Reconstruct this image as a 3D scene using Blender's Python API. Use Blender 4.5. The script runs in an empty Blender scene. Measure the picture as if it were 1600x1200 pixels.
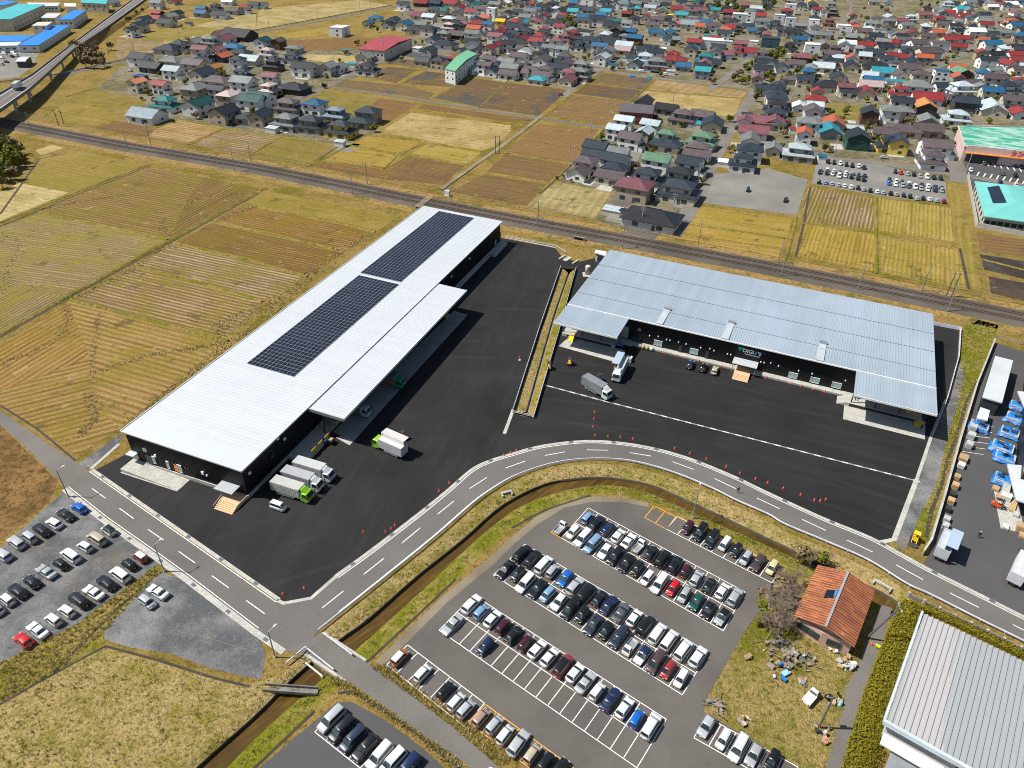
import bpy, bmesh, math, random
from mathutils import Vector, Matrix
from mathutils.geometry import delaunay_2d_cdt
R = math.radians
random.seed(7)
S = bpy.context.scene
COL = S.collection
# ---------------------------------------------------------------- camera
CAM_H, FPX, PITCH, ROLL = 107.3, 1118.0, R(35.0), R(1.385)
_f = Vector((0, math.cos(PITCH), -math.sin(PITCH)))
_r0 = Vector((1, 0, 0)); _u0 = _r0.cross(_f)
CR = _r0 * math.cos(ROLL) + _u0 * math.sin(ROLL)
CU = -_r0 * math.sin(ROLL) + _u0 * math.cos(ROLL)
cam_data = bpy.data.cameras.new('camera'); cam = bpy.data.objects.new('camera', cam_data); COL.objects.link(cam)
cam_data.sensor_width = 36; cam_data.lens = 36 * FPX / 1600
cam_data.clip_start = 1; cam_data.clip_end = 12000
m = Matrix((CR, CU, -_f)).transposed().to_4x4(); m.translation = (0, 0, CAM_H); cam.matrix_world = m
S.camera = cam
# ---------------------------------------------------------------- world, sun, exposure
SUN_EL, SUN_AZ = R(55.5), R(-1)          # azimuth = direction the shadows fall
W = bpy.data.worlds.new('World'); S.world = W; W.use_nodes = True
nt = W.node_tree; bg = nt.nodes['Background']
sky = nt.nodes.new('ShaderNodeTexSky'); sky.sky_type = 'NISHITA'; sky.sun_disc = False
sv = Vector((-math.cos(SUN_AZ) * math.cos(SUN_EL), -math.sin(SUN_AZ) * math.cos(SUN_EL), math.sin(SUN_EL)))
sky.sun_elevation = SUN_EL; sky.sun_rotation = math.atan2(sv.x, sv.y)
nt.links.new(sky.outputs[0], bg.inputs[0]); bg.inputs[1].default_value = 0.074
sl = bpy.data.lights.new('sun', 'SUN'); sl.energy = 5.0; sl.angle = R(0.5); sl.color = (1, 0.955, 0.88)
so = bpy.data.objects.new('sun', sl); COL.objects.link(so)
so.rotation_euler = (-sv).to_track_quat('-Z', 'Y').to_euler(); so.location = sv * 400
S.view_settings.view_transform = 'Standard'; S.view_settings.look = 'None'
S.view_settings.exposure = 0.40; S.view_settings.gamma = 1; S.view_settings.use_curve_mapping = False
S.render.engine = 'CYCLES'
S.cycles.filter_width = 1.0; S.cycles.max_bounces = 5; S.cycles.diffuse_bounces = 2; S.cycles.glossy_bounces = 2; S.cycles.transparent_max_bounces = 4

def g(x, y, z=0.0):
    """The world point at height z that the photograph shows at (x, y)."""
    v = CR * (x - 800) - CU * (y - 600) + _f * FPX
    t = (z - CAM_H) / v.z
    return Vector((v.x * t, v.y * t, z))
def gg(pts, z=0.0): return [g(p[0], p[1], z) for p in pts]
def tl(ox, oy, k, pts): return [(ox + p[0] / k, oy + p[1] / k) for p in pts]
def ang(a, b):
    d = g(*b) - g(*a); return math.atan2(d.y, d.x)
# ---------------------------------------------------------------- materials
def lin(h):
    h = h.lstrip('#'); o = []
    for i in (0, 2, 4):
        c = int(h[i:i + 2], 16) / 255
        o.append(c / 12.92 if c <= 0.04045 else ((c + 0.055) / 1.055) ** 2.4)
    return tuple(o)
class N:
    """Thin wrapper to write node trees tersely."""
    def __init__(s, name):
        s.m = bpy.data.materials.new(name); s.m.use_nodes = True
        s.t = s.m.node_tree; s.b = s.t.nodes['Principled BSDF']
        s.pos = None
    def n(s, kind, **kw):
        x = s.t.nodes.new('ShaderNode' + kind)
        for k, v in kw.items():
            if k in x.inputs: x.inputs[k].default_value = v
            else: setattr(x, k, v)
        return x
    def l(s, a, b): s.t.links.new(a, b)
    def P(s):
        if s.pos is None: s.pos = s.n('NewGeometry').outputs['Position']
        return s.pos
    def noise(s, scale, detail=3, rough=0.55, vec=None, dist=0):
        x = s.n('TexNoise'); x.inputs['Scale'].default_value = scale; x.inputs['Detail'].default_value = detail
        x.inputs['Roughness'].default_value = rough; x.inputs['Distortion'].default_value = dist
        s.l(vec or s.P(), x.inputs['Vector']); return x.outputs[0]
    def ramp(s, fac, stops, interp='LINEAR'):
        x = s.n('ValToRGB'); e = x.color_ramp.elements; x.color_ramp.interpolation = interp
        while len(e) < len(stops): e.new(0.5)
        for i, (p, c) in enumerate(stops):
            e[i].position = p; e[i].color = (c, c, c, 1) if isinstance(c, (int, float)) else (*c[:3], 1)
        s.l(fac, x.inputs[0]); return x.outputs[0]
    def mix(s, fac, a, b, mode='MIX'):
        x = s.n('Mix', data_type='RGBA', blend_type=mode)
        for sock, v in ((x.inputs[0], fac), (x.inputs[6], a), (x.inputs[7], b)):
            if isinstance(v, (int, float)): sock.default_value = v if sock == x.inputs[0] else (v, v, v, 1)
            elif isinstance(v, tuple): sock.default_value = (*v[:3], 1)
            else: s.l(v, sock)
        return x.outputs[2]
    def math(s, op, a, b=0.0, c=0.0):
        x = s.n('Math', operation=op)
        for i, v in enumerate((a, b, c)):
            if isinstance(v, (int, float)): x.inputs[i].default_value = v
            else: s.l(v, x.inputs[i])
        return x.outputs[0]
    def rot(s, a, sc=(1, 1, 1)):
        x = s.n('Mapping'); x.inputs['Rotation'].default_value = (0, 0, -a); x.inputs['Scale'].default_value = sc
        # rotate first, then stretch along the turned axes
        y = s.n('VectorRotate', rotation_type='Z_AXIS'); y.inputs['Angle'].default_value = -a
        s.l(s.P(), y.inputs['Vector']); x.inputs['Rotation'].default_value = (0, 0, 0)
        s.l(y.outputs[0], x.inputs['Vector']); return x.outputs[0]
    def bump(s, h, strength=0.4, dist=0.1):
        x = s.n('Bump'); x.inputs['Strength'].default_value = strength; x.inputs['Distance'].default_value = dist
        s.l(h, x.inputs['Height']); s.l(x.outputs[0], s.b.inputs['Normal'])
    def done(s, col, rough=0.8, metal=0.0, spec=0.5):
        for k, v in (('Base Color', col), ('Roughness', rough), ('Metallic', metal), ('Specular IOR Level', spec)):
            if isinstance(v, tuple): s.b.inputs[k].default_value = (*v[:3], 1)
            elif isinstance(v, (int, float)): s.b.inputs[k].default_value = v
            else: s.l(v, s.b.inputs[k])
        return s.m
def pm(name, col, rough=0.75, metal=0.0, var=0.18, scale=0.6, obj=False, spec=0.5, fine=None):
    """Plain painted or raw surface with soft weathering; obj=True takes its colour from the object."""
    k = N(name)
    base = k.n('ObjectInfo').outputs['Color'] if obj else col
    n1 = k.ramp(k.noise(scale, 4), [(0.3, 1 - var), (0.7, 1 + var * 0.4)])
    c = k.mix(1.0, base, n1, 'MULTIPLY')
    if fine:
        n2 = k.ramp(k.noise(fine, 2), [(0.35, 0.8), (0.65, 1.12)]); c = k.mix(1.0, c, n2, 'MULTIPLY')
    return k.done(c, rough, metal, spec)
def grass_mat(name, dry, green, dark, gmix=0.5, s1=0.05, s2=0.35, tuft=1.2):
    k = N(name)
    a = k.noise(s1, 4, 0.6); b = k.noise(s2, 4, 0.65); c = k.noise(tuft, 3, 0.7)
    f = k.math('ADD', k.math('MULTIPLY', a, 0.55), k.math('MULTIPLY', b, 0.45))
    col = k.mix(k.ramp(f, [(gmix - 0.07, 1.0), (gmix + 0.07, 0.0)]), dry, green)
    col = k.mix(k.ramp(c, [(0.36, 0.75), (0.5, 0.0)]), col, dark)
    col = k.mix(1.0, col, k.ramp(k.noise(3.2, 2, 0.7), [(0.3, 0.72), (0.7, 1.25)]), 'MULTIPLY')
    k.bump(k.math('ADD', c, k.noise(4.0, 2, 0.8)), 0.9, 0.35)
    return k.done(col, 0.95, 0, 0.1)
def asphalt(name, col, patch=0.2, streak=None, light=None):
    k = N(name)
    c = k.mix(1.0, col, k.ramp(k.noise(0.06, 5, 0.6), [(0.3, 1 - patch), (0.7, 1 + patch)]), 'MULTIPLY')
    c = k.mix(1.0, c, k.ramp(k.noise(6.0, 2, 0.7), [(0.3, 0.82), (0.7, 1.18)]), 'MULTIPLY')
    if streak is not None:
        v = k.rot(streak, (0.05, 0.42, 1))
        st = k.ramp(k.noise(1.0, 5, 0.65, v, 0.3), [(0.5, 0.0), (0.64, 0.16), (0.78, 0.0)])
        bk = k.n('TexBrick'); bk.inputs['Scale'].default_value = 1.0; bk.inputs['Brick Width'].default_value = 70; bk.inputs['Row Height'].default_value = 4.5; bk.inputs['Mortar Size'].default_value = .05; bk.inputs['Mortar Smooth'].default_value = .6
        for q_, v_ in (('Color1', .86), ('Color2', 1.2), ('Mortar', 1.6)): bk.inputs[q_].default_value = (v_, v_, v_, 1)
        k.l(k.rot(streak), bk.inputs['Vector']); c = k.mix(.7, c, k.mix(1.0, c, bk.outputs['Color'], 'MULTIPLY'))
        rg = k.n('TexWave', wave_type='RINGS', rings_direction='Z'); rg.inputs['Scale'].default_value = .035; rg.inputs['Distortion'].default_value = 9; rg.inputs['Detail'].default_value = 2; rg.inputs['Detail Scale'].default_value = .15; k.l(k.P(), rg.inputs['Vector'])
        tm_ = k.math('MULTIPLY', k.ramp(rg.outputs['Fac'], [(.93, 0), (.98, .18)]), k.ramp(k.noise(.04, 3), [(.48, 0), (.62, 1)])); c = k.mix(tm_, c, light or (col[0] * 2.2, col[1] * 2.1, col[2] * 2))
        c = k.mix(st, c, light or (col[0] * 2.4, col[1] * 2.2, col[2] * 2.1))
    k.bump(k.noise(9.0, 2), 0.25, 0.03)
    return k.done(c, 0.82, 0, 0.25)
def field_mat(name, a, b, c, angle, pitch=2.0, edge=0.5, wet=0.0, dist=1.0, cross=0.0, patch=0.06):
    """A paddy: stubble rows a/b along `angle`, patches of c, optional standing water."""
    k = N(name)
    v = k.rot(angle + math.pi / 2)
    w = k.n('TexWave', wave_type='BANDS', bands_direction='X')
    w.inputs['Scale'].default_value = 0.314 / pitch; w.inputs['Distortion'].default_value = dist
    w.inputs['Detail'].default_value = 3; w.inputs['Detail Scale'].default_value = 0.6; w.inputs['Detail Roughness'].default_value = 0.6
    k.l(v, w.inputs['Vector'])
    big = k.noise(patch, 5, 0.65); mid = k.noise(0.35, 4, 0.7)
    row = k.ramp(w.outputs['Fac'], [(0.5 - edge / 2, 0.0), (0.5 + edge / 2, 1.0)])
    row = k.math('ADD', row, k.ramp(k.noise(1.0, 4, .65, k.rot(angle, (0.035, 1.1, 1))), [(.3, -.0), (.7, .0)])) if False else row
    streak = k.noise(1.0, 4, .65, k.rot(angle, (0.03, 0.8, 1)))
    row = k.mix(k.ramp(streak, [(.38, 0), (.62, .75)]), row, 1.0 if pitch < 1.8 else .2)
    row = k.mix(k.ramp(big, [(0.3, 0.55), (0.55, 1.0)]), 0.5, row)
    col = k.mix(row, a, b)
    col = k.mix(k.ramp(k.math('ADD', k.math('MULTIPLY', big, 0.7), k.math('MULTIPLY', mid, 0.3)), [(0.44, 0.0), (0.6, 0.8)]), col, c)
    col = k.mix(k.ramp(k.noise(.11, 5, .75), [(.57, 0), (.66, .75)]), col, (.075, .05, .02))
    col = k.mix(k.ramp(k.noise(.16, 5, .75), [(.30, .75), (.40, 0)]), col, (.36, .265, .125))
    if cross:
        v2 = k.rot(angle, (0.02, 0.5, 1))
        col = k.mix(k.ramp(k.noise(1, 4, 0.6, v2), [(0.52, 0.0), (0.66, cross)]), col, (a[0] * 0.4, a[1] * 0.4, a[2] * 0.4))
    col = k.mix(1.0, col, k.ramp(k.noise(1.6, 3, 0.75), [(0.3, 0.66), (0.7, 1.28)]), 'MULTIPLY')
    rough = 0.95
    if wet:
        p = k.ramp(k.noise(0.03, 3, 0.6, None, 0.8), [(0.62 - wet, 0.0), (0.65 - wet, 1.0)])
        p2 = k.ramp(k.noise(0.7, 3), [(0.4, 0.3), (0.6, 1.0)]); p = k.math('MULTIPLY', p, p2)
        col = k.mix(p, col, (0.06, 0.055, 0.05)); rough = k.ramp(p, [(0.2, 0.95), (0.9, 0.12)])
    k.bump(k.math('ADD', w.outputs['Fac'], k.noise(2.0, 3, 0.8)), 0.6, 0.25)
    return k.done(col, rough, 0, 0.25)
M = {}
DRY, OLIVE, DARKG = (0.30, 0.21, 0.075), (0.14, 0.135, 0.022), (0.045, 0.055, 0.012)
M['ground'] = grass_mat('dry_grassland', (0.28, 0.19, 0.06), (0.15, 0.12, 0.016), (0.085, 0.068, 0.018), 0.47)
M['grass_tan'] = grass_mat('winter_grass', (0.36, 0.268, 0.115), (0.215, 0.18, 0.035), (0.12, 0.115, 0.015), 0.46, 0.05, 0.4, 1.4)
M['grass_green'] = grass_mat('spring_grass', (0.30, 0.215, 0.07), (0.16, 0.15, 0.012), (0.075, 0.085, 0.006), 0.51, 0.09, 0.5, 1.1)
M['grass_lush'] = grass_mat('bank_grass', (0.31, 0.23, 0.075), (0.155, 0.16, 0.012), (0.075, 0.095, 0.006), 0.54, 0.1, 0.6, 1.0)
M['town_ground'] = grass_mat('town_yards', (0.24, 0.205, 0.14), (0.13, 0.115, 0.05), (0.075, 0.07, 0.055), 0.50, 0.04, 0.2, 0.5)
M['yard'] = asphalt('new_asphalt', (0.0155, 0.0150, 0.0155), 0.3, ang((420, 900), (760, 420)), (0.045, 0.042, 0.04))
M['yard_b'] = asphalt('new_asphalt_rolled', (0.0155, 0.0150, 0.0155), 0.3, ang((900, 640), (1400, 760)), (0.05, 0.046, 0.043))
M['road'] = asphalt('road_asphalt', (0.122, 0.114, 0.105), 0.14)
M['road_worn'] = asphalt('worn_road', (0.16, 0.145, 0.125), 0.22)
M['lane'] = asphalt('lane_asphalt', (0.135, 0.125, 0.112), 0.2)
M['lot'] = asphalt('lot_asphalt', (0.104, 0.095, 0.085), 0.22)
M['lot_dark'] = asphalt('lot_dark_asphalt', (0.070, 0.069, 0.069), 0.14)
def gravel_mat(name, a, b, soil):
    k = N(name); c = k.mix(k.ramp(k.noise(.10, 5, .65), [(.42, 0), (.62, 1)]), a, b); c = k.mix(k.ramp(k.noise(.5, 4, .7), [(.56, 0), (.7, .6)]), c, b)
    c = k.mix(k.ramp(k.noise(.07, 4, .6, None, .5), [(.58, 0), (.7, .55)]), c, soil); c = k.mix(1.0, c, k.ramp(k.noise(3.5, 3, .8), [(.3, .6), (.7, 1.4)]), 'MULTIPLY'); k.bump(k.noise(5, 3, .8), .7, .12); return k.done(c, .95, 0, .2)
M['gravel'] = gravel_mat('dark_gravel', (.085, .088, .092), (.19, .19, .185), (.16, .13, .085))
M['gravel_pale'] = asphalt('pale_gravel', (0.185, 0.178, 0.158), 0.2)
M['concrete'] = pm('concrete', (0.42, 0.41, 0.37), 0.85, var=0.2, scale=0.5, fine=3.0)
M['concrete_dark'] = pm('old_concrete', (0.20, 0.185, 0.16), 0.9, var=0.4, scale=0.4, fine=2.0)
M['white_line'] = pm('white_marking', (0.78, 0.78, 0.76), 0.7, var=0.2, scale=1.5)
M['orange_line'] = pm('orange_marking', (0.85, 0.38, 0.03), 0.7, var=0.2, scale=1.5)
M['ballast'] = asphalt('track_ballast', (0.088, 0.077, 0.064), 0.3)
M['sleeper'] = pm('sleepers', (0.10, 0.075, 0.055), 0.9)
M['rail_steel'] = pm('rusty_rail', (0.12, 0.065, 0.04), 0.6, 0.2)
M['soil'] = pm('dark_soil', (0.05, 0.04, 0.028), 0.95, var=0.4, scale=0.3)
def water_mat():
    k = N('canal_water')
    c = k.mix(k.ramp(k.noise(0.12, 4), [(0.35, 0.0), (0.65, 1.0)]), (0.085, 0.05, 0.008), (0.05, 0.028, 0.006))
    v = k.rot(ang((560, 1000), (700, 900)), (0.15, 1.6, 1))
    c = k.mix(k.ramp(k.noise(0.8, 4, 0.6, v), [(0.5, 0.0), (0.7, 0.6)]), c, (0.17, 0.10, 0.018))
    k.bump(k.noise(2.2, 2), 0.12, 0.05)
    return k.done(c, 0.08, 0, 0.5)
M['water'] = water_mat()
# ---------------------------------------------------------------- mesh helpers
class MB:
    def __init__(s): s.v = []; s.f = []; s.mi = []; s.sm = []; s.cur = 0; s.smooth = False
    def face(s, pts):
        i = len(s.v); s.v += [tuple(p) for p in pts]; s.f.append(tuple(range(i, i + len(pts)))); s.mi.append(s.cur); s.sm.append(s.smooth)
    def faces(s, vs, fs):
        i = len(s.v); s.v += [tuple(p) for p in vs]
        for f in fs: s.f.append(tuple(i + q for q in f)); s.mi.append(s.cur); s.sm.append(s.smooth)
    def box(s, x0, y0, z0, x1, y1, z1, mtx=None):
        vs = [(x0, y0, z0), (x1, y0, z0), (x1, y1, z0), (x0, y1, z0), (x0, y0, z1), (x1, y0, z1), (x1, y1, z1), (x0, y1, z1)]
        if mtx: vs = [mtx @ Vector(v) for v in vs]
        s.faces(vs, [(0, 3, 2, 1), (4, 5, 6, 7), (0, 1, 5, 4), (1, 2, 6, 5), (2, 3, 7, 6), (3, 0, 4, 7)]); return s
    def bar(s, a, b, w, h=None, up=Vector((0, 0, 1))):
        """Box beam from a to b, w wide, h high, centred on the line."""
        a, b = Vector(a), Vector(b); h = h or w; d = (b - a)
        if d.length < 1e-6: return s
        d.normalize(); sd = d.cross(up)
        if sd.length < 1e-3: sd = d.cross(Vector((1, 0, 0)))
        sd.normalize(); u = sd.cross(d)
        vs = []
        for p in (a, b):
            for q, r in ((-1, -1), (1, -1), (1, 1), (-1, 1)): vs.append(p + sd * (q * w / 2) + u * (r * h / 2))
        s.faces(vs, [(0, 3, 2, 1), (4, 5, 6, 7), (0, 1, 5, 4), (1, 2, 6, 5), (2, 3, 7, 6), (3, 0, 4, 7)]); return s
    def tube(s, a, b, r0, r1=None, n=8, caps=True):
        a, b = Vector(a), Vector(b); r1 = r0 if r1 is None else r1; d = (b - a).normalized()
        x = d.orthogonal().normalized(); y = d.cross(x); vs = []
        for p, r in ((a, r0), (b, r1)):
            for i in range(n): t = 2 * math.pi * i / n; vs.append(p + x * (r * math.cos(t)) + y * (r * math.sin(t)))
        fs = [(i, (i + 1) % n, n + (i + 1) % n, n + i) for i in range(n)]
        if caps: fs += [tuple(range(n - 1, -1, -1)), tuple(range(n, 2 * n))]
        s.faces(vs, fs); return s
    def prism(s, pts, z0, z1):
        n = len(pts); vs = [(p[0], p[1], z0) for p in pts] + [(p[0], p[1], z1) for p in pts]
        s.faces(vs, [tuple(range(n - 1, -1, -1)), tuple(range(n, 2 * n))] + [(i, (i + 1) % n, n + (i + 1) % n, n + i) for i in range(n)]); return s
    def loft(s, rings, closed=True, caps=True):
        n = len(rings[0]); vs = [p for r in rings for p in r]; fs = []
        for j in range(len(rings) - 1):
            for i in range(n if closed else n - 1):
                fs.append((j * n + i, j * n + (i + 1) % n, (j + 1) * n + (i + 1) % n, (j + 1) * n + i))
        if caps: fs += [tuple(range(n - 1, -1, -1)), tuple(range((len(rings) - 1) * n, len(rings) * n))]
        s.faces(vs, fs); return s
    def mesh(s, name, mats, fix=True):
        me = bpy.data.meshes.new(name); me.from_pydata(s.v, [], s.f)
        for mm in (mats if isinstance(mats, (list, tuple)) else [mats]): me.materials.append(mm)
        me.polygons.foreach_set('material_index', s.mi); me.polygons.foreach_set('use_smooth', s.sm)
        if fix:
            bm = bmesh.new(); bm.from_mesh(me); bmesh.ops.remove_doubles(bm, verts=bm.verts, dist=1e-4)
            bmesh.ops.recalc_face_normals(bm, faces=bm.faces); bm.to_mesh(me); bm.free()
        me.update(); return me
    def build(s, name, mats, parent=None, fix=True): return put(name, s.mesh(name, mats, fix), parent)
def put(name, me, parent=None, loc=None, rz=None, sc=None, color=None):
    o = bpy.data.objects.new(name, me); COL.objects.link(o)
    if parent: o.parent = parent
    if loc is not None: o.location = loc
    if rz is not None: o.rotation_euler = (0, 0, rz)
    if sc is not None: o.scale = sc if isinstance(sc, (tuple, list)) else (sc, sc, sc)
    if color is not None: o.color = (*color[:3], 1)
    return o
def empty(name, loc=(0, 0, 0), rz=0.0):
    o = put(name, None); o.location = loc; o.rotation_euler = (0, 0, rz); o.empty_display_size = 0.5; return o
USED = {}
def tag(o, label=None, cat=None, group=None, kind=None):
    if label: o['label'] = label
    if cat: o['category'] = cat
    if group: o['group'] = group
    if kind: o['kind'] = kind
    return o
def dup(o, loc=None, rz=None, parent=None, color=None):
    c = o.copy(); COL.objects.link(c); c.parent = parent
    if loc is not None: c.location = loc
    if rz is not None: c.rotation_euler = (0, 0, rz)
    for ch in list(o.children):
        d = dup(ch, parent=c)
        if color is not None and d.name.startswith('body'): d.color = (*color[:3], 1)
    return c
ORD = ['', 'first', 'second', 'third', 'fourth', 'fifth', 'sixth', 'seventh', 'eighth', 'ninth', 'tenth', 'eleventh', 'twelfth', 'thirteenth', 'fourteenth', 'fifteenth', 'sixteenth', 'seventeenth', 'eighteenth', 'nineteenth', 'twentieth'] + [f'twenty-{x}' for x in ('first', 'second', 'third', 'fourth', 'fifth', 'sixth', 'seventh', 'eighth', 'ninth')] + ['thirtieth'] + [f'thirty-{x}' for x in ('first', 'second', 'third', 'fourth', 'fifth', 'sixth', 'seventh', 'eighth', 'ninth')] + ['fortieth']
def sheet(name, px, mat, z=0.02, label=None, world=False):
    mb = MB(); mb.face([Vector((p.x, p.y, z)) for p in (px if world else gg(px))])
    o = mb.build(name, mat)
    if o.data.polygons[0].normal.z < 0: o.data.flip_normals()
    return tag(o, label, name.replace('_', ' ') if label else None, kind='structure')
def smooth_line(pts, per=6):
    """Catmull-Rom through 2-D points."""
    P = [Vector((p[0], p[1])) for p in pts]; P = [2 * P[0] - P[1]] + P + [2 * P[-1] - P[-2]]; out = []
    for i in range(1, len(P) - 2):
        a, b, c, d = P[i - 1], P[i], P[i + 1], P[i + 2]
        for k in range(per):
            t = k / per; out.append(0.5 * ((2 * b) + (c - a) * t + (2 * a - 5 * b + 4 * c - d) * t * t + (3 * b - a - 3 * c + d) * t ** 3))
    out.append(P[-2]); return out
def offs(line, d):
    """Offset a world 2-D polyline sideways (left positive)."""
    out = []
    for i, p in enumerate(line):
        a = line[max(i - 1, 0)]; b = line[min(i + 1, len(line) - 1)]; t = Vector((b[0] - a[0], b[1] - a[1])).normalized()
        out.append(Vector((p[0] - t.y * d, p[1] + t.x * d)))
    return out
def ribbon(mb, line, w, z, z2=None):
    a, b = offs(line, w / 2), offs(line, -w / 2)
    for i in range(len(line) - 1):
        mb.face([(*b[i], z), (*b[i + 1], z), (*a[i + 1], z), (*a[i], z)])
    return mb
def line2(px, per=0):
    L = [Vector((q.x, q.y)) for q in gg(px)]
    return smooth_line(L, per) if per else L
def along(line, step, start=0.0):
    """Points (pos, tangent) every `step` metres along a world polyline."""
    out = []; nxt = start; acc = 0.0
    for a, b in zip(line, line[1:]):
        L = (b - a).length
        if L < 1e-6: continue
        t = (b - a) / L
        while nxt <= acc + L: out.append((a + t * (nxt - acc), t)); nxt += step
        acc += L
    return out
def resample(line, n):
    L = sum((b - a).length for a, b in zip(line, line[1:])); o = [p for p, t in along(line, L / (n - 1) * 0.99999)]
    return (o + [line[-1]] * n)[:n]
def inside(p, poly):
    c = False; j = len(poly) - 1
    for i in range(len(poly)):
        if (poly[i].y > p[1]) != (poly[j].y > p[1]) and p[0] < (poly[j].x - poly[i].x) * (p[1] - poly[i].y) / (poly[j].y - poly[i].y) + poly[i].x: c = not c
        j = i
    return c
# ================================================================ GROUND
UP = [(525,901),(575,865),(650,807.5),(700,767),(737,735),(765,721),(800,710),(840,699),(887,692),(932,690),(987,695),(1040,706),(1090,722),(1150,747),(1200,771),(1285,810),(1360,841),(1410,868),(1450,890),(1512,921),(1600,965),(1700,1016)]
LOW = [(497,987),(555,941),(605,901),(680,840),(737,790),(765,769),(800,748),(845,731),(887,722),(930,719),(975,721),(1015,729),(1062,744),(1112,765),(1150,784),(1200,806),(1225,821),(1287,847),(1355,877),(1415,914),(1452,931),(1527,969),(1600,1005),(1700,1056)]
UPW, LOWW = line2(UP, 5), line2(LOW, 5)
CU_ = [(205,1270),(275,1203),(395,1098),(450,1045),(497,993),(560,943),(608,905),(684,846),(741,794),(801,754),(846,737),(888,728),(931,725),(975,728),(1014,736),(1061,751),(1111,772),(1149,791),(1199,813),(1225,829),(1286,856),(1354,887),(1392,907),(1425,930)]
CW_ = [(235,1275),(305,1202),(398,1119),(462,1056),(528,1002),(575,968),(650,902),(725,842),(785,790),(850,757),(900,748),(940,746),(985,751),(1025,761),(1075,783),(1125,806),(1200,842),(1235,858),(1275,877),(1340,908),(1385,930),(1415,951)]
CL_ = [(290,1270),(350,1202),(400,1151),(447,1108),(505,1058),(550,1019),(612,964),(682,900),(740,846),(800,798),(850,775),(900,762),(950,757),(990,763),(1025,774),(1075,797),(1125,819),(1200,852),(1250,876),(1300,901),(1340,923),(1375,944),(1405,964)]
CB_ = [(330,1276),(400,1198),(492,1111),(572,1036),(640,973),(710,907),(760,860),(800,825),(850,798),(922,774),(975,774),(1025,787),(1075,808),(1125,833),(1175,857),(1235,886),(1285,911),(1330,936),(1360,955),(1397,975)]
def at(px, z): return [Vector((q.x, q.y)) for q in gg(px, z)]
NC = 120
cu = resample(smooth_line(at(CU_, 0), 4), NC); cw = resample(smooth_line(at(CW_, -0.5), 4), NC)
cl = resample(smooth_line(at(CL_, -1.05), 4), NC); cb = resample(smooth_line(at(CB_, 0), 4), NC)
DL = line2([(878,419),(845,514),(803,646)]); DR = line2([(898,421),(869,528),(833,653)])
DC = line2([(889,424),(867,487),(840,582),(824,640)])
ditch = resample(DL, 14), resample(DC, 14), resample(DR, 14)
hole1 = (cu + cb[::-1])[::-1]; hole2 = ditch[0] + ditch[2][::-1]
BX = [Vector(p) for p in ((-5000, -300), (5000, -300), (5000, 9000), (-5000, 9000))]
verts = BX + hole1 + hole2; n1, n2 = len(hole1), len(hole2)
res = delaunay_2d_cdt(verts, [], [list(range(4)), list(range(4, 4 + n1)), list(range(4 + n1, 4 + n1 + n2))], 0, 1e-4)
mb = MB(); mb.v = [(p.x, p.y, 0.0) for p in res[0]]
for f, org in zip(res[2], res[5]):
    if 1 in org or 2 in org: continue
    mb.f.append(tuple(f)); mb.mi.append(0); mb.sm.append(False)
gnd = mb.build('ground', M['ground'], fix=False); tag(gnd, 'dry grassland plain under fields, yards and town', 'ground', kind='structure')
if gnd.data.polygons[0].normal.z < 0: gnd.data.flip_normals()
# canal: banks, retaining wall, water
def strip(name, rows, mat, label, cat, kind='structure', jitter=0.0):
    mb = MB(); mb.smooth = True; rnd = random.Random(3)
    rr = [[Vector((p[0], p[1], z + (rnd.uniform(-jitter, jitter) if 0 < i < len(rows) - 1 else 0))) for p in L] for i, (L, z) in enumerate(rows)]
    mb.loft(rr, closed=False, caps=False); o = mb.build(name, mat)
    return tag(o, label, cat, kind=kind)
def lerp(a, b, t): return [p.lerp(q, t) for p, q in zip(a, b)]
strip('canal_bank', [(cu, 0), (lerp(cu, cw, .35), -.08), (lerp(cu, cw, .7), -.28), (lerp(cu, cw, .955), -.5)], M['grass_tan'], 'dry grass bank between guard rail and canal wall', 'bank', jitter=.09)
strip('canal_bank', [(cl, -1.15), (lerp(cl, cb, .25), -.6), (lerp(cl, cb, .6), -.22), (cb, 0)], M['grass_lush'], 'greener grass bank between canal and car parks', 'bank', jitter=.1)
strip('canal_water', [(lerp(cu, cw, .95), -1.05), (lerp(cw, cl, .5), -1.05), (lerp(cl, cb, .1), -1.05)], M['water'], 'brown shallow water in the curving canal', 'water')
o = strip('retaining_wall', [(lerp(cu, cw, .955), -.5), (lerp(cu, cw, .955), -.4), (cw, -.4), (cw, -1.4)], pm('dark_canal_wall', (.06, .05, .036), .9, var=.4, scale=.6), 'weathered concrete retaining wall along the road side of the canal', 'wall', None)  # wall colour much darker than the other concrete, with mottling
# ditch strip between the two yards
dl, dc, dr = ditch
strip('ditch_bank', [(dl, 0), (lerp(dl, dc, .4), -.15), (lerp(dl, dc, .88), -.6)], M['grass_tan'], 'straw-coloured bank of the fenced ditch between yards', 'bank', jitter=.08)
strip('ditch_bank', [(lerp(dc, dr, .22), -.6), (lerp(dc, dr, .6), -.15), (dr, 0)], M['grass_green'], 'narrow greener bank of the fenced ditch between yards', 'bank', jitter=.08)
strip('ditch_channel', [(lerp(dl, dc, .88), -.6), (lerp(dl, dc, .9), -1.2), (lerp(dc, dr, .2), -1.2), (lerp(dc, dr, .22), -.6)], M['concrete_dark'], 'narrow dark concrete channel of the fenced ditch', 'channel')
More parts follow.
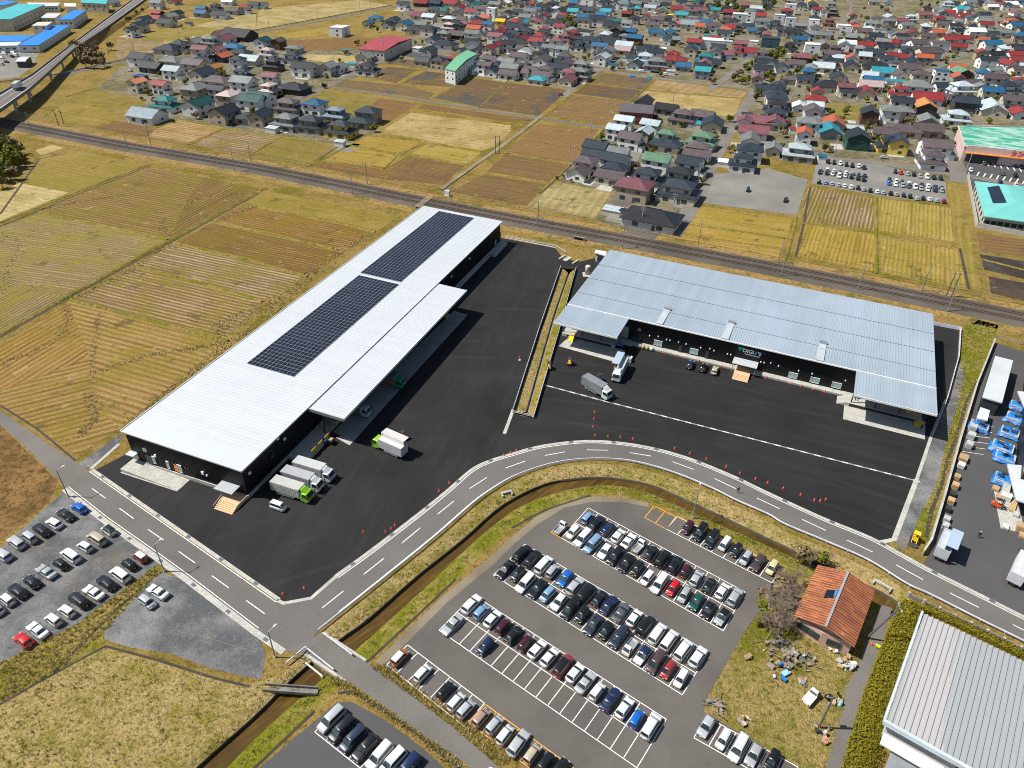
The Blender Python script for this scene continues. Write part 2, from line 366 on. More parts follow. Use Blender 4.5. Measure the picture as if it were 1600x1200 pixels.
# yards, roads
YL = [(148,735),(212,702),(662,340),(789,373),(868,388),(880,404),(878,419),(803,646),(815,650),(812,706)] + UP[6:3:-1] + UP[3::-1] + [(486,933),(443,940),(432,936)]
YR = [(880,404),(905,409),(960,396),(1452,507),(1499,516),(1496,560),(1478,625),(1455,682),(1432,750),(1397,843),(1375,848)] + UP[16:6:-1] + [(812,706),(815,650),(833,653),(869,528),(898,421),(878,419)]
sheet('yard_pavement', YL, M['yard'], .03, 'fresh black asphalt yard around the solar-roofed warehouse')
sheet('yard_pavement', YR, M['yard_b'], .03, 'fresh black asphalt yard around the grey-roofed warehouse')
lw, uw = LOWW, UPW
rp = [Vector((p.x, p.y)) for p in gg([(141,737),(433,941),(443,944),(486,935)])] + uw + lw[::-1] + [Vector((p.x, p.y)) for p in gg([(490,996),(446,1017),(400,987),(290,901),(103,761)])]
sheet('road', rp, M['road'], .06, 'grey two-lane road curving past the yards', world=True)
sheet('lane_road', [(0,640),(0,662),(-60,615),(-60,592)][::-1] + [(60,712),(103,761),(141,737),(75,692)][0:0] + [], M['lane'], .05) if False else None
sheet('lane_road', [(-60,592),(0,641),(75,694),(141,737),(103,761),(92,750),(45,703),(0,663),(-60,615)], M['lane'], .05, 'pale farm lane joining the road beside the stubble fields')
sheet('lane_road', [(446,1017),(490,996),(503,989),(580,1040),(640,1085),(700,1130),(775,1195),(800,1220),(750,1220),(730,1196),(650,1140),(590,1096),(540,1062),(480,1021)], M['lane'], .065, 'narrow lane crossing the canal between car parks')
mb = MB(); Lc = line2([(489,1003),(556,1048)]); ribbon(mb, Lc, 5.6, .0); ribbon(mb, Lc, 5.6, -.5)
bri = empty('lane_bridge', (*Lc[0], 0)); tag(bri, 'short concrete bridge deck carrying the lane over the canal', 'bridge')
mb = MB(); mb.bar((0, 0, -.28), (*(Lc[1] - Lc[0]), -.28), 5.2, .5); mb.build('deck', M['concrete'], bri)
mb = MB(); t = (Lc[1] - Lc[0]).normalized(); q = Vector((-t.y, t.x))
for s_ in (2.5, -2.5): mb.bar((*(q * s_ + t * 1), -1.2), (*(q * s_ + (Lc[1] - Lc[0]) - t * 1), -1.2), .25, 1.3)
mb.build('beam', M['concrete_dark'], bri)
# markings and gutters
mk = MB(); gut = MB(); GUTL = uw
ribbon(mk, offs(uw, -.55), .16, .075); ribbon(gut, offs(uw, .1), .75, .085)
ll = lw[8:] if False else lw
ribbon(mk, offs(ll[3:], .55), .16, .075)
A2 = line2([(141,736),(433,940)]); ribbon(mk, offs(A2, -.2), .16, .075); ribbon(gut, offs(A2, .45), .75, .085)
E2 = line2([(433,938),(443,943),(486,935),(525,901)]); ribbon(gut, E2, .7, .085)
B2 = line2([(103,763),(165,812),(250,872),(290,901),(400,985),(446,1017)]); ribbon(gut, offs(B2, -.35), 1.15, .09); ribbon(mk, offs(B2[:5], .55), .14, .075)
dash = [tl(400,600,4,p) for p in ([(675,1190),(800,1090)],[(912,995),(1025,902)],[(1135,815),(1238,732)],[(1335,655),(1443,585)],[(1560,527),(1682,483)])]
dash += [tl(800,600,4,p) for p in ([(205,448),(332,425)],[(467,413),(602,415)],[(737,430),(870,452)],[(1003,487),(1135,535)],[(1265,592),(1397,655)],[(1530,714),(1672,781)])]
dash += [tl(1200,600,4,p) for p in ([(212,847),(362,917)],[(492,977),(655,1052)],[(800,1132),(968,1224)])]
dash += [tl(1200,900,4,p) for p in ([(1135,107),(1317,198)],[(1530,305),(1680,382)])]
dash += [tl(400,900,4,[(415,200),(547,95)])] + [tl(0,600,4,p) for p in ([(577,655),(660,715)],[(747,778),(836,842)],[(926,910),(1022,977)],[(1118,1048),(1220,1120)],[(1325,1200),(1430,1275)],[(1540,1355),(1655,1437)])]
for d in dash: ribbon(mk, line2(d), .17, .076)
tag(mk.build('road_marking', M['white_line'], fix=False), 'white edge lines and centre dashes on the curving road', 'road marking', kind='structure')
# gutter covers in concrete with darker grates
tag(gut.build('gutter_kerb', M['concrete']), 'pale concrete gutter along both sides of the road', 'kerb', kind='structure')
mb = MB()
for L, o_ in ((uw, .1), (A2, .45), (offs(B2, -.35), 0)):
    for p, t in along(L, 10.0, 4): q = Vector((-t.y, t.x)); c = p + q * o_; mb.bar((*(c - t * .5), .09), (*(c + t * .5), .09), .6, .03)
M['grate'] = pm('steel_grate', (0.10, 0.12, 0.125), 0.6, 0.3)
tag(mb.build('gutter_grate', M['grate']), 'dark steel grates set along the road gutter', 'grate', kind='structure')
# drain channel with alternating covers across the right-hand yard, and kerbs round the yard
M['drain_pale'] = pm('drain_cover', (0.55, 0.56, 0.55), .7); M['drain_grate'] = pm('drain_grate', (0.22, 0.25, 0.27), .6)
mb = MB(); L = line2([(848,601),(945,627),(1430,751)])
for i, (p, t) in enumerate(along(L, 1.5)):
    mb.cur = i % 2; q = p + t * 1.49; ribbon(mb, [p, q], .42, .055)
tag(mb.build('yard_drain', [M['drain_grate'], M['drain_pale']], fix=False), 'dashed drain channel crossing the yard', 'drain', kind='structure')
mb = MB()
for L in ([(1432,750),(1397,843),(1375,848)], [(1432,750),(1455,682),(1478,625)]): ribbon(mb, line2(L), 1.0 if L[1][0] < 1400 else .7, .07)
ribbon(mb, line2([(789,371),(868,387)]), .6, .07); ribbon(mb, line2([(802,640),(788,678)]), .8, .07)
ribbon(mb, line2([(186,694),(142,733)]), .8, .07)
tag(mb.build('yard_kerb', M['concrete']), 'pale concrete kerb edging the black yards', 'kerb', kind='structure')
# other grounds
sheet('gravel_lot', [(0,858),(83,783),(103,766),(165,815),(252,876),(243,884),(120,975),(0,1036),(-80,1070),(-90,905)], M['gravel'], .03, 'dark gravel staff car park beside the straight road')
sheet('gravel_lot', [(252,893),(300,912),(402,990),(415,1020),(408,1062),(330,1045),(270,1022),(205,1012),(165,1000),(162,988),(205,940),(240,905)], M['gravel'], .03, 'dark gravel lot holding only two parked cars')
sheet('gravel_apron', [(118,728),(187,679),(193,684),(141,731)], M['gravel'], .035, 'dark gravel apron at the stubble field corner')
LOT = [(598,1040),(640,1000),(700,940),(770,883),(800,853),(840,819),(882,793),(925,784),(975,785),(1012,792),(1050,806),(1075,818),(1130,846),(1190,877),(1224,886),(1207,925),(1165,985),(1130,1045),(1102,1095),(1100,1112),(1200,1172),(1255,1205),(1270,1230),(860,1230),(800,1183),(700,1107)]
sheet('parking_lot', LOT, M['lot'], .03, 'large grey asphalt car park inside the canal bend')
sheet('parking_lot', [(527,1097),(550,1097),(600,1124),(662,1170),(700,1205),(730,1235),(365,1235),(405,1200)], M['lot_dark'], .03, 'smaller dark asphalt car park below the lane')
M['dust'] = asphalt('dusty_edge', (0.20, 0.165, 0.115), .35)
sheet('dust_strip', [(598,1040),(640,1000),(700,940),(770,883),(800,853),(840,819),(882,793),(925,784),(975,785),(1012,792),(1014,786),(975,778),(925,776),(880,784),(836,809),(796,842),(764,872),(694,930),(632,990),(586,1034)], M['dust'], .02, 'dusty dirt strip along the car park edge')
sheet('gravel_path', [(1478,627),(1500,560),(1507,590),(1503,610),(1482,680),(1462,760),(1440,800),(1427,830),(1412,862),(1397,846),(1432,752),(1455,684)], M['gravel'], .04, 'dark gravel strip between yard kerb and grass ditch')
sheet('grass_strip', [(1500,560),(1501,513),(1530,500),(1560,508),(1553,535),(1510,640),(1490,700),(1455,830),(1442,850),(1425,835),(1440,800),(1462,760),(1482,680),(1503,610)], M['grass_lush'], .025, 'overgrown grass strip with a small ditch')
mb = MB(); ribbon(mb, line2([(1527,596),(1511,625),(1492,690),(1480,720),(1472,755),(1455,800),(1447,840)]), .7, .05)
tag(mb.build('small_ditch', M['soil']), 'narrow dark ditch line in the overgrown grass strip', 'ditch', kind='structure')
sheet('factory_yard', [(1553,535),(1600,550),(1700,570),(1700,1012),(1600,962),(1512,918),(1466,896),(1442,880),(1450,868),(1470,800),(1495,705),(1520,620)], M['lot_dark'], .035, 'grey asphalt works yard with blue-sheeted stacks')
sheet('garden_plot', [(1205,925),(1230,888),(1290,905),(1350,950),(1372,960),(1345,1000),(1325,1050),(1318,1105),(1290,1200),(1255,1203),(1200,1170),(1102,1112),(1104,1093),(1130,1045),(1165,985)], grass_mat('garden_grass', (.31, .23, .085), (.15, .145, .016), (.085, .08, .012), .49, .07, .3, 1.0), .022, 'rough garden grass around the rust-roofed house')
sheet('garden_drive', [(1377,945),(1394,950),(1380,1000),(1358,1060),(1342,1100),(1330,1150),(1318,1215),(1285,1215),(1305,1150),(1318,1105),(1321,1075),(1341,1040),(1352,1000)], M['lane'], .04, 'pale drive between the garden and the hedge')
sheet('meadow', [(-120,1100),(0,1098),(80,1058),(165,1010),(250,1033),(390,1072),(440,1052),(393,1100),(273,1206),(200,1275),(-120,1290)], M['grass_tan'], .02, 'broad tussocky winter meadow beside the canal')
sheet('verge', [(0,1036),(120,975),(243,884),(255,893),(240,905),(205,940),(162,988),(163,1006),(80,1053),(0,1094),(-80,1115),(-80,1068)], M['grass_green'], .021, 'grassy verge between the two gravel lots')
sheet('dry_plot', [(-80,600),(0,664),(90,752),(78,783),(0,846),(-80,905)], grass_mat('brown_plot', (.25,.145,.055), (.14,.085,.03), (.07,.045,.02), .5, .08, .4, .8), .02, 'rust-brown dead grass plot beside the farm lane')
mb = MB()
for L in ([(0,1101),(82,1054),(165,1010)], [(165,1010),(250,1033),(330,1058),(390,1073)], [(84,1051),(130,1004),(180,955),(240,902)], [(492,1111),(400,1198),(330,1270)], [(572,1036),(640,973),(712,905)], [(528,1083),(562,1085),(640,1140),(725,1205)], [(0,633),(60,672),(118,720)], [(800,825),(850,798),(922,774)]):
    ribbon(mb, line2(L, 3), .45, .045)
tag(mb.build('field_ditch', M['soil']), 'thin dark ditches edging the verges and meadow', 'ditch', kind='structure')
# ---------------------------------------------------------------- paddies
FS = {  # stubble, olive, brown, sandy, mown green, wet brown, pale rows
 'st': ((0.301,0.189,0.061), (0.102,0.057,0.013), (0.160,0.115,0.011), .55, 0), 'ol': ((0.301,0.212,0.101), (0.131,0.090,0.032), (0.194,0.152,0.016), .6, 0),
 'br': ((0.194,0.109,0.042), (0.112,0.061,0.021), (0.160,0.101,0.026), .8, 0), 'sa': ((.385,.30,.13),(.295,.225,.088),(.20,.148,.045), .9, 0),
 'gr': ((0.194,0.156,0.021), (0.145,0.115,0.016), (0.233,0.166,0.049), .9, 0), 'we': ((0.145,0.087,0.042), (0.097,0.059,0.026), (0.131,0.090,0.032), .9, .07),
 'pa': ((0.388,0.271,0.153), (0.095,0.057,0.017), (0.160,0.120,0.013), .6, 0), 'mo': ((0.262,0.189,0.029), (0.199,0.147,0.020), (0.291,0.202,0.055), .9, 0), 'dk': ((0.049,0.033,0.026), (0.034,0.024,0.021), (0.087,0.057,0.032), .9, .10)}
LA, LB_ = ang((100,467), (357,532)), ang((10,515), (400,302))
FC = ang((500,540 - 400), (800,179)); FL = ang((700,297), (940,112))
RV = ang((1251,346), (1366,360))
FIELDS = [
 ([(62,245),(105,232),(215,255),(220,260),(135,292),(108,299),(35,283)], 'gr', LA, 3.0), ([(30,286),(108,301),(0,346),(-60,370),(-60,330)], 'sa', LA, 3.0),
 ([(55,235),(82,226),(100,231),(65,243)], 'sa', LA, 2.0),
 ([(64,330),(130,300),(235,262),(320,277),(300,300),(262,374)], 'st', LA, 1.7), ([(320,277),(408,294),(330,342),(264,373),(300,300)], 'st', LB_, 1.7),
 ([(60,334),(258,376),(100,462),(0,432),(-60,410),(-60,378),(0,356)], 'ol', LA + .12, 1.4), ([(0,432),(100,463),(0,521),(-60,556),(-60,413)], 'ol', LB_, 1.4),
 ([(408,304),(418,299),(625,338),(590,361),(530,346),(400,322),(386,315)], 'gr', LA, 1.4), ([(380,319),(398,326),(530,350),(582,364),(547,387),(520,385),(400,358),(337,343)], 'st', LA, 1.5),
 ([(329,349),(400,364),(518,390),(538,395),(482,431),(400,406),(277,378)], 'st', LA, 1.5), ([(269,382),(400,412),(474,434),(437,462),(412,467),(216,414)], 'pa', LA, 1.6),
 ([(211,419),(400,468),(408,475),(360,520),(352,528),(117,468)], 'pa', LA, 1.6), ([(107,471),(350,535),(190,668),(150,640),(140,560)], 'st', LA, 1.9), ([(107,471),(140,560),(0,612),(0,530),(-60,565),(-60,580)], 'st', LB_, 1.9),
 ([(140,560),(150,640),(190,668),(120,712),(60,672),(0,634),(0,613)], 'st', LA + .9, 2.0),
 ([(108,151),(142,141),(228,157),(222,165),(190,170)], 'gr', LA, 2.5), ([(70,182),(100,160),(190,173),(185,185),(150,197),(105,197)], 'gr', LA, 2.5), ([(152,200),(186,189),(236,200),(246,211),(228,214)], 'br', LA, 2.0),
 ([(230,214),(246,200),(279,188),(347,200),(292,224)], 'pa', LA, 2.4), ([(301,226),(353,201),(437,213),(400,235),(382,242)], 'pa', LA, 2.4), ([(402,240),(443,217),(528,228),(478,258),(402,247)], 'gr', LA, 2.6),
 ([(546,226),(573,213),(658,222),(622,239)], 'mo', LA, 2.5), ([(508,250),(546,229),(621,243),(600,261)], 'mo', LA, 2.5), ([(643,240),(666,226),(753,238),(729,256)], 'mo', LA, 2.5),
 ([(487,260),(507,253),(606,265),(600,280),(577,276)], 'br', LA, 1.5), ([(609,265),(640,244),(726,259),(706,275),(695,289),(603,280)], 'br', LA, 1.5),
 ([(596,205),(642,176),(798,196),(798,206),(770,231),(752,236),(660,219)], 'sa', LA, 4.0), ([(472,157),(506,142),(590,153),(560,180),(540,175)], 'gr', LA, 3.0), ([(592,153),(652,162),(608,191),(596,186),(565,180)], 'br', LA, 3.0),
 ([(651,170),(662,163),(800,182),(838,187),(830,196),(800,191)], 'br', LA, 3.0),
 ([(521,134),(540,125),(626,133),(680,146),(668,155)], 'we', LA, 3.0), ([(580,121),(606,104),(652,109),(618,130)], 'we', LA, 3.0), ([(602,99),(617,92),(676,98),(660,106)], 'we', LA, 3.0),
 ([(627,130),(664,111),(734,120),(704,136)], 'we', LA, 3.0), ([(679,153),(736,122),(790,129),(750,167)], 'we', LA, 3.0), ([(792,129),(889,141),(841,181),(800,175),(752,168)], 'we', LA, 3.0),
 ([(943,114),(1020,123),(1005,140),(918,130)], 'we', LA, 3.0), ([(917,131),(1004,141),(986,158),(896,147)], 'we', LA, 3.0), ([(895,148),(985,159),(963,175),(946,195),(854,180)], 'br', LA, 3.0),
 ([(1028,125),(1168,143),(1160,153),(1050,145),(1010,141)], 'pa', LA, 3.4), ([(1008,142),(1048,146),(1158,155),(1148,183),(1060,172),(990,160)], 'sa', LA, 3.5),
 ([(841,194),(936,202),(893,253),(800,241),(792,236)], 'br', LA, 2.2), ([(789,240),(889,257),(860,284),(762,268)], 'br', LA, 2.2), ([(758,272),(857,288),(838,303),(824,321),(702,299),(722,290)], 'br', LA, 2.2),
 ([(822,322),(848,300),(872,285),(956,300),(930,341)], 'sa', FL, 3.5),
 ([(1088,322),(1238,342),(1230,371),(1078,350)], 'mo', RV, 1.3), ([(1076,352),(1228,374),(1220,403),(1063,373)], 'mo', RV, 1.3), ([(1261,291),(1364,310),(1365,359),(1252,345)], 'pa', RV + 1.4, 1.5),
 ([(1373,310),(1485,325),(1493,378),(1373,361)], 'mo', RV + 1.4, 1.5), ([(1252,351),(1366,367),(1368,425),(1241,399)], 'mo', RV + 1.4, 1.5), ([(1376,372),(1496,390),(1510,450),(1377,426)], 'mo', RV + 1.4, 1.5),
 ([(1530,397),(1600,408),(1700,425),(1700,450),(1600,436),(1538,421)], 'dk', RV, 3), ([(1545,432),(1600,442),(1700,460),(1700,490),(1600,470),(1548,458)], 'dk', RV, 3), ([(1526,364),(1600,374),(1700,390),(1700,418),(1600,402),(1532,392)], 'br', RV, 3),
 ([(183,62),(250,62),(262,72),(230,90),(180,95)], 'pa', LA + 1, 4), ([(222,56),(270,38),(345,45),(300,62),(260,64)], 'gr', LA, 4), ([(405,14),(560,0),(610,8),(500,28),(400,46)], 'sa', LA, 6), ([(430,55),(510,42),(520,52),(455,60)], 'mo', LA, 3),
 ([(400,64),(480,62),(560,58),(620,62),(560,75),(470,80)], 'br', LA, 4), ([(480,85),(560,87),(555,99),(500,97),(470,92)], 'sa', LA, 3), ([(270,46),(400,20),(400,45),(300,66),(250,70)], 'sa', LA, 5),
 ([(1288,158),(1373,168),(1372,186),(1340,190),(1286,182)], 'gr', RV, 3), ([(1486,322),(1479,288),(1490,286),(1506,322),(1522,400),(1534,456),(1514,450),(1498,386)], 'gr', RV + 1.4, 3)]
DESC = {'st': 'rice field of golden stubble rows', 'ol': 'olive field of fine faded stubble', 'br': 'bare brown paddy', 'sa': 'sandy pale dry field', 'gr': 'olive-green short grass field', 'we': 'brown paddy with puddles', 'pa': 'field of pale and dark stripes', 'mo': 'smooth yellow-green mown paddy', 'dk': 'dark wet ploughed paddy'}
fm = {}; rv_ = random.Random(17)
for i, (pts, st, a, pitch) in enumerate(FIELDS):
    key = i
    if key not in fm:
        A, B, C, edge, wet = FS[st]; u_, w_ = rv_.uniform(.86, 1.14), rv_.uniform(.93, 1.07); A, B, C = (tuple(v * q for v, q in zip(c_, (u_ * w_, u_, u_ / w_))) for c_ in (A, B, C)); fm[key] = field_mat(f'paddy_{st}_{len(fm)}', A, B, C, a, pitch, edge, wet, 1.6 if st in ('st', 'pa') else 3.0, .5 if st in ('br', 'we', 'mo') else .25)
    sheet('field', pts, fm[key], .03 + .0015 * (i % 7))
# grassy bunds between paddies: real low ridges
bund = MB(); rnd = random.Random(5); bund.smooth = True
def ridge(px, w, h):
    L = [p for p, t in along(line2(px), 4.0)] + [line2(px)[-1]]
    rows = [[(*p, .0) for p in offs(L, w / 2)], [(*p, h * rnd.uniform(.7, 1.2)) for p in offs(L, w * .18)], [(*p, h * rnd.uniform(.7, 1.2)) for p in offs(L, -w * .18)], [(*p, .0) for p in offs(L, -w / 2)]]
    bund.loft(rows, closed=False, caps=False)
for px in ([(0,349),(132,296),(235,256)], [(0,523),(100,466),(265,376),(402,300),(418,295)], [(60,331),(262,375)], [(332,345),(400,361),(520,388)], [(271,379),(400,409),(480,433)], [(212,416),(400,466),(410,472)], [(110,468),(357,533)], [(382,316),(400,323),(530,348),(586,363)],
  [(235,257),(410,296)], [(245,200),(279,187),(350,200),(440,213),(530,227)], [(295,226),(352,200)], [(390,243),(440,214)], [(487,259),(507,251),(607,263),(640,242),(730,257)], [(544,227),(624,242),(664,223)], [(600,264),(622,242)], [(480,260),(545,228),(572,211)], [(690,297),(742,260),(800,221),(847,184),(941,112)], [(790,239),(892,256)], [(760,270),(862,287)], [(842,302),(893,256),(943,201)],
  [(677,153),(735,121)], [(625,131),(735,120)], [(705,137),(735,120)], [(580,122),(665,109)], [(750,168),(792,128)], [(735,121),(800,128),(892,141)], [(895,147),(986,159)], [(917,130),(1005,141)], [(985,158),(1024,123)], [(1010,141),(1160,154)], [(1252,348),(1368,364),(1500,387)], [(1369,309),(1370,428)], [(1240,402),(1380,428),(1512,452)], [(1077,351),(1230,373)], [(1245,340),(1228,408)], [(70,182),(100,159),(225,165)], [(105,151),(142,140),(228,156)], [(645,168),(800,193),(840,191)], [(595,206),(752,238)], [(1525,403),(1600,422),(1700,440)]):
    ridge(px, 1.3, .32)
tag(bund.build('field_bund', M['grass_green']), 'low grassy ridges dividing the paddies', 'bund', kind='structure')
mb = MB()
for px in ([(0,354),(133,299),(235,259)], [(0,527),(101,469),(266,379),(403,303)], [(944,203),(895,257),(844,303)], [(1024,123),(986,160)], [(1243,402),(1256,350),(1266,292)], [(530,228),(480,261)], [(1500,388),(1514,452)], [(104,240),(62,248),(35,286),(0,335)]): ribbon(mb, line2(px), .9, .045)
tag(mb.build('paddy_ditch', M['soil']), 'dark narrow ditches following the paddy ridges', 'ditch', kind='structure')
# ---------------------------------------------------------------- railway
ru = line2([(-80,163),(12,185),(200,220),(400,254),(612,298),(800,331),(1000,371),(1200,411),(1400,451),(1600,491),(1720,515)]); rl = line2([(-80,182),(15,203),(200,240),(400,273),(570,306),(800,357),(1000,391),(1200,426),(1400,466),(1600,507),(1720,531)])
ru, rl = resample(ru, 60), resample(rl, 60); rc = lerp(ru, rl, .5)
mb = MB(); mb.loft([[(*p, 0) for p in offs(rc, 6.2)], [(*p, .55) for p in offs(rc, 4.6)], [(*p, .55) for p in offs(rc, -4.6)], [(*p, 0) for p in offs(rc, -6.2)]], closed=False, caps=False)
tag(mb.build('railway_ballast', M['ballast']), 'raised ballast bed of the double-track railway', 'railway bed', kind='structure')
mb = MB()
for side, z in ((7.6, .02), (-8.0, .025)):
    ribbon(mb, offs(rc, side), 5.5, z)
tag(mb.build('railway_verge', grass_mat('railway_weeds', (.33,.215,.075), (.135,.115,.025), (.10,.065,.03), .45, .09, .3, .8)), 'straw-coloured weeds along both sides of the railway', 'verge', kind='structure')
for k, c in enumerate((2.05, -2.05)):
    tr = empty('railway_track', (*rc[30], 0)); tag(tr, ['far track of the double railway line', 'near track of the double railway line beside the warehouses'][k], 'railway track')
    base = Vector((*rc[30], 0)); L = offs(rc, c)
    for s_ in (-.55, .55):
        mb = MB()
        for a, b in zip(offs(L, s_), offs(L, s_)[1:]): mb.bar(Vector((*a, .72)) - base, Vector((*b, .72)) - base, .12, .16)
        mb.build('rail', M['rail_steel'], tr)
    mb = MB()
    for p, t in along(L, 1.3): q = Vector((-t.y, t.x)); mb.bar(Vector((*(p - q * 1.1), .58)) - base, Vector((*(p + q * 1.1), .58)) - base, .28, .14)
    tag(mb.build('sleeper', M['sleeper'], tr), kind='stuff')
# ---------------------------------------------------------------- town ground and streets
TG = [(110,78),(185,95),(250,82),(300,66),(420,55),(640,10),(700,-60),(1900,-60),(1900,280),(1500,272),(1480,282),(1278,248),(1262,280),(1115,270),(1062,368),(975,362),(930,340),(958,300),(872,285),(945,200),(985,160),(1030,126),(1170,142),(1022,121),(940,110),(895,140),(735,119),(660,108),(600,98),(560,120),(512,136),(470,157),(600,205),(525,228),(437,213),(350,200),(190,190),(150,140),(200,120)]
TG1 = [(200,94),(260,85),(300,66),(420,58),(560,68),(630,72),(600,98),(560,120),(512,136),(470,157),(545,176),(600,206),(530,226),(437,212),(350,199),(192,190),(226,160),(150,140)]
TG2 = [(600,98),(640,60),(620,12),(700,-60),(1900,-60),(1900,262),(1500,272),(1478,284),(1278,248),(1195,245),(1150,185),(1172,142),(1022,121),(940,110),(893,140),(735,119),(660,107)]
TG3 = [(872,284),(945,200),(985,160),(1010,165),(1150,186),(1135,212),(1092,300),(1062,368),(975,362),(930,342),(958,300)]
for t_, l_ in ((TG1, 'mixed yards and plots under the western house group'), (TG2, 'mixed yards and gardens under the far town'), (TG3, 'mixed yards under the housing estate by the railway')): sheet('town_ground', t_, M['town_ground'], .012, l_)
SZ = [0.0]
def street(px, w, mat='road_worn', z=.05, name='street', label=None):
    SZ[0] += .0025; z += SZ[0]; mb = MB(); ribbon(mb, line2(px, 4), w, z); o = mb.build(name, M[mat]); return tag(o, label, 'street', kind='structure')
street([(512,135),(600,148),(700,163),(800,179),(947,200)], 3.6, 'lane', .06, 'farm_road', 'straight pale farm road crossing the paddies')
street([(512,135),(470,152),(400,170)], 5, 'lane', .055, label='lane leaving the western house group')
street([(540,121),(575,106),(620,82),(645,66)], 5, 'lane', .055, label='lane passing the long red-roofed building')
street([(1498,285),(1490,250),(1480,215),(1468,180),(1462,150),(1455,130),(1448,112)], 7, label='street running up past the green-roofed supermarket')
street([(1448,112),(1490,92),(1530,65),(1555,38),(1560,20)], 6, label='street climbing away through the far town')
street([(1240,240),(1275,246),(1375,255),(1440,266),(1500,273),(1600,291),(1700,305)], 6, label='street along the top of the distant car park')
street([(800,98),(933,108),(1000,119),(1090,130),(1180,141)], 5, label='street edging the paddies below the far town')
street([(1179,141),(1160,175),(1140,205),(1118,245),(1092,302),(1070,340),(1052,368)], 6.5, label='street between the estate and the gravel plot')
street([(1138,208),(1095,184),(1060,178)], 5, label='short street into the railway estate')
street([(1110,140),(1130,125),(1155,105),(1175,80),(1160,55)], 5, label='curving street behind the yellow-awning shop')
street([(1325,0),(1330,15),(1290,60),(1230,90)], 5, label='uphill street at the far edge of town')
street([(85,122),(150,105),(200,96),(262,84),(330,66),(400,51),(500,33),(612,11),(660,0)], 5, 'lane', .055, label='country road with a guard rail beside far fields')
street([(848,180),(800,217),(744,257),(690,296)], 1.9, 'dust', .30, 'farm_track', 'straight dirt track between paddies')
street([(1190,125),(1220,140),(1260,150),(1330,160),(1375,166)], 4, label='street in front of the red-roofed row')
for px, z in (([(940,108),(905,130),(880,152)], .05), ([(845,74),(900,60),(960,40),(1010,22)], .05), ([(700,40),(760,55),(830,72)], .05), ([(1010,50),(1080,70),(1150,95)], .05), ([(1240,45),(1300,105),(1340,140)], .05), ([(1380,60),(1420,100),(1448,112)], .05), ([(1465,150),(1530,140),(1600,135)], .05), ([(300,120),(340,140),(380,165)], .05), ([(240,150),(300,130),(360,110)], .05), ([(1000,230),(1040,215),(1080,230),(1100,250)], .05), ([(960,290),(990,250),(1010,205)], .05)):
    street(px, 4.5, label=None)
sheet('gravel_plot', [(1116,272),(1200,263),(1262,281),(1245,336),(1096,317)], M['gravel_pale'], .04, 'pale gravel square with two parked cars')
sheet('parking_lot', [(1277,251),(1375,257),(1478,285),(1479,319),(1372,306),(1268,287)], M['gravel_pale'], .041, 'distant gravel car park packed with cars')
sheet('parking_lot', [(1505,248),(1600,258),(1700,270),(1700,300),(1600,287),(1510,272)], M['lot_dark'], .04, 'asphalt car park in front of the pink supermarket')
sheet('parking_lot', [(1512,275),(1600,288),(1700,302),(1700,400),(1600,366),(1525,354)], M['lot_dark'], .045, 'asphalt yard around the turquoise-roofed building')
sheet('parking_lot', [(622,86),(636,81),(705,88),(690,96)], M['lot_dark'], .04, 'small asphalt plot beside the white apartment block')
sheet('parking_lot', [(0,76),(30,76),(60,85),(50,105),(30,120),(-40,130),(-60,80)], M['gravel_pale'], .04, 'factory car park beside the elevated highway')

# pale straw clods pushed up where the harvester turned: loose crumbs, stuff
rc_d = random.Random(9); mb = MB()
for L, n, w in ((tl(0,300,4,[(400,700),(430,800),(340,930),(100,1040),(0,1060)]), 330, 2.2), (tl(0,300,4,[(1400,930),(1320,960),(1000,1010),(800,1060),(600,1130)]), 420, 2.0), (tl(0,300,4,[(620,760),(600,900),(575,1150)]), 160, 1.2), (tl(0,300,4,[(470,660),(640,590),(800,500),(940,390),(1110,330)]), 420, 3.2), (tl(0,300,4,[(1350,900),(1430,800),(1600,740)]), 360, 4.0), (tl(0,300,4,[(1030,150),(1020,220),(1060,290)]), 130, 1.6), (tl(0,300,4,[(250,110),(430,75),(800,15)]), 260, 1.8), (tl(0,300,4,[(1100,90),(1300,40),(1600,0)]), 200, 2), (tl(0,300,4,[(0,250),(80,290),(130,330),(60,470),(20,640)]), 220, 3), (tl(400,300,4,[(700,260),(560,350),(400,460),(250,600),(60,770)]), 700, 4.5), (tl(0,300,4,[(1600,850),(1300,1060),(1000,1290),(760,1480)]), 420, 3.0), (tl(0,600,4,[(560,60),(590,180),(560,260),(480,330)]), 280, 2.0), (tl(0,300,4,[(1350,190),(1480,130),(1600,90)]), 200, 2.4)):
    P = resample(smooth_line(line2(L), 4), n)
    for p in P:
        for i in range(2):
            q = p + Vector((rc_d.gauss(0, w * .4), rc_d.gauss(0, w * .4))); mb.cur = int(rc_d.random() < .55); a = rc_d.uniform(0, 6.28); l_, b_ = rc_d.uniform(.12, .42), rc_d.uniform(.08, .18); u = Vector((math.cos(a), math.sin(a))) * l_; v = Vector((-math.sin(a), math.cos(a))) * b_; h = rc_d.uniform(.06, .2)
            t = [(*(q - u), .02), (*(q + v), .02), (*(q + u), .02), (*(q - v), .02)]; c = (*q, .03 + h)
            for k_ in range(4): mb.face([t[k_], t[(k_ + 1) % 4], c])
M['straw'] = pm('loose_straw', (.38, .28, .11), .95, var=.3, scale=1.0); M['clod'] = pm('soil_clods', (.085, .058, .026), .95, var=.3, scale=1.0)
tag(mb.build('straw_litter', [M['straw'], M['clod']], fix=False), 'loose straw and soil clods where machines turned in the stubble fields', 'straw', kind='stuff')
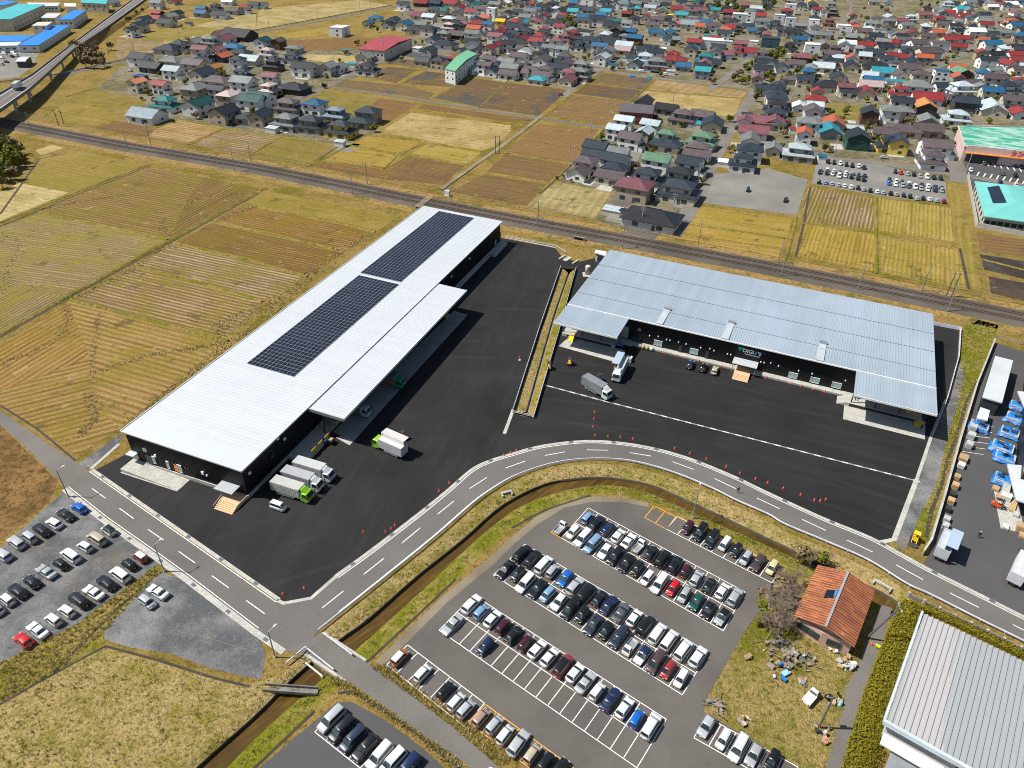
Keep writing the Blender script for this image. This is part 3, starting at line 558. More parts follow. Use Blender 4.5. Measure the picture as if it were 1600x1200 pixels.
# ================================================================ LARGE BUILDINGS
def clad(name, col, pitch, axis, rough=0.45, metal=0.6, var=.12, spec=.5, bump=.6):
    """Ribbed metal sheet: ribs run at angle `axis` (world) on roofs, or vertical when axis is None."""
    k = N(name)
    c = k.mix(1.0, col, k.ramp(k.noise(0.12, 4), [(0.3, 1 - var), (0.7, 1 + var)]), 'MULTIPLY')
    if axis is not None:
        v = k.rot(axis + math.pi / 2)
        w = k.n('TexWave', wave_type='BANDS', bands_direction='X', wave_profile='SAW'); w.inputs['Scale'].default_value = .314 / pitch * 2
        k.l(v, w.inputs['Vector']); k.bump(w.outputs['Fac'], bump, .06)
        sheets = k.noise(1.0, 1, .5, k.rot(axis, (.012, .9, 1)))
        c = k.mix(1.0, c, k.ramp(sheets, [(.35, .93), (.65, 1.05)]), 'MULTIPLY')
    return k.done(c, rough, metal, spec)
M['dark_clad'] = pm('black_cladding', (0.012, 0.0125, 0.0145), 0.5, 0.0, var=.25, scale=.2, spec=.28)
M['white_trim'] = pm('white_trim', (0.72, 0.73, 0.72), .5)
M['grey_metal'] = pm('galvanised', (0.38, 0.40, 0.41), .45, .5)
M['glass'] = pm('window_glass', (0.03, 0.05, 0.055), .08, 0, var=.3, scale=.3, spec=.8)
M['glass_pale'] = pm('bright_glass', (0.30, 0.42, 0.42), .15, 0, var=.25, scale=.8)
M['yellow'] = pm('safety_yellow', (0.75, 0.50, 0.02), .6); M['orange'] = pm('safety_orange', (.85, .25, .02), .6)
M['timber'] = pm('new_timber', (0.62, 0.42, 0.24), .75, var=.2, scale=2)
M['black'] = pm('black_rubber', (0.012, 0.012, 0.013), .8); M['steel_dark'] = pm('dark_steel', (.05, .055, .06), .5, .3)
M['white_paint'] = pm('white_paint', (.78, .78, .76), .5, var=.08)
M['pad'] = pm('dock_pad', (0.30, 0.30, 0.285), .85, var=.25, scale=.3, fine=2)
UNIT = MB().box(-.5, -.5, -.5, .5, .5, .5).mesh('unit_box', M['glass'])
WINM = MB(); WINM.box(-.5, -.06, -.5, .5, .06, .5); WINM = WINM.mesh('window_pane', M['glass'])
def frame(p0, p1):
    x = Vector((p1.x - p0.x, p1.y - p0.y, 0)).normalized(); y = Vector((-x.y, x.x, 0))
    mt = Matrix((x, y, Vector((0, 0, 1)))).transposed().to_4x4(); mt.translation = (p0.x, p0.y, 0); return mt
def on_plane(px, py, p0, n):
    d = CR * (px - 800) - CU * (py - 600) + _f * FPX; o = Vector((0, 0, CAM_H))
    return o + d * ((p0 - o).dot(n) / d.dot(n))
def root(name, mt, label, cat, group=None):
    o = empty(name); o.matrix_world = mt; return tag(o, label, cat, group)
# ---------------- warehouse with the solar roof (local x along it, y = 0 on the yard side)
F1 = frame(g(377, 735, 8.1), g(785, 345, 8.1)); I1 = F1.inverted()
l1 = lambda px, py, z: I1 @ g(px, py, z)
L1 = ((l1(785, 345, 8.1).x) + l1(655, 324, 8.9).x) / 2; W1 = (l1(190, 680, 8.9).y + l1(655, 324, 8.9).y) / 2
w1 = root('solar_warehouse', F1, 'long black warehouse with white ribbed roof carrying two dark solar arrays', 'warehouse')
AX1 = math.atan2(F1[1][0], F1[0][0])
mb = MB(); mb.box(.3, .3, .9, L1 - .3, W1 - .3, 7.75)
for i in range(int(W1 / .5)): mb.box(.24, .5 + i * .5, .9, .3, .62 + i * .5, 7.7)
for i in range(int(L1 / .5) - 1): mb.box(.5 + i * .5, .24, .9, .62 + i * .5, .3, 7.7)
mb.build('wall', M['dark_clad'], w1)
MB().box(.05, .05, 0, L1 - .05, W1 - .05, .89).build('plinth', M['concrete'], w1)
k = N('white_metal_roof')
cc = k.mix(1.0, (.51, .54, .565), k.ramp(k.noise(.05, 5, .6, k.rot(AX1, (1, 4, 1))), [(.3, .97), (.7, 1.02)]), 'MULTIPLY')
cc = k.mix(1.0, cc, k.ramp(k.noise(1.0, 2, .5, k.rot(AX1, (.6, .03, 1))), [(.3, .96), (.7, 1.02)]), 'MULTIPLY')
M['roof_white'] = k.done(cc, .5, .1, .4)
sl = lambda y: 8.1 + (y / W1) * .8
mb = MB()
def slab(mb, x0, y0, x1, y1, zf, th):
    vs = [(x0, y0, zf(y0) - th), (x1, y0, zf(y0) - th), (x1, y1, zf(y1) - th), (x0, y1, zf(y1) - th), (x0, y0, zf(y0)), (x1, y0, zf(y0)), (x1, y1, zf(y1)), (x0, y1, zf(y1))]
    mb.faces(vs, [(0, 3, 2, 1), (4, 5, 6, 7), (0, 1, 5, 4), (1, 2, 6, 5), (2, 3, 7, 6), (3, 0, 4, 7)])
slab(mb, -.25, -.25, L1 + .25, W1 + .25, sl, .35)
x = 6.0
while x < L1:
    mb.bar((x, 0, sl(0) + .03), (x, W1, sl(W1) + .03), .15, .09); x += 1.0
rf = mb.build('roof', M['roof_white'], w1)
mb = MB()
mb.bar((-.25, -.3, sl(0) + .04), (L1 + .25, -.3, sl(0) + .04), .12, .3); mb.bar((-.25, W1 + .3, sl(W1) + .06), (L1 + .25, W1 + .3, sl(W1) + .06), .12, .26)
mb.bar((-.3, -.25, sl(0) + .06), (-.3, W1 + .25, sl(W1) + .06), .12, .3); mb.bar((L1 + .3, -.25, sl(0) + .06), (L1 + .3, W1 + .25, sl(W1) + .06), .12, .3)
mb.build('roof_trim', M['white_trim'], rf)
# canopy over the loading docks
co = (l1(538, 655, 7.7).y + l1(728, 453, 7.7).y) / 2; cx1 = l1(728, 453, 7.7).x; cx0 = l1(538, 655, 7.7).x
cs = lambda y: 7.95 + y * .03
mb = MB(); slab(mb, cx0, co, cx1, -.36, cs, .28); x = cx0 + .4
while x < cx1:
    mb.bar((x, co, cs(co) + .03), (x, -.45, cs(-.45) + .03), .15, .09); x += 1.0
can = mb.build('canopy', M['roof_white'], w1)
mb = MB(); mb.bar((cx0 - .05, co - .08, cs(co) - .15), (cx1 + .05, co - .08, cs(co) - .15), .15, .6); mb.build('canopy_gutter', M['white_trim'], can)
mb = MB(); mb.bar((cx0 - .08, co, cs(co) - .25), (cx0 - .08, -.4, cs(0) - .25), .16, .75); mb.build('canopy_fascia', M['grey_metal'], can)
# dock platform along the yard side
py = l1(520, 671, 1.0).y; pye = l1(482, 716, 1.0).y; pxe = l1(450, 712, 1.0).x
mb = MB(); mb.box(cx0, py, .0, cx1 - 1, .04, 1.0); mb.box(pxe, pye, 0, cx0 - .01, .04, 1.0); mb.build('dock_platform', M['concrete'], w1)
mb = MB(); mb.box(cx0, py - .12, .25, cx1 - 1, py - .01, .9); mb.build('dock_bumper', M['black'], w1)
for i in range(7):
    x = cx0 + 1.0 + i * (cx1 - cx0 - 2.0) / 6
    MB().bar((x, py + 1.0, 1.0), (x, py + 1.0, 7.45), .3, .3, Vector((1, 0, 0))).build('column', M['steel_dark'], w1)
    MB().bar((x, co + .3, 7.3), (x, -.2, 7.5), .2, .3).build('canopy_beam', M['grey_metal'], can)
for i in range(9):
    x = cx0 + 5 + i * 6.4
    if x + 4.2 < cx1: put('shutter', MB().box(x, .16, 1.0, x + 4.2, .235, 5.0).mesh('shutter', M['grey_metal']), w1)
for i in range(6):
    x = pxe + 2.5 + i * 2.6
    if x < cx0 - 1: put('dock_rail', MB().box(x, pye + .1, 1.0, x + 1.8, pye + .2, 1.9).mesh('dock_rail', M['yellow']), w1)
for q in ((cx0 + 1.2, -1.0), (cx0 + 2.2, -2.0), (cx0 + 3.0, -1.0), (cx1 - 3, -1.2)):
    put('bollard', MB().tube((*q, 1), (*q, 2.3), .14).mesh('bollard', M['yellow']), w1)
# yard-side far platform and little lamps
mb = MB(); a = l1(767, 397, 1.0); b = l1(788, 377, 1.0); mb.box(a.x, -2.6, 0, b.x, .04, .95); mb.box(cx1 + .5, -.9, 0, a.x - .01, .04, .6); mb.build('side_platform', M['concrete'], w1)
def wall_bits(parent, inv, p0, n, items, proud=.06):
    """Fittings given by where they sit on a wall in the photograph: (x, y, w, h, kind)."""
    for (x, y, w, h, kd) in items:
        p = inv @ on_plane(x, y, p0, n); nl = (inv.to_3x3() @ n)
        o = empty_part = None
        mat = {'w': M['glass_pale'], 'd': M['grey_metal'], 'k': M['steel_dark'], 'l': M['white_paint'], 'r': M['orange']}[kd]
        nm = {'w': 'window', 'd': 'door', 'k': 'vent', 'l': 'wall_lamp', 'r': 'notice'}[kd]
        dx = abs(nl.y) > .5; t = .3 if kd == 'l' else .16 if kd == 'k' else .1
        mb = MB(); q = p + nl * t / 2
        if dx: mb.box(q.x - w / 2, q.y - t / 2, q.z - h / 2, q.x + w / 2, q.y + t / 2, q.z + h / 2)
        else: mb.box(q.x - t / 2, q.y - w / 2, q.z - h / 2, q.x + t / 2, q.y + w / 2, q.z + h / 2)
        o = mb.build(nm, mat, parent)
        if kd == 'w':
            e = MB(); a = .07
            for (u0, u1, v0, v1) in ((-w/2 - a, w/2 + a, h/2, h/2 + a), (-w/2 - a, w/2 + a, -h/2 - a, -h/2), (-w/2 - a, -w/2, -h/2, h/2), (w/2, w/2 + a, -h/2, h/2), (-.04, .04, -h/2, h/2)):
                z = t / 2 + .04
                if dx: e.box(q.x + u0, q.y - z, q.z + v0, q.x + u1, q.y + z, q.z + v1)
                else: e.box(q.x - z, q.y + u0, q.z + v0, q.x + z, q.y + u1, q.z + v1)
            e.build('window_frame', M['white_trim'], o)
wz = lambda x, y: (150 + x / 5.333, 630 + y / 5.333)
n1 = (F1.to_3x3() @ Vector((-1, 0, 0))); p1 = F1 @ Vector((.22, 0, 0))
wall_bits(w1, I1, p1, n1, [(*wz(484, 472), .6, 1.9, 'w'), (*wz(601, 512), .6, 1.9, 'w'), (*wz(700, 545), 1.0, 2.0, 'w'), (*wz(672, 538), 1.1, 2.0, 'r'), (*wz(448, 470), 1.6, 2.2, 'k'), (*wz(407, 390), 1.2, .9, 'd'), (*wz(497, 436), .5, .6, 'l'), (*wz(892, 578), .6, .7, 'l'), (*wz(928, 600), .3, .4, 'l'), (*wz(612, 487), .35, .3, 'k'), (*wz(637, 495), .35, .3, 'k'), (*wz(664, 507), .35, .3, 'k'), (*wz(746, 536), .35, .3, 'k'), (*wz(771, 543), .35, .3, 'k'), (*wz(330, 430), 1.5, 2.2, 'd')])
n2 = (F1.to_3x3() @ Vector((0, -1, 0))); p2 = F1 @ Vector((0, .22, 0))
wall_bits(w1, I1, p2, n2, [(*wz(1567, 296), .6, .6, 'l'), (*wz(1275, 580), .6, .6, 'l'), (*wz(1466, 440), 1.0, .8, 'k'), (433, 685, .6, .6, 'l'), (705, 432, .6, .6, 'l'), (733, 404, .6, .6, 'l'), (727, 417, 1, .7, 'k'), (774, 379, 1.4, 2, 'd'), (781, 368, 1.2, 2.2, 'k')])
# front ramp, porch and timber steps
a, b, c, d = l1(210, 715, 1.0), l1(295, 751, .15), l1(279, 767, .1), l1(195, 729, 1.0)
mb = MB(); x0 = min(d.x, c.x) ; vs = [(0, a.y, 0), (0, b.y, 0), (x0, b.y, 0), (x0, a.y, 0), (0, a.y, 1.0), (0, b.y, .12), (x0, b.y, .12), (x0, a.y, 1.0)]
mb.faces(vs, [(0, 3, 2, 1), (4, 5, 6, 7), (0, 1, 5, 4), (1, 2, 6, 5), (2, 3, 7, 6), (3, 0, 4, 7)]); mb.box(x0 - .25, a.y, 0, x0 - .02, b.y, .12); mb.build('entrance_ramp', M['concrete'], w1)
q0, q1, q2 = l1(332, 757, 3.0), l1(350, 747, 3.0), l1(377, 757, 3.0)
yy0, yy1 = l1(377, 757, 3.1).y, l1(350, 747, 3.1).y; xx = l1(362, 773, 2.9).x
porch = MB().box(xx, yy0, 2.85, .2, yy1, 3.0)
for i in range(14): porch.box(xx, yy0 + .1 + i * (yy1 - yy0 - .2) / 13 - .04, 3.0, .2, yy0 + .1 + i * (yy1 - yy0 - .2) / 13 + .04, 3.06)
porch.build('porch_roof', M['roof_white'], w1)
mb = MB(); s1, s2, s3 = l1(352, 772, .9), l1(380, 781, .9), l1(358, 803, .05)
for i in range(6): mb.box(s3.x + .38 * i, s2.y, 0, s3.x + .38 * i + .39 if i < 5 else -.02, s1.y, .16 * (i + 1) if i < 5 else .95)
mb.build('timber_steps', M['timber'], w1)
mb = MB(); mb.bar((s3.x + .2, s1.y + .05, 1.0), (-.6, s1.y + .05, 1.9), .05); mb.bar((s3.x + .2, s1.y + .05, 0.1), (s3.x + .2, s1.y + .05, 1.0), .05, .05, Vector((1, 0, 0))); mb.bar((-.6, s1.y + .05, .9), (-.6, s1.y + .05, 1.9), .05, .05, Vector((1, 0, 0))); mb.build('handrail', M['grey_metal'], w1)
mb = MB(); q = l1(208, 705, 3.0); mb.box(-1.2, q.y - 1.6, 3.0, .2, q.y + .6, 3.2); mb.build('door_canopy', M['roof_white'], w1)
# solar arrays: things bolted to the roof
k = N('solar_cells'); v = k.n('TexBrick'); v.inputs['Scale'].default_value = 1
cc = k.mix(1.0, (0.010, 0.014, 0.026), k.ramp(k.noise(.15, 3), [(.3, .8), (.7, 1.35)]), 'MULTIPLY'); M['solar'] = k.done(cc, .22, 0, .35); k.t.nodes.remove(v)
M['solar_frame'] = pm('solar_frame', (.42, .43, .46), .45, .3)
def solar(name, quad, z, inv, F, nx, ny, label, zf):
    P = [inv @ g(x, y, z) for x, y in quad]; x0 = (P[0].x + P[3].x) / 2; x1 = (P[1].x + P[2].x) / 2; y1 = (P[0].y + P[1].y) / 2; y0 = (P[2].y + P[3].y) / 2
    r_ = empty(name); zc = zf((y0 + y1) / 2) + .12; r_.matrix_world = F @ Matrix.Translation((x0, y0, zc)); tag(r_, label, 'solar array')
    tilt = (zf(y1) - zf(y0)) / (y1 - y0); hz = lambda y: (y - (y1 - y0) / 2) * tilt
    dx, dy = (x1 - x0) / nx, (y1 - y0) / ny
    mb = MB(); Wd = y1 - y0
    for i in range(nx + 1): mb.bar((i * dx, 0, hz(0) + .02), (i * dx, Wd, hz(Wd) + .02), .09, .05)
    for j in range(ny + 1): mb.bar((0, j * dy, hz(j * dy) + .02), (x1 - x0, j * dy, hz(j * dy) + .02), .07, .06)
    mb.build('mounting_frame', M['solar_frame'], r_)
    one = MB().box(.06, .05, 0, dx - .06, dy - .05, .05).mesh('solar_panel', M['solar']); rest = MB(); n = 0
    for i in range(nx):
        for j in range(ny):
            if n < 100: o = put('solar_panel', one, r_, (i * dx, j * dy, hz((j + .5) * dy) + .03))
            else: rest.box(i * dx + .06, j * dy + .05, hz((j + .5) * dy) + .03, (i + 1) * dx - .06, (j + 1) * dy - .05, hz((j + .5) * dy) + .08)
            n += 1
    tag(rest.build('solar_panel', M['solar'], r_), kind='stuff')
solar('solar_array', [(388, 569), (560, 431), (622, 444), (459, 589)], 8.55, I1, F1, 36, 12, 'nearer dark solar array on the white roof', sl)
solar('solar_array', [(565, 428), (684, 331), (740, 340), (627, 440)], 8.55, I1, F1, 32, 12, 'farther dark solar array on the white roof', sl)
sheet('dock_pad', [(521, 676), (553, 689), (640, 592), (731, 492), (709, 486), (640, 552)], M['pad'], .05, 'concrete truck pad under the long canopy')
sheet('dock_pad', [(525, 684), (532, 681), (553, 689), (546, 696)], M['concrete'], .055, 'small pale concrete slab at the canopy end')
# ---------------- warehouse with the sign (local x along the front, y to the back)
F2 = frame(g(887, 475, 8.0), g(1463, 607, 8.0)); I2 = F2.inverted(); l2 = lambda px, py, z: I2 @ g(px, py, z)
L2 = l2(1463, 607, 8.0).x; D2 = (l2(959, 391, 9.1).y + l2(1449, 489, 9.1).y) / 2
AX2 = math.atan2(F2[1][0], F2[0][0])
w2 = root('grey_warehouse', F2, 'wide black warehouse with pale grey ribbed roof and green-white sign', 'warehouse')
k = N('galvalume_roof')
cc = k.mix(1.0, (.36, .43, .49), k.ramp(k.noise(.06, 5, .6), [(.3, .93), (.7, 1.06)]), 'MULTIPLY')
cc = k.mix(1.0, cc, k.ramp(k.noise(1.0, 2, .5, k.rot(AX2, (.35, .02, 1))), [(.3, .93), (.7, 1.05)]), 'MULTIPLY')
M['roof_grey'] = k.done(cc, .42, .25, .4)
M['duct'] = pm('duct_sheet', (.44, .49, .53), .5, .1)
z2 = lambda y: 8.0 + y / D2 * 1.1
mb = MB(); mb.box(1.0, .9, .8, L2 - 1.0, D2 - .6, 7.65)
for i in range(int(L2 / .5) - 4): mb.box(1.4 + i * .5, .84, .8, 1.52 + i * .5, .9, 7.6)
mb.build('wall', M['dark_clad'], w2)
MB().box(.85, -.9, 0, L2 - .85, D2 - .5, .55).build('plinth', M['concrete'], w2)
mb = MB(); slab(mb, 0, 0, L2, D2, z2, .3); x = .4
while x < L2: mb.bar((x, 0, z2(0) + .04), (x, D2, z2(D2) + .02), .16, .07); x += .66
rf = mb.build('roof', M['roof_grey'], w2)
mb = MB(); mb.bar((0, -.1, 7.95), (L2, -.1, 7.95), .3, .3); mb.build('gutter', M['white_trim'], rf)
mb = MB()
for f_ in (.2, .45, .7): mb.bar((0, D2 * f_, z2(D2 * f_) + .03), (L2, D2 * f_, z2(D2 * f_) + .03), .1, .08)
mb.build('lap_joint', M['steel_dark'], rf)
for (x, y, xb, yb) in ((1043, 483, 1031, 506), (1143, 504, 1134, 530), (1286, 536, 1279, 566)):
    a, b = l2(x, y, 8.4), l2(xb, yb, 8.0)
    v = MB().box(a.x - .9, .15, z2(0) + .12, a.x + .9, a.y, z2(a.y) - .05 + .2).build('roof_duct', M['duct'], rf)
    MB().box(a.x - .95, a.y - .5, z2(a.y), a.x + .95, a.y + .3, z2(a.y) + .75).build('duct_head', M['grey_metal'], v)
lx1 = l2(982, 499, 7.9).x; ly = (l2(870, 505, 7.6).y + l2(967, 528, 7.6).y) / 2; rx0 = l2(1338, 582, 7.9).x; ry = (l2(1335, 617, 7.6).y + l2(1463, 648, 7.6).y) / 2
zc = lambda y: 7.85 + y * .022
for (x0, x1, yo) in ((0, lx1, ly), (rx0, L2, ry)):
    mb = MB(); slab(mb, x0, yo, x1, -.28, zc, .28); x = x0 + .4
    while x < x1: mb.bar((x, yo, zc(yo) + .04), (x, -.28, zc(-.28) + .02), .16, .07); x += .66
    cn = mb.build('canopy', M['roof_grey'], w2)
    MB().bar((x0, yo - .08, zc(yo) - .2), (x1, yo - .08, zc(yo) - .2), .16, .5).build('canopy_gutter', M['white_trim'], cn)
    for i in range(4):
        x = x0 + .8 + i * (x1 - x0 - 1.6) / 3
        MB().bar((x, yo + 7.0, 0.9), (x, yo + 7.0, 7.4), .28, .28, Vector((1, 0, 0))).build('column', M['steel_dark'], w2)
    for i in range(int((x1 - x0) / 6)):
        x = x0 + 2.4 + i * 6; MB().box(x, .78, .95, x + 4.2, .835, 4.6).build('shutter', M['grey_metal'], w2)
pl = l2(899, 525, 1.0).y; ple = l2(988, 536, .9).x; pr = l2(1352, 636, 1.0).y; prs = l2(1322, 617, 1.0).x
mb = MB(); mb.box(.5, pl, 0, lx1 - 2.0, -.91, 1.0); mb.box(lx1 - 1.99, pl + 3.2, 0, ple, -.91, .98); mb.build('dock_platform', M['concrete'], w2)
mb = MB(); mb.box(prs, pr, 0, L2 - 1.0, -.91, 1.0); mb.build('dock_platform', M['concrete'], w2)
mb = MB()
for i in range(5): mb.box(prs - .38 * (i + 1), pr, 0, prs - .38 * i - .005, pr + 3.6, 1.0 - .19 * (i + 1) + .02)
mb.build('dock_steps', M['concrete'], w2)
for (x0, x1, yy) in ((2, lx1 - 3, pl), (prs + 1, L2 - 2, pr)): MB().box(x0, yy - .1, .25, x1, yy - .01, .9).build('dock_bumper', M['black'], w2)
wf = lambda x, y: (1050 + x / 5.333, 480 + y / 5.333); we = lambda x, y: (850 + x / 5.333, 480 + y / 5.333)
n3 = F2.to_3x3() @ Vector((0, -1, 0)); p3 = F2 @ Vector((0, .82, 0))
wall_bits(w2, I2, p3, n3, [(*wf(182, 367), 2.2, 1.5, 'w'), (*wf(1008, 567), 2.2, 1.5, 'w'), (*wf(1190, 608), 2.2, 1.5, 'w'), (*wf(1371, 650), 2.2, 1.5, 'w'), (*we(950, 298), 2.2, 1.5, 'w'), (*wf(70, 345), .8, 2.0, 'k'), (*wf(290, 395), .8, 2.0, 'k'), (*we(765, 272), 2.6, 2.4, 'k'), (*we(795, 188), 1, .8, 'd')] + [(*wf(x, y), .28, .32, 'l') for x, y in ((55, 290), (118, 306), (240, 335), (316, 343), (350, 360), (463, 388), (490, 394), (740, 455), (768, 460), (823, 462), (888, 487), (1055, 527), (1168, 552), (1446, 608), (1043, 612))] + [(*we(x, y), .28, .32, 'l') for x, y in ((880, 235), (953, 241), (1022, 268), (1050, 275))])
# entrance porch and timber steps
a, b, c = l2(1147.5, 557, 3.2), l2(1185.5, 566, 3.2), l2(1183, 577, 3.0); y0 = c.y
pm_ = MB().box(a.x, y0, 3.0, b.x, .8, 3.16)
for i in range(22): xx_ = a.x + .1 + i * (b.x - a.x - .2) / 21; pm_.box(xx_ - .04, y0, 3.16, xx_ + .04, .8, 3.22)
pm_.build('porch_roof', M['roof_white'], w2)
for xx_ in (a.x + .3, b.x - .3): MB().bar((xx_, y0 + .3, 0), (xx_, y0 + .3, 3.0), .14, .14, Vector((1, 0, 0))).build('porch_post', M['grey_metal'], w2)
a, b, c = l2(1149, 575, .8), l2(1173, 581, .8), l2(1145, 592, .05); mb = MB(); ys = l2(1155, 595, .05).y
for i in range(6): mb.box(a.x, ys + .36 * i, 0, b.x, ys + .36 * i + .36 if i < 5 else .55, .14 * (i + 1))
mb.build('timber_steps', M['timber'], w2)
# sign letters fixed to the wall
def text(name, body, size, mat, parent, loc, rot, ext=.03, sx=1.0, shear=0.0):
    cu_ = bpy.data.curves.new(name, 'FONT'); cu_.body = body; cu_.size = size; cu_.extrude = ext; cu_.offset = .035 * size; cu_.shear = shear; cu_.materials.append(mat)
    tmp = bpy.data.objects.new(name, cu_); COL.objects.link(tmp); dg = bpy.context.evaluated_depsgraph_get()
    me = bpy.data.meshes.new_from_object(tmp.evaluated_get(dg)); bpy.data.objects.remove(tmp)
    if not me.materials: me.materials.append(mat)
    o = put(name, me, parent, loc); o.rotation_euler = rot; o.scale = (sx, 1, 1); return o
M['sign_green'] = pm('sign_green', (.0, .42, .33), .5); M['sign_white'] = pm('sign_white', (.85, .85, .88), .5)
sp = I2 @ on_plane(*wf(550, 325), p3, n3); se = I2 @ on_plane(*wf(742, 405), p3, n3)
sg = empty('wall_sign'); sg.matrix_world = F2 @ Matrix.Translation((sp.x, .78, sp.z)); tag(sg, 'green and white company sign over the entrance porch of the black wall', 'sign')
sw = se.x - sp.x; sh = sp.z - (I2 @ on_plane(*wf(610, 400), p3, n3)).z
kx = sw / 625.0 * 1.0   # photograph crop units (625 wide) to metres
def sx_(u): return (u - 390) * kx
tri = MB(); tri.loft([[(0, y, 0), (sx_(560), y, 0), (sx_(460), y, -1.25)] for y in (0, -.08)]); tri.build('emblem', M['sign_green'], sg)
text('letters', 'DIGI', 1.45, M['sign_white'], sg, (sx_(535), -.05, -1.25), (math.pi / 2, 0, 0), sx=1.02)
mb = MB(); a_, b_ = sx_(832), sx_(880); mb.loft([[(a_, y, -1.3), (b_, y, -1.3), (b_ + .42, y, -.25), (a_ + .42, y, -.25)] for y in (0, -.08)]); mb.build('slash', M['sign_green'], sg)
text('letters', "'S", 1.35, M['sign_white'], sg, (sx_(925), -.05, -1.3), (math.pi / 2, 0, 0))
text('small_letters', 'TOWADA GROUP', .52, M['sign_white'], sg, (sx_(600), -.05, -1.95), (math.pi / 2, 0, 0), sx=.93)
sheet('dock_pad', [(873, 541), (884, 531), (899, 527), (977, 548), (958, 565)], M['concrete'], .05, 'pale concrete slab before the left loading canopy')
sheet('dock_pad', [(1319, 633), (1446, 659), (1445, 687), (1317, 655)], M['concrete'], .05, 'pale concrete slab before the right loading canopy')
# ---------------- generic larger buildings
def big(name, quad, z, wall, roof, label, cat='building', th=.35, ribs=0, parapet=0, win=(), wsz=(1.6, 1.1), inset=.35, pitch=0, group=None):
    P = gg(quad, z); c = sum(P, Vector()) / len(P); F = frame(P[0], P[1]); F.translation = (c.x, c.y, 0); inv = F.inverted(); q = [inv @ p for p in P]
    o = root(name, F, label, cat, group)
    cin = [Vector((p.x * (1 - inset / max(abs(p.x), 1)), p.y * (1 - inset / max(abs(p.y), 1)), 0)) for p in q]
    MB().prism(cin, 0, z - th).build('wall', wall, o)
    mb = MB()
    if pitch and len(q) == 4:
        m0, m1 = (q[0] + q[3]) / 2, (q[1] + q[2]) / 2; u = Vector((0, 0, pitch)); d = Vector((0, 0, -th))
        for A, B, C, D in ((q[0], q[1], m1 + u, m0 + u), (m0 + u, m1 + u, q[2], q[3])): mb.loft([[A, B, C, D], [A + d, B + d, C + d, D + d]])
        mb.face([q[0], m0 + u, q[3]]); mb.face([q[1], q[2], m1 + u])
    else: mb.prism(q, z - th, z)
    if ribs:
        A, B, C, D = q[:4]; n = int((B - A).length / ribs)
        for i in range(1, n):
            t = i / n; p0, p1 = A.lerp(B, t), D.lerp(C, t)
            if pitch: pm2 = (p0 + p1) / 2 + Vector((0, 0, pitch + .05)); mb.bar(p0 + Vector((0, 0, .05)), pm2, .12, .1); mb.bar(pm2, p1 + Vector((0, 0, .05)), .12, .1)
            else: mb.bar(p0 + Vector((0, 0, .05)), p1 + Vector((0, 0, .05)), .14, .12)
    rf = mb.build('roof', roof, o)
    if parapet:
        mb = MB()
        for A, B in zip(q, q[1:] + q[:1]): mb.bar(A + Vector((0, 0, parapet / 2 - .1)), B + Vector((0, 0, parapet / 2 - .1)), .35, parapet + .2)
        mb.build('parapet', wall, rf)
    for (e, n, zz) in win:
        A, B = cin[e], cin[(e + 1) % len(cin)]; d = (B - A).normalized(); nn = Vector((d.y, -d.x, 0))
        if nn.dot((A + B) / 2) < 0: nn = -nn
        for i in range(n):
            p = A.lerp(B, (i + .5) / n) + nn * .02; put('window', WINM, o, (p.x, p.y, zz), math.atan2(d.y, d.x), (wsz[0], 1, wsz[1]))
    return o, q, cin
M['w_white'] = pm('white_wall', (.62, .63, .62), .8, var=.12, scale=.3); M['w_cream'] = pm('cream_wall', (.50, .47, .39), .8, var=.15, scale=.3); M['w_pink'] = pm('pink_wall', (.62, .47, .43), .8, var=.1)
M['r_blue'] = pm('bright_blue_roof', (.012, .20, .62), .5, .1, var=.12, scale=.1); M['r_teal'] = pm('teal_roof', (.05, .38, .40), .55, var=.15, scale=.1); M['r_aqua'] = pm('aqua_roof', (.14, .44, .41), .5, var=.08, scale=.2)
M['r_light'] = pm('pale_roof', (.55, .58, .60), .5, .1, var=.15, scale=.1); M['r_red'] = pm('red_sheet_roof', (.30, .045, .055), .6, var=.2, scale=.1); M['r_green'] = pm('mint_roof', (.13, .36, .21), .55, var=.12, scale=.2)
k = N('faded_green_roof')
pz = k.ramp(k.noise(.16, 5, .65, k.rot(ang((1498, 192), (1590, 203)), (.5, 1.6, 1)), .5), [(.44, 0), (.58, .9)])
M['r_market'] = k.done(k.mix(pz, (.03, .27, .165), (.33, .50, .45)), .7)
tq = lambda *p: tl(0, 0, 10, p)
big('factory_building', tq((-400, 300), (165, 300), (700, 70), (300, 55)), 9, M['w_cream'], M['r_teal'], 'long cream factory under a teal roof in the far corner', 'factory', win=((1, 10, 5.5), (1, 10, 2.2)))
big('factory_building', tq((905, 305), (1130, 305), (1350, 155), (1150, 158)), 7, M['w_white'], M['r_blue'], 'two-storey white works block with bright blue roof', 'factory', win=((0, 3, 4.2), (1, 9, 5.0), (1, 9, 2.0)))
big('factory_building', tq((280, 710), (600, 705), (1095, 395), (840, 395)), 5, M['w_white'], M['r_blue'], 'long low white works building under a blue roof beside the highway', 'factory', win=((0, 2, 2.8), (1, 10, 2.8)))
big('factory_building', tq((-300, 650), (350, 640), (560, 545), (-100, 550)), 4.8, M['w_white'], M['r_blue'], 'low works wing with deep blue roof at the picture edge', 'factory')
big('factory_building', tq((490, 400), (730, 400), (820, 340), (590, 342)), 8, M['w_white'], M['w_cream'], 'white cube block with beige flat roof rising amid blue roofs', 'factory', win=((0, 2, 6.2),))
big('factory_building', tq((635, 275), (860, 280), (950, 210), (720, 208)), 7, M['w_cream'], M['r_light'], 'cream works block with pale grey roof between blue roofs', 'factory', win=((0, 3, 5),))
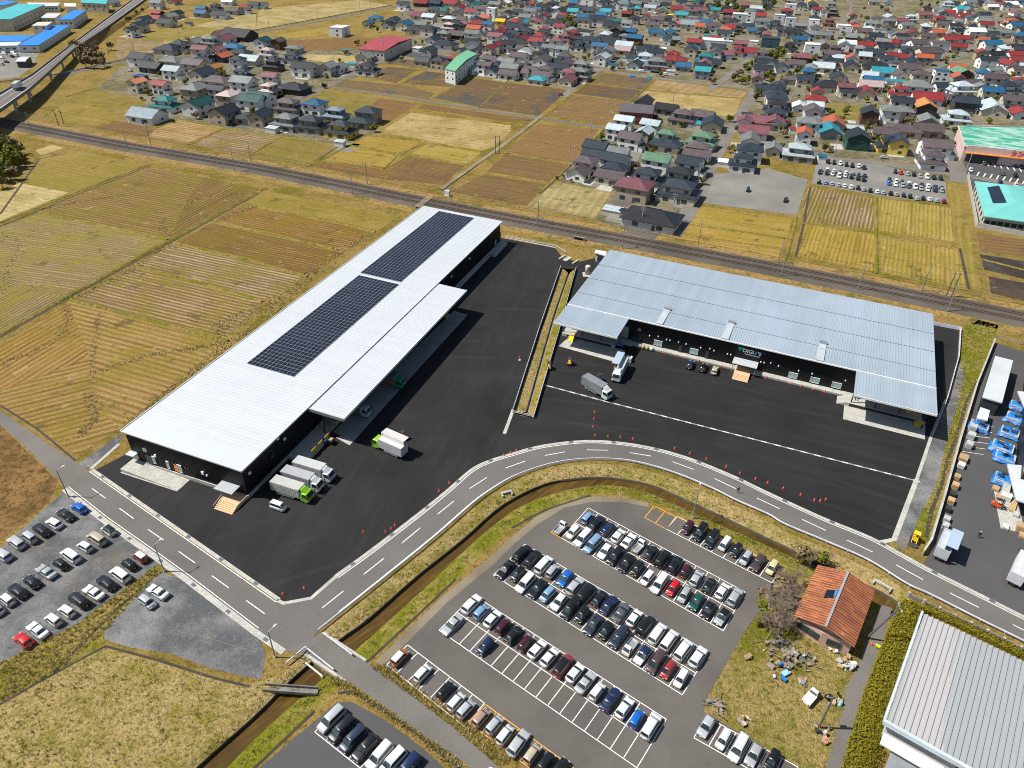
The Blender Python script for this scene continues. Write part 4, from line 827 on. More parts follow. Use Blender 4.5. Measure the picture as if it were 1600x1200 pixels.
big('factory_building', tq((-300, 720), (270, 710), (340, 650), (-200, 655)), 4.4, M['w_white'], M['r_light'], 'flat white-roofed works shed before the blue wing', 'factory', win=((0, 5, 2.4),))
big('factory_building', tq((470, 100), (900, 92), (940, 40), (420, 40)), 5, M['w_white'], M['r_light'], 'long white works row behind the teal factory', 'factory', win=((0, 8, 3.0),)); big('factory_building', tq((-200, 90), (60, 80), (280, 20), (60, 10)), 8, M['w_white'], M['r_blue'], 'blue-roofed works hall in the extreme corner beyond the teal factory', 'factory')
big('store_tent', tq((1010, 100), (1190, 100), (1200, 65), (1015, 60)), 5, M['white_paint'], M['white_paint'], 'white fabric storage tent near the teal factory', 'tent', pitch=1.5)
big('factory_building', tq((1250, 40), (1660, 60), (1680, 0), (1300, 0)), 8, M['w_cream'], M['r_teal'], 'cream gabled works hall with small dark windows by the highway', 'factory', win=((0, 5, 5.5), (0, 3, 3.0)))
big('carport_shed', tq((240, 960), (395, 960), (490, 885), (340, 885)), 4, M['steel_dark'], M['r_light'], 'open-fronted grey shed in the factory car park', 'shed', pitch=.8)
# supermarket with the faded green roof
mk_, q, cin = big('supermarket', [(1507, 229), (1640, 243), (1608, 199), (1497, 197)], 7.0, M['w_pink'], M['r_market'], 'pink supermarket with faded green roof and red lettering', 'shop', parapet=.5)
fr = q[0]; d_ = (q[1] - q[0]).normalized(); nn = Vector((d_.y, -d_.x, 0)); rz_ = math.atan2(d_.y, d_.x)
f_ = MB(); a_ = q[0] + d_ * 1; b_ = q[1]; f_.bar(a_ + nn * .6 + Vector((0, 0, -.6)), b_ + nn * .6 + Vector((0, 0, -.6)), .5, 3.2); f_.build('fascia', M['w_pink'], mk_)
f_ = MB(); f_.bar(a_ + nn * 1.3 + Vector((0, 0, -2.35)), b_ + nn * 1.3 + Vector((0, 0, -2.35)), 1.6, .3); f_.build('eaves', M['orange'], mk_)
f_ = MB(); f_.bar(q[0] + nn * .3 + d_ * 2 + Vector((0, 0, -4.9)), q[0] + nn * .3 + d_ * 16 + Vector((0, 0, -4.9)), .3, 3.4); f_.build('shop_window', M['glass'], mk_)
M['sign_red'] = pm('sign_red', (.62, .03, .08), .5)
px_ = mk_.matrix_world.inverted() @ g(1582, 243, 6.5)
tx = text('letters', 'カンブン', 3.0, M['sign_red'], mk_, (0, 0, 0), (math.pi / 2, 0, rz_)); tt = (px_ - q[0]).dot(d_); tx.location = q[0] + d_ * tt + nn * .95 + Vector((0, 0, -1.7))
# turquoise-roofed building: hipped roof
P = gg([(1538, 338), (1640, 352), (1640, 296), (1523, 283)], 4.6); F = frame(P[0], P[1]); c = sum(P, Vector()) / 4; F.translation = (c.x, c.y, 0); q = [F.inverted() @ p for p in P]
cl_ = root('clinic', F, 'single-storey building with bright turquoise hipped roof and solar panel', 'building')
MB().prism([p * .95 for p in q], 0, 4.3).build('wall', M['w_cream'], cl_)
r1, r2 = F.inverted() @ g(1586, 316, 7.4), F.inverted() @ g(1572, 289, 7.4); r3 = Vector((q[1].x + 2, (r1.y), 7.4))
mb = MB(); lo = [Vector((p.x, p.y, 4.3)) for p in q]
top = [Vector((p.x, p.y, 4.62)) for p in q]; mb.loft([lo, top], caps=False); mb.face(lo[::-1])
mb.face([top[0], top[1], r3, r1]); mb.face([top[3], top[0], r1, r2]); mb.face([r1, r3, top[1], top[2], r2]); mb.face([top[2], top[3], r2]); rf = mb.build('roof', M['r_aqua'], cl_)
a_, b_ = top[3].lerp(top[0], .25), top[3].lerp(top[0], .68); c_, e_ = a_.lerp(r2, .75), b_.lerp(r1, .75); a_, b_ = a_.lerp(r2, .35), b_.lerp(r1, .35)
u = Vector((0, 0, .12)); MB().loft([[a_ + u, b_ + u, e_ + u, c_ + u], [a_ + u * 2, b_ + u * 2, e_ + u * 2, c_ + u * 2]]).build('solar_panel', M['solar'], rf)
for i in range(7): p = (q[3] * .95).lerp(q[0] * .95, (i + .5) / 7); put('window', WINM, cl_, (p.x, p.y, 2.2), math.atan2((q[0] - q[3]).y, (q[0] - q[3]).x), (2.2, 1, 1.8))
for i in range(9): p = (q[0] * .95).lerp(q[1] * .95, (i + .5) / 9); put('window', WINM, cl_, (p.x, p.y, 2.2), 0, (2.0, 1, 1.6))
wl = MB(); L = line2([(1511, 275), (1525, 355), (1600, 370), (1700, 388)])
for a_, b_ in zip(L, L[1:]): wl.bar((*a_, 1.0), (*b_, 1.0), .25, 2.0)
tag(wl.build('block_wall', M['concrete']), 'pale block wall round the turquoise-roofed building', 'wall')
# white apartment block with mint roof, and its shed
big('apartment_block', [(695, 107), (711, 111), (746, 84), (730, 78)], 8.5, M['w_white'], M['r_green'], 'white apartment block with stepped mint-green roof', 'apartments', win=((0, 2, 6.5), (0, 2, 3.2), (1, 9, 6.8), (1, 9, 4.2), (1, 9, 1.8)), wsz=(1.2, 1.0), pitch=1.6)
big('long_shed', [(729, 107), (737, 110), (758, 95), (750, 93)], 3.2, M['w_white'], M['r_green'], 'long low shed with mint-green roof beside the white apartments', 'shed', pitch=.5)
big('school_building', [(559, 76), (600, 80), (644, 60), (605, 55)], 7, M['w_cream'], M['r_red'], 'long cream hall with a broad red sheet roof', 'hall', win=((0, 6, 4.2), (1, 6, 4.2)), pitch=1.6)
big('apartment_house', [(967, 174), (1020, 178), (1024, 166), (972, 161)], 6.5, pm('red_brick_wall', (.30, .06, .035), .8), pm('grey_slate', (.09, .08, .09), .7), 'long red-walled apartment house with slate roof and dormers', 'apartments', win=((0, 8, 4.6), (0, 8, 1.7)), pitch=2.4)
# ---------------- house with the rusty roof
k = N('rusty_sheet'); ax = ang((1325, 894), (1290, 978))
v = k.rot(ax); cc = k.mix(k.ramp(k.noise(.5, 5, .7), [(.35, 0), (.65, 1)]), (.24, .062, .03), (.12, .032, .022))
st_ = k.noise(1.0, 3, .6, k.rot(ax, (2.4, .12, 1))); cc = k.mix(k.ramp(st_, [(.5, 0), (.7, .8)]), cc, (.48, .21, .08))
cc = k.mix(k.ramp(k.noise(.35, 2, .5, None, .3), [(.72, 0), (.76, .9)]), cc, (.45, .48, .5)); M['rust'] = k.done(cc, .75, .1)
P0, P1, P2, P3 = g(1277, 884, 3.6), g(1367, 924, 3.4), g(1335, 1011, 3.4), g(1241, 962, 3.6); RA, RB = g(1325, 894, 5.6), g(1290, 979, 5.6)
rh = empty('rusty_house', ((P0 + P2) / 2).xy.to_3d()); tag(rh, 'old pink-walled house under a rusty corrugated roof', 'house'); o0 = rh.location.copy(); o0.z = 0
q = [p - o0 for p in (P0, P1, P2, P3, RA, RB)]; P0, P1, P2, P3, RA, RB = q
ins = lambda p: Vector((p.x * .92, p.y * .92, 0))
mb = MB(); mb.prism([ins(P0), ins(RA), ins(P1), ins(P2), ins(RB), ins(P3)], 0, 3.25)
for E, A_, B_ in ((RA, P0, P1), (RB, P3, P2)): mb.loft([[ins(A_) + Vector((0, 0, 3.2)), ins(B_) + Vector((0, 0, 3.2)), ins(E) + Vector((0, 0, 5.2))], [ins(A_) * .97 + Vector((0, 0, 3.2)), ins(B_) * .97 + Vector((0, 0, 3.2)), ins(E) * .97 + Vector((0, 0, 5.2))]])
mb.build('wall', pm('pink_render', (.52, .34, .28), .85, var=.2, scale=.8), rh)
mb = MB(); dz = Vector((0, 0, -.14))
for A_, B_, C_, D_ in ((P0, RA, RB, P3), (RA, P1, P2, RB)):
    mb.loft([[A_, B_, C_, D_], [A_ + dz, B_ + dz, C_ + dz, D_ + dz]]); n = 24
    for i in range(n + 1): t = i / n; e = Vector((0, 0, .05)); mb.cur = 1; mb.bar(A_.lerp(D_, t) + e, B_.lerp(C_, t) + e, .2, .13); mb.cur = 0
rf = mb.build('roof', [M['rust'], pm('rust_rib', (.40, .155, .065), .75, var=.35, scale=.35)], rh); MB().bar(RA + Vector((0, 0, .08)), RB + Vector((0, 0, .08)), .4, .12).build('ridge_cap', pm('dull_ridge', (.30, .30, .31), .6), rf)
h = (lambda x, y: g(1180 + x / 8, 870 + y / 8, 4.9) - o0); a_, b_, c_, d_ = h(890, 425), h(1005, 445), h(965, 540), h(855, 515); e = Vector((0, 0, .12))
sp_ = MB().loft([[a_ + e, b_ + e + e * 3, c_ + e + e * 3, d_ + e], [a_ + 2 * e, b_ + e * 5, c_ + e * 5, d_ + 2 * e]]).build('solar_heater', M['solar'], rh); MB().tube(h(1018, 440) + e * 5, h(985, 525) + e * 5, .28).build('water_tank', pm('tank_blue', (.06, .20, .45), .5), sp_)
for (A_, B_, t, wd) in ((P3, RB, .32, 2.0), (P3, RB, .7, 2.2), (RB, P2, .45, 2.3)):
    E0, E1 = ins(A_), ins(B_); d_ = (E1 - E0).normalized(); p = E0.lerp(E1, t); put('window', WINM, rh, (p.x, p.y, 1.7), math.atan2(d_.y, d_.x), (wd, 3, 1.35))
# ---------------- big grey-roofed hall at the lower right
k = N('old_zinc_roof'); axg = ang((1444, 959), (1386, 1129))
cc = k.mix(k.ramp(k.noise(1.0, 2, .4, k.rot(axg, (.003, .12, 1))), [(.42, 0), (.47, 1)], 'CONSTANT'), (.40, .39, .385), (.31, .33, .34))
cc = k.mix(k.ramp(k.noise(.9, 4, .7), [(.68, 0), (.78, .5)]), cc, (.25, .15, .09)); M['roof_zinc'] = k.done(cc, .6, .15)
Z = 5.8; A_, B_ = g(1444, 959, Z), g(1600, 1034, Z); C_ = g(1386, 1126, Z); dx = (B_ - A_).normalized(); dy = (C_ - A_).normalized(); Wd = 48; Dp = (C_ - A_).length
hl = empty('grey_hall', (A_.x, A_.y, 0), math.atan2(dx.y, dx.x)); tag(hl, 'large hall with pale corrugated zinc roof beside the clipped hedge', 'hall')
iv = Matrix.Rotation(-math.atan2(dx.y, dx.x), 3, 'Z'); ly_ = iv @ dy; yv = Vector((ly_.x, ly_.y, 0)) * Dp
MB().prism([(.3, -.3), (Wd, -.3), (Wd + yv.x, yv.y + .3), (.3 + yv.x, yv.y + .3)], 0, Z - .5).build('wall', M['w_white'], hl)
mb = MB(); e = Vector((0, 0, Z)); mb.prism([(0, 0), (Wd, 0), (Wd + yv.x, yv.y), (yv.x, yv.y)], Z - .45, Z - .16)
n = int(Wd / .82); prof = [(0, 0), (.26, 0), (.38, .22), (.60, .22), (.74, 0)]
top = [(i * Wd / n + p, h_) for i in range(n) for p, h_ in prof]
mb.loft([[(x, .12, Z - .1 + h_) for x, h_ in top], [(x + yv.x, yv.y - .12, Z - .1 + h_) for x, h_ in top]], closed=False, caps=False)
rf = mb.build('roof', M['roof_zinc'], hl)
mb = MB(); mb.bar((-.35, .2, Z - .1), (yv.x - .35, yv.y - .2, Z - .1), .32, .7); mb.bar((yv.x - .4, yv.y - .3, Z - .2), (Wd + yv.x, yv.y - .3, Z - .2), .55, .8); mb.build('roof_trim', pm('pale_blue_trim', (.50, .57, .63), .5), rf)
yb = yv.y; xb = yv.x
MB().box(xb + .3, yb - 2.8, 3.6, xb + 8.6, yb - .7, 3.85).build('canopy', M['white_trim'], hl)
MB().box(xb + 2.4, yb - 9, 0, xb + 8.4, yb - .7, 2.6).build('annex', M['w_white'], hl)
mb = MB(); mb.box(xb + 2.0, yb - 9.5, 2.6, xb + 8.8, yb - .75, 2.75)
for i in range(14): mb.box(xb + 2.1, yb - 9.4 + i * .62, 2.75, xb + 8.7, yb - 9.2 + i * .62, 2.85)
mb.build('annex_roof', M['grey_metal'], hl)
for i in range(8): put('window', WINM, hl, (xb + 11 + i * 2.3, yb + .25, 3.4), 0, (2.0, 3, 1.7))
# ---------------- works building on the right edge and its canopies
wk, q, cin = big('works_building', [(1600, 735), (1700, 760), (1700, 520), (1616, 545)], 7.0, M['dark_clad'], M['roof_grey'], 'black-walled works building cut by the picture edge', 'factory')
big('works_canopy', [(1588, 781), (1680, 808), (1690, 735), (1574, 725)], 4.4, M['steel_dark'], M['r_light'], 'pale flat canopy projecting from the black works building', 'canopy', inset=3.5)
big('works_canopy', [(1600, 635), (1640, 645), (1640, 615), (1590, 611)], 4.0, M['steel_dark'], M['r_light'], 'small pale canopy beside the blue-sheeted stacks', 'canopy', inset=2)
big('portable_office', [(1535, 620), (1566, 629), (1583, 563), (1555, 556)], 4.6, M['steel_dark'], M['r_light'], 'long dark store with pale sheet roof inside the works yard', 'store', ribs=0)
big('portable_office', [(1526, 653), (1543, 657), (1547, 641), (1532, 636)], 2.8, M['w_white'], M['r_light'], 'small white shed at the foot of the long store', 'shed')
# small service building near the ditch head
big('pump_house', [(929, 394), (946, 399), (948, 393), (931, 390)], 3.4, M['w_cream'], M['white_trim'], 'small beige service hut with white shutter beside the yard', 'hut', win=((0, 1, 1.4),), wsz=(2, 2.2))
# ---------------- elevated highway
HL = [(-40, 172), (0, 147), (50, 117.5), (112, 70), (150, 42), (207, 0), (240, -25)]; HR = [(-40, 200), (0, 173), (50, 137), (115, 78), (160, 48), (226, 0), (258, -25)]; HZ = [8.2, 8, 7.4, 5.6, 4.2, 2.5, 1.5]
hv = empty('highway_viaduct', g(50, 130)); tag(hv, 'elevated two-lane highway on concrete piers over the railway', 'viaduct'); hb = hv.location.copy(); hb.z = 0
la = [g(*p, z) - hb for p, z in zip(HL, HZ)]; lb = [g(*p, z) - hb for p, z in zip(HR, HZ)]; dn = Vector((0, 0, -.9))
mb = MB(); mb.loft([la, lb, [p + dn for p in lb], [p + dn for p in la]], closed=False, caps=False); mb.loft([[p + dn for p in la], la], closed=False, caps=False); mb.build('deck', M['concrete_dark'], hv)
mb = MB(); up = Vector((0, 0, .03)); mb.loft([[a.lerp(b, .06) + up for a, b in zip(la, lb)], [a.lerp(b, .94) + up for a, b in zip(la, lb)]], closed=False, caps=False); mb.build('carriageway', asphalt('highway_asphalt', (.12, .12, .118), .1), hv)
mb = MB(); up = Vector((0, 0, .06))
for t in (.14, .86): mb.loft([[a.lerp(b, t - .012) + up for a, b in zip(la, lb)], [a.lerp(b, t + .012) + up for a, b in zip(la, lb)]], closed=False, caps=False)
mb.cur = 1; mb.loft([[a.lerp(b, .49) + up for a, b in zip(la, lb)], [a.lerp(b, .51) + up for a, b in zip(la, lb)]], closed=False, caps=False); mb.build('lane_marking', [M['white_line'], M['orange_line']], hv)
for L in (la, lb):
    mb = MB()
    for a, b in zip(L, L[1:]): mb.bar(a + Vector((0, 0, .35)), b + Vector((0, 0, .35)), .3, .8)
    mb.build('parapet', M['concrete_dark'], hv)
for t in (-.3, .35, .8, 1.35, 1.65, 1.95):
    i = 0 if t < 1 else 1; tt_ = t if t < 1 else t - 1
    if t < 0: A_, B_ = la[0].lerp(la[1], .4), lb[0].lerp(lb[1], .4)
    else: A_, B_ = la[i + 1].lerp(la[i + 2], tt_), lb[i + 1].lerp(lb[i + 2], tt_)
    mb = MB(); mb.bar(A_.lerp(B_, .12) + Vector((0, 0, -1.3)), A_.lerp(B_, .88) + Vector((0, 0, -1.3)), 1.5, .9)
    for s_ in (.28, .72): p = A_.lerp(B_, s_); mb.tube((p.x, p.y, 0), (p.x, p.y, p.z - 1.6), .7, n=10)
    mb.build('pier', M['concrete'], hv)
mb = MB(); a3, b3 = la[3:], lb[3:]; o5 = [Vector((p.x, p.y, 0)) for p in a3]; o6 = [Vector((p.x, p.y, 0)) for p in b3]
out = lambda A, B: [p + (p - q_).normalized() * (9) for p, q_ in zip(A, B)]
mb.loft([out(o5, o6), [p + Vector((0, 0, -.6)) for p in a3], [p + Vector((0, 0, -.6)) for p in b3], out(o6, o5)], closed=False, caps=False)
em = mb.build('embankment', M['ground']); em.location = hb; tag(em, 'grass embankment carrying the highway down to the fields', 'embankment', kind='structure')
# ================================================================ HOUSES
RC = {'k': ((.022, .023, .027), 'charcoal'), 'n': ((.026, .036, .048), 'slate-blue'), 'b': ((.018, .10, .19), 'bright blue'), 'r': ((.22, .028, .028), 'red'), 'm': ((.19, .075, .085), 'maroon'),
 'w': ((.72, .72, .70), 'white'), 'g': ((.17, .185, .18), 'grey'), 'l': ((.40, .47, .50), 'pale grey'), 'o': ((.60, .24, .13), 'salmon'), 't': ((.015, .14, .14), 'dark teal'), 'G': ((.11, .21, .13), 'sage-green'),
 'c': ((.03, .26, .31), 'turquoise'), 'B': ((.10, .078, .08), 'brown'), 'p': ((.42, .33, .31), 'pinkish'), 'y': ((.7, .5, .02), 'yellow'), 'O': ((.42, .19, .06), 'orange-brown'), 'v': ((.010, .055, .05), 'deep green'), 'R': ((.38, .09, .04), 'rusty red'), 's': ((.20, .26, .30), 'steel-grey')}
WC = {'w': ((.58, .59, .58), 'white'), 'c': ((.47, .43, .34), 'cream'), 't': ((.29, .25, .19), 'tan'), 'g': ((.22, .23, .24), 'grey'), 'p': ((.47, .40, .40), 'pale pink'), 'b': ((.05, .042, .038), 'dark'), 'o': ((.58, .33, .20), 'orange'), 'y': ((.55, .40, .09), 'yellow'), 'n': ((.03, .07, .095), 'navy'), 'v': ((.012, .06, .05), 'dark green'), 'r': ((.10, .05, .04), 'dark brown'), 'k': ((.045, .05, .055), 'charcoal')}
WC = {k_: (tuple(min(.8, x * 1.22) for x in c), n) for k_, (c, n) in WC.items()}
M['h_roof'] = pm('house_roof', None, .46, 0.0, var=.22, scale=.35, obj=True, fine=2.0, spec=.35)
M['h_wall'] = pm('house_wall', None, .85, 0.0, var=.15, scale=.3, obj=True)
HM = {}
def hip(mb, w, d, z, rise, oh=.55, th=.18, frac=None):
    w2, d2 = w / 2 + oh, d / 2 + oh; rl_ = max(w2 - d2, .0) if frac is None else frac * w2
    lo = [(-w2, -d2, z - th), (w2, -d2, z - th), (w2, d2, z - th), (-w2, d2, z - th)]; hi = [(x, y, z) for x, y, _ in lo]
    mb.loft([lo, hi], caps=False); mb.face(lo[::-1]); a, b = (-rl_, 0, z + rise), (rl_, 0, z + rise)
    if rl_ > .2: mb.face([hi[0], hi[1], b, a]); mb.face([hi[2], hi[3], a, b]); mb.face([hi[1], hi[2], b]); mb.face([hi[3], hi[0], a])
    else:
        for i in range(4): mb.face([hi[i], hi[(i + 1) % 4], (0, 0, z + rise)])
    if rl_ > .2: mb.bar((-rl_, 0, z + rise + .05), (rl_, 0, z + rise + .05), .3, .18)
def gable(mb, w, d, z, rise, oh=.5, th=.2):
    w2, d2 = w / 2 + oh, d / 2 + oh; zl = z - rise * oh / (d / 2)
    for s in (1, -1):
        A, B, C, D = (-w2, s * d2, zl), (w2, s * d2, zl), (w2, 0, z + rise), (-w2, 0, z + rise)
        mb.loft([[A, B, C, D], [(x, y, q + th) for x, y, q in (A, B, C, D)]])
    mb.bar((-w2, 0, z + rise + th), (w2, 0, z + rise + th), .3, .15)
def gwall(mb, w, d, z0, z, rise):
    w2, d2 = w / 2, d / 2
    mb.loft([[(s, -d2, z0), (s, d2, z0), (s, d2, z), (s, 0, z + rise - .02), (s, -d2, z)] for s in (-w2, w2)])
def house_meshes(t, w, d):
    key = (t, w, d)
    if key in HM: return HM[key]
    wl, rf, lr = MB(), MB(), MB(); slots = []; lh = 5.3
    if t == 'H': wl.box(-w/2, -d/2, 0, w/2, d/2, 5.3); hip(rf, w, d, 5.45, d * .27)
    elif t == 'G': gwall(wl, w, d, 0, 5.2, d * .26); gable(rf, w, d, 5.2, d * .26)
    elif t == 'J': gwall(wl, w, d, 0, 5.2, d * .26); gable(rf, w, d, 5.2, d * .26); lr.box(w/2 + .02, -d/2, 2.6, w/2 + 2.2, d * .2, 2.8); wl.box(w/2 - .1, -d/2 + .2, 0, w/2 + 2.0, d * .2 - .2, 2.59)
    elif t == 'S': lh = 2.8; gwall(wl, w, d, 0, 3.2, d * .27); gable(rf, w, d, 3.2, d * .27, .6)
    elif t == 'P': lh = 2.8; wl.box(-w/2, -d/2, 0, w/2, d/2, 2.8); hip(rf, w, d, 2.95, d * .25, .7)
    elif t == 'F': wl.box(-w/2, -d/2, 0, w/2, d/2, 6.2); rf.box(-w/2 - .1, -d/2 - .1, 6.21, w/2 + .1, d/2 + .1, 6.45)
    elif t == 'X': wl.box(-w/2, -d/2, 0, w/2, d/2, 8.8); rf.box(-w/2 - .1, -d/2 - .1, 8.81, w/2 + .1, d/2 + .1, 9.05)
    elif t == 'D': lh = 2.2; wl.box(-w/2, -d/2, 0, w/2, d/2, 2.3); rf.loft([[(-w/2 - .2, -d/2 - .2, 2.35), (w/2 + .2, -d/2 - .2, 2.35), (w/2 + .2, d/2 + .2, 2.75), (-w/2 - .2, d/2 + .2, 2.75)], [(-w/2 - .2, -d/2 - .2, 2.5), (w/2 + .2, -d/2 - .2, 2.5), (w/2 + .2, d/2 + .2, 2.9), (-w/2 - .2, d/2 + .2, 2.9)]])
    elif t == 'T':
        wl.box(-w/2 - 1, -d/2 - 1.2, 0, w/2 + 1, d/2 + .6, 2.7); wl.box(-w/2 * .82, -d/2 * .8, 2.7, w/2 * .82, d/2 * .9, 5.5)
        hip(rf, w * .82, d * .85, 5.6, d * .24); hip(lr, w + 2, d + 1.8, 2.8, 1.7, .6, frac=.5)
    m = (wl.mesh('wall', M['h_wall']), rf.mesh('roof', M['h_roof']), lr.mesh('lower_roof', M['h_roof']) if lr.f else None)
    HM[key] = m; return m
KN = {'H': ('hip_roof_house', 'two-storey hip-roofed house', 'house'), 'G': ('gable_roof_house', 'two-storey gabled house', 'house'), 'J': ('gable_roof_house', 'two-storey gabled house with a porch', 'house'), 'S': ('low_house', 'single-storey house', 'house'), 'P': ('low_house', 'hip-roofed bungalow', 'house'), 'F': ('flat_roof_house', 'flat-roofed block', 'house'), 'X': ('flat_roof_house', 'tall flat-roofed block', 'house'), 'D': ('garden_shed', 'shed', 'shed'), 'T': ('tiered_roof_house', 'tiered-roof house', 'house')}
HOUSES = []   # (px, py, roof, wall, type, scale)
def hs(ox, oy, k_, txt):
    for e in txt.replace('\n', ' ').split(';'):
        e = e.split()
        if not e: continue
        x, y, c, w, t = e[:5]; HOUSES.append((ox + float(x) / k_, oy + float(y) / k_, c, w, t, float(e[5]) if len(e) > 5 else 1.0))
hs(200, 50, 8, '''150 305 k w G 1.1;640 140 n c H 1.25;500 200 n c P 1.2;850 120 g c S;1020 75 g c S 1.1;1150 20 m c S;1220 80 m w S 1.1;1390 35 k b S 2;910 200 m c S;960 260 n w H;1110 215 m w S .8;1320 175 b t P;1400 240 n t P;1180 300 R b S;1370 330 n w H .9;1530 340 l c S 1.1;
560 350 g c H 1.1;310 430 k b S 1.2;560 460 l w G;830 380 B c G 1.1;930 500 n c G 1.1;1070 430 O y G .9;1120 590 B c P 1.1;1430 480 n w H;1440 600 g w G 1.2;110 610 o c G .9;410 640 r w J .9;160 540 b b D 1.2;840 690 g t H 1.1;1120 700 n t G .9;1260 770 p t H;460 840 t w H 1.05;870 880 v w G 1.2;1200 980 k t G 1.15;240 1030 s w S 1.4;1550 830 v w G 1.1;1530 1050 n t P''')
hs(400, 0, 4, '''40 250 v w G;140 252 B r G .8;70 310 p w H .9;240 293 g c P .9;230 340 n w T;105 380 n r T .9;300 412 k w G 1.2;450 408 g c S;515 420 g w S;90 470 m w G .9;235 540 k b P 1.1;80 530 p c T .8;205 635 B t H 1.2;365 640 b w H;500 683 s g H;700 690 n t H;190 730 g g T .95;345 745 n g T .95;530 775 n y T .95;650 750 n t P .9;25 710 n t G;700 405 k w T;25 600 v w G 1.2;
520 170 w w F 1.1;750 105 b w P .7;700 140 b c S .8;920 20 n w G;845 125 n w S;930 145 b c G 1.3;1010 95 m c S;560 310 c c D .8;600 395 c w D;690 350 g c S 1.3;100 795 l w D;525 880 l w D .8;30 30 n w S''')
hs(600, 0, 8, '''470 35 r b S 1.3;650 30 n n G;830 30 r c G 1.6;950 90 r w S;1130 60 t w S 1.1;710 130 t c S 1.1;920 160 B c S;430 180 m c S 1.1;120 240 n w S;60 310 n w S;460 300 g c S;560 350 n p H;400 370 n c S;720 330 g c S;810 300 p t H .9;900 290 n c S;950 240 B c S;1220 100 B w G;1350 110 w w X .9;1540 165 n w S;1460 255 y y G .9;1300 290 b p G .9;1180 290 r c S;1130 350 R c S;1490 330 r w H .8;1440 390 r c S;920 430 B b S 1.3;1110 405 g w G;1400 440 m w S;1540 450 n w G;620 490 n w S;770 540 n w P 1.2;700 400 n g S;1100 520 k c S;1410 550 r c G .9;1310 590 r c G .9;1540 540 k w G;1320 730 B w S .8;1270 800 B w S .8;1410 800 n w T;1530 770 g c S;1580 830 g w S;1370 880 n w S;1560 920 B w S;1060 20 n w S;1390 50 g c S;1520 30 w c S;1280 20 n c S;420 590 w w D 1.4''')
hs(800, 0, 8, '''240 130 g w G;400 90 k w S 1.1;430 150 n w S;600 130 n w G 1.1;90 150 n c S;170 210 g c S;350 260 m c H .8;520 280 n w G 1.1;910 220 b c S 1.2;1060 230 n w G 1.2;1040 120 B y S;960 0 w w X 1.1;1160 20 k w H 1.1;1200 90 n w G;1300 30 n w G 1.1;1390 40 g w G;1550 40 g w S;1440 165 r b S .7;1320 255 t c T;1240 310 n c S;1320 360 B b G;1470 390 b r S;1540 460 b r S;1410 445 g c H .9;1200 525 n c S 1.5;900 390 k w F 1.1;770 400 r c S;650 440 m c T .9;560 500 m w H .9;460 580 g w G .8;630 600 g w G .8;400 390 n w T;180 380 n c S 1.2;120 480 r c S;50 520 n c S;830 530 n w T .9;1000 490 n w S;930 580 n w S;1200 620 g w G;1130 700 l w S 1.1;1410 555 l w G 1.1;1390 620 p o S;1440 715 c w D;1550 720 n w S;1540 800 n w S;1270 800 b w D 1.1;660 690 B w H .8;540 760 n c P;670 780 B c S;600 830 n c S;380 730 B w G 1.1;60 600 B g S;90 690 B w S;70 800 B w T .9;200 870 B w S;100 890 B w S;430 850 B w H .8;380 940 B w S;870 790 g c T;850 880 g t S;710 890 m w H .8;700 990 m c S;490 970 g w D;30 330 n w S;30 420 n c S;310 20 r w S .7''')
hs(1000, 0, 8, '''480 110 r c S 1.2;760 120 m w G 1.1;870 100 c c S .9;950 120 c w S .8;1120 150 r b S;220 165 r w D;280 120 g c S;80 215 r w S;380 182 y y D .8;220 230 B c G;160 300 B c S;410 290 n w G .8;660 220 g c F .8;620 290 s c G 1.4;750 330 g c S;920 310 B w G 1.05;1200 310 B t T;840 430 c w D;1250 180 w w X 1.2;1380 140 g w X 1.0;1100 215 B c S;930 200 B p S;1450 100 l w S;1500 190 r c S;1530 260 g w S;1530 370 k w H 1.1;380 390 b w T 1.05;200 400 b c S;910 500 w w F 1.35;1100 510 l w D 1.1;1430 510 w w D;1230 590 r w H .8;1330 640 r w S 1.2;1540 650 B w H;640 600 n c G 1.05;150 590 n w G .9;200 640 n w S;300 600 w w D;420 665 r w H .8;440 730 r c P 1.2;210 755 g g T 1.15;830 695 t w H 1.1;910 780 n w S;950 640 B w S;1060 670 m w S;320 870 r c D;390 880 l w D;1560 780 n w S;1540 860 n w S;1570 1110 n w S;70 690 l w S;60 620 n w S;30 780 c w D;50 30 B c S;180 60 g c S;520 15 n w G;690 20 t t F .7;270 60 n w S;130 90 l w S''')
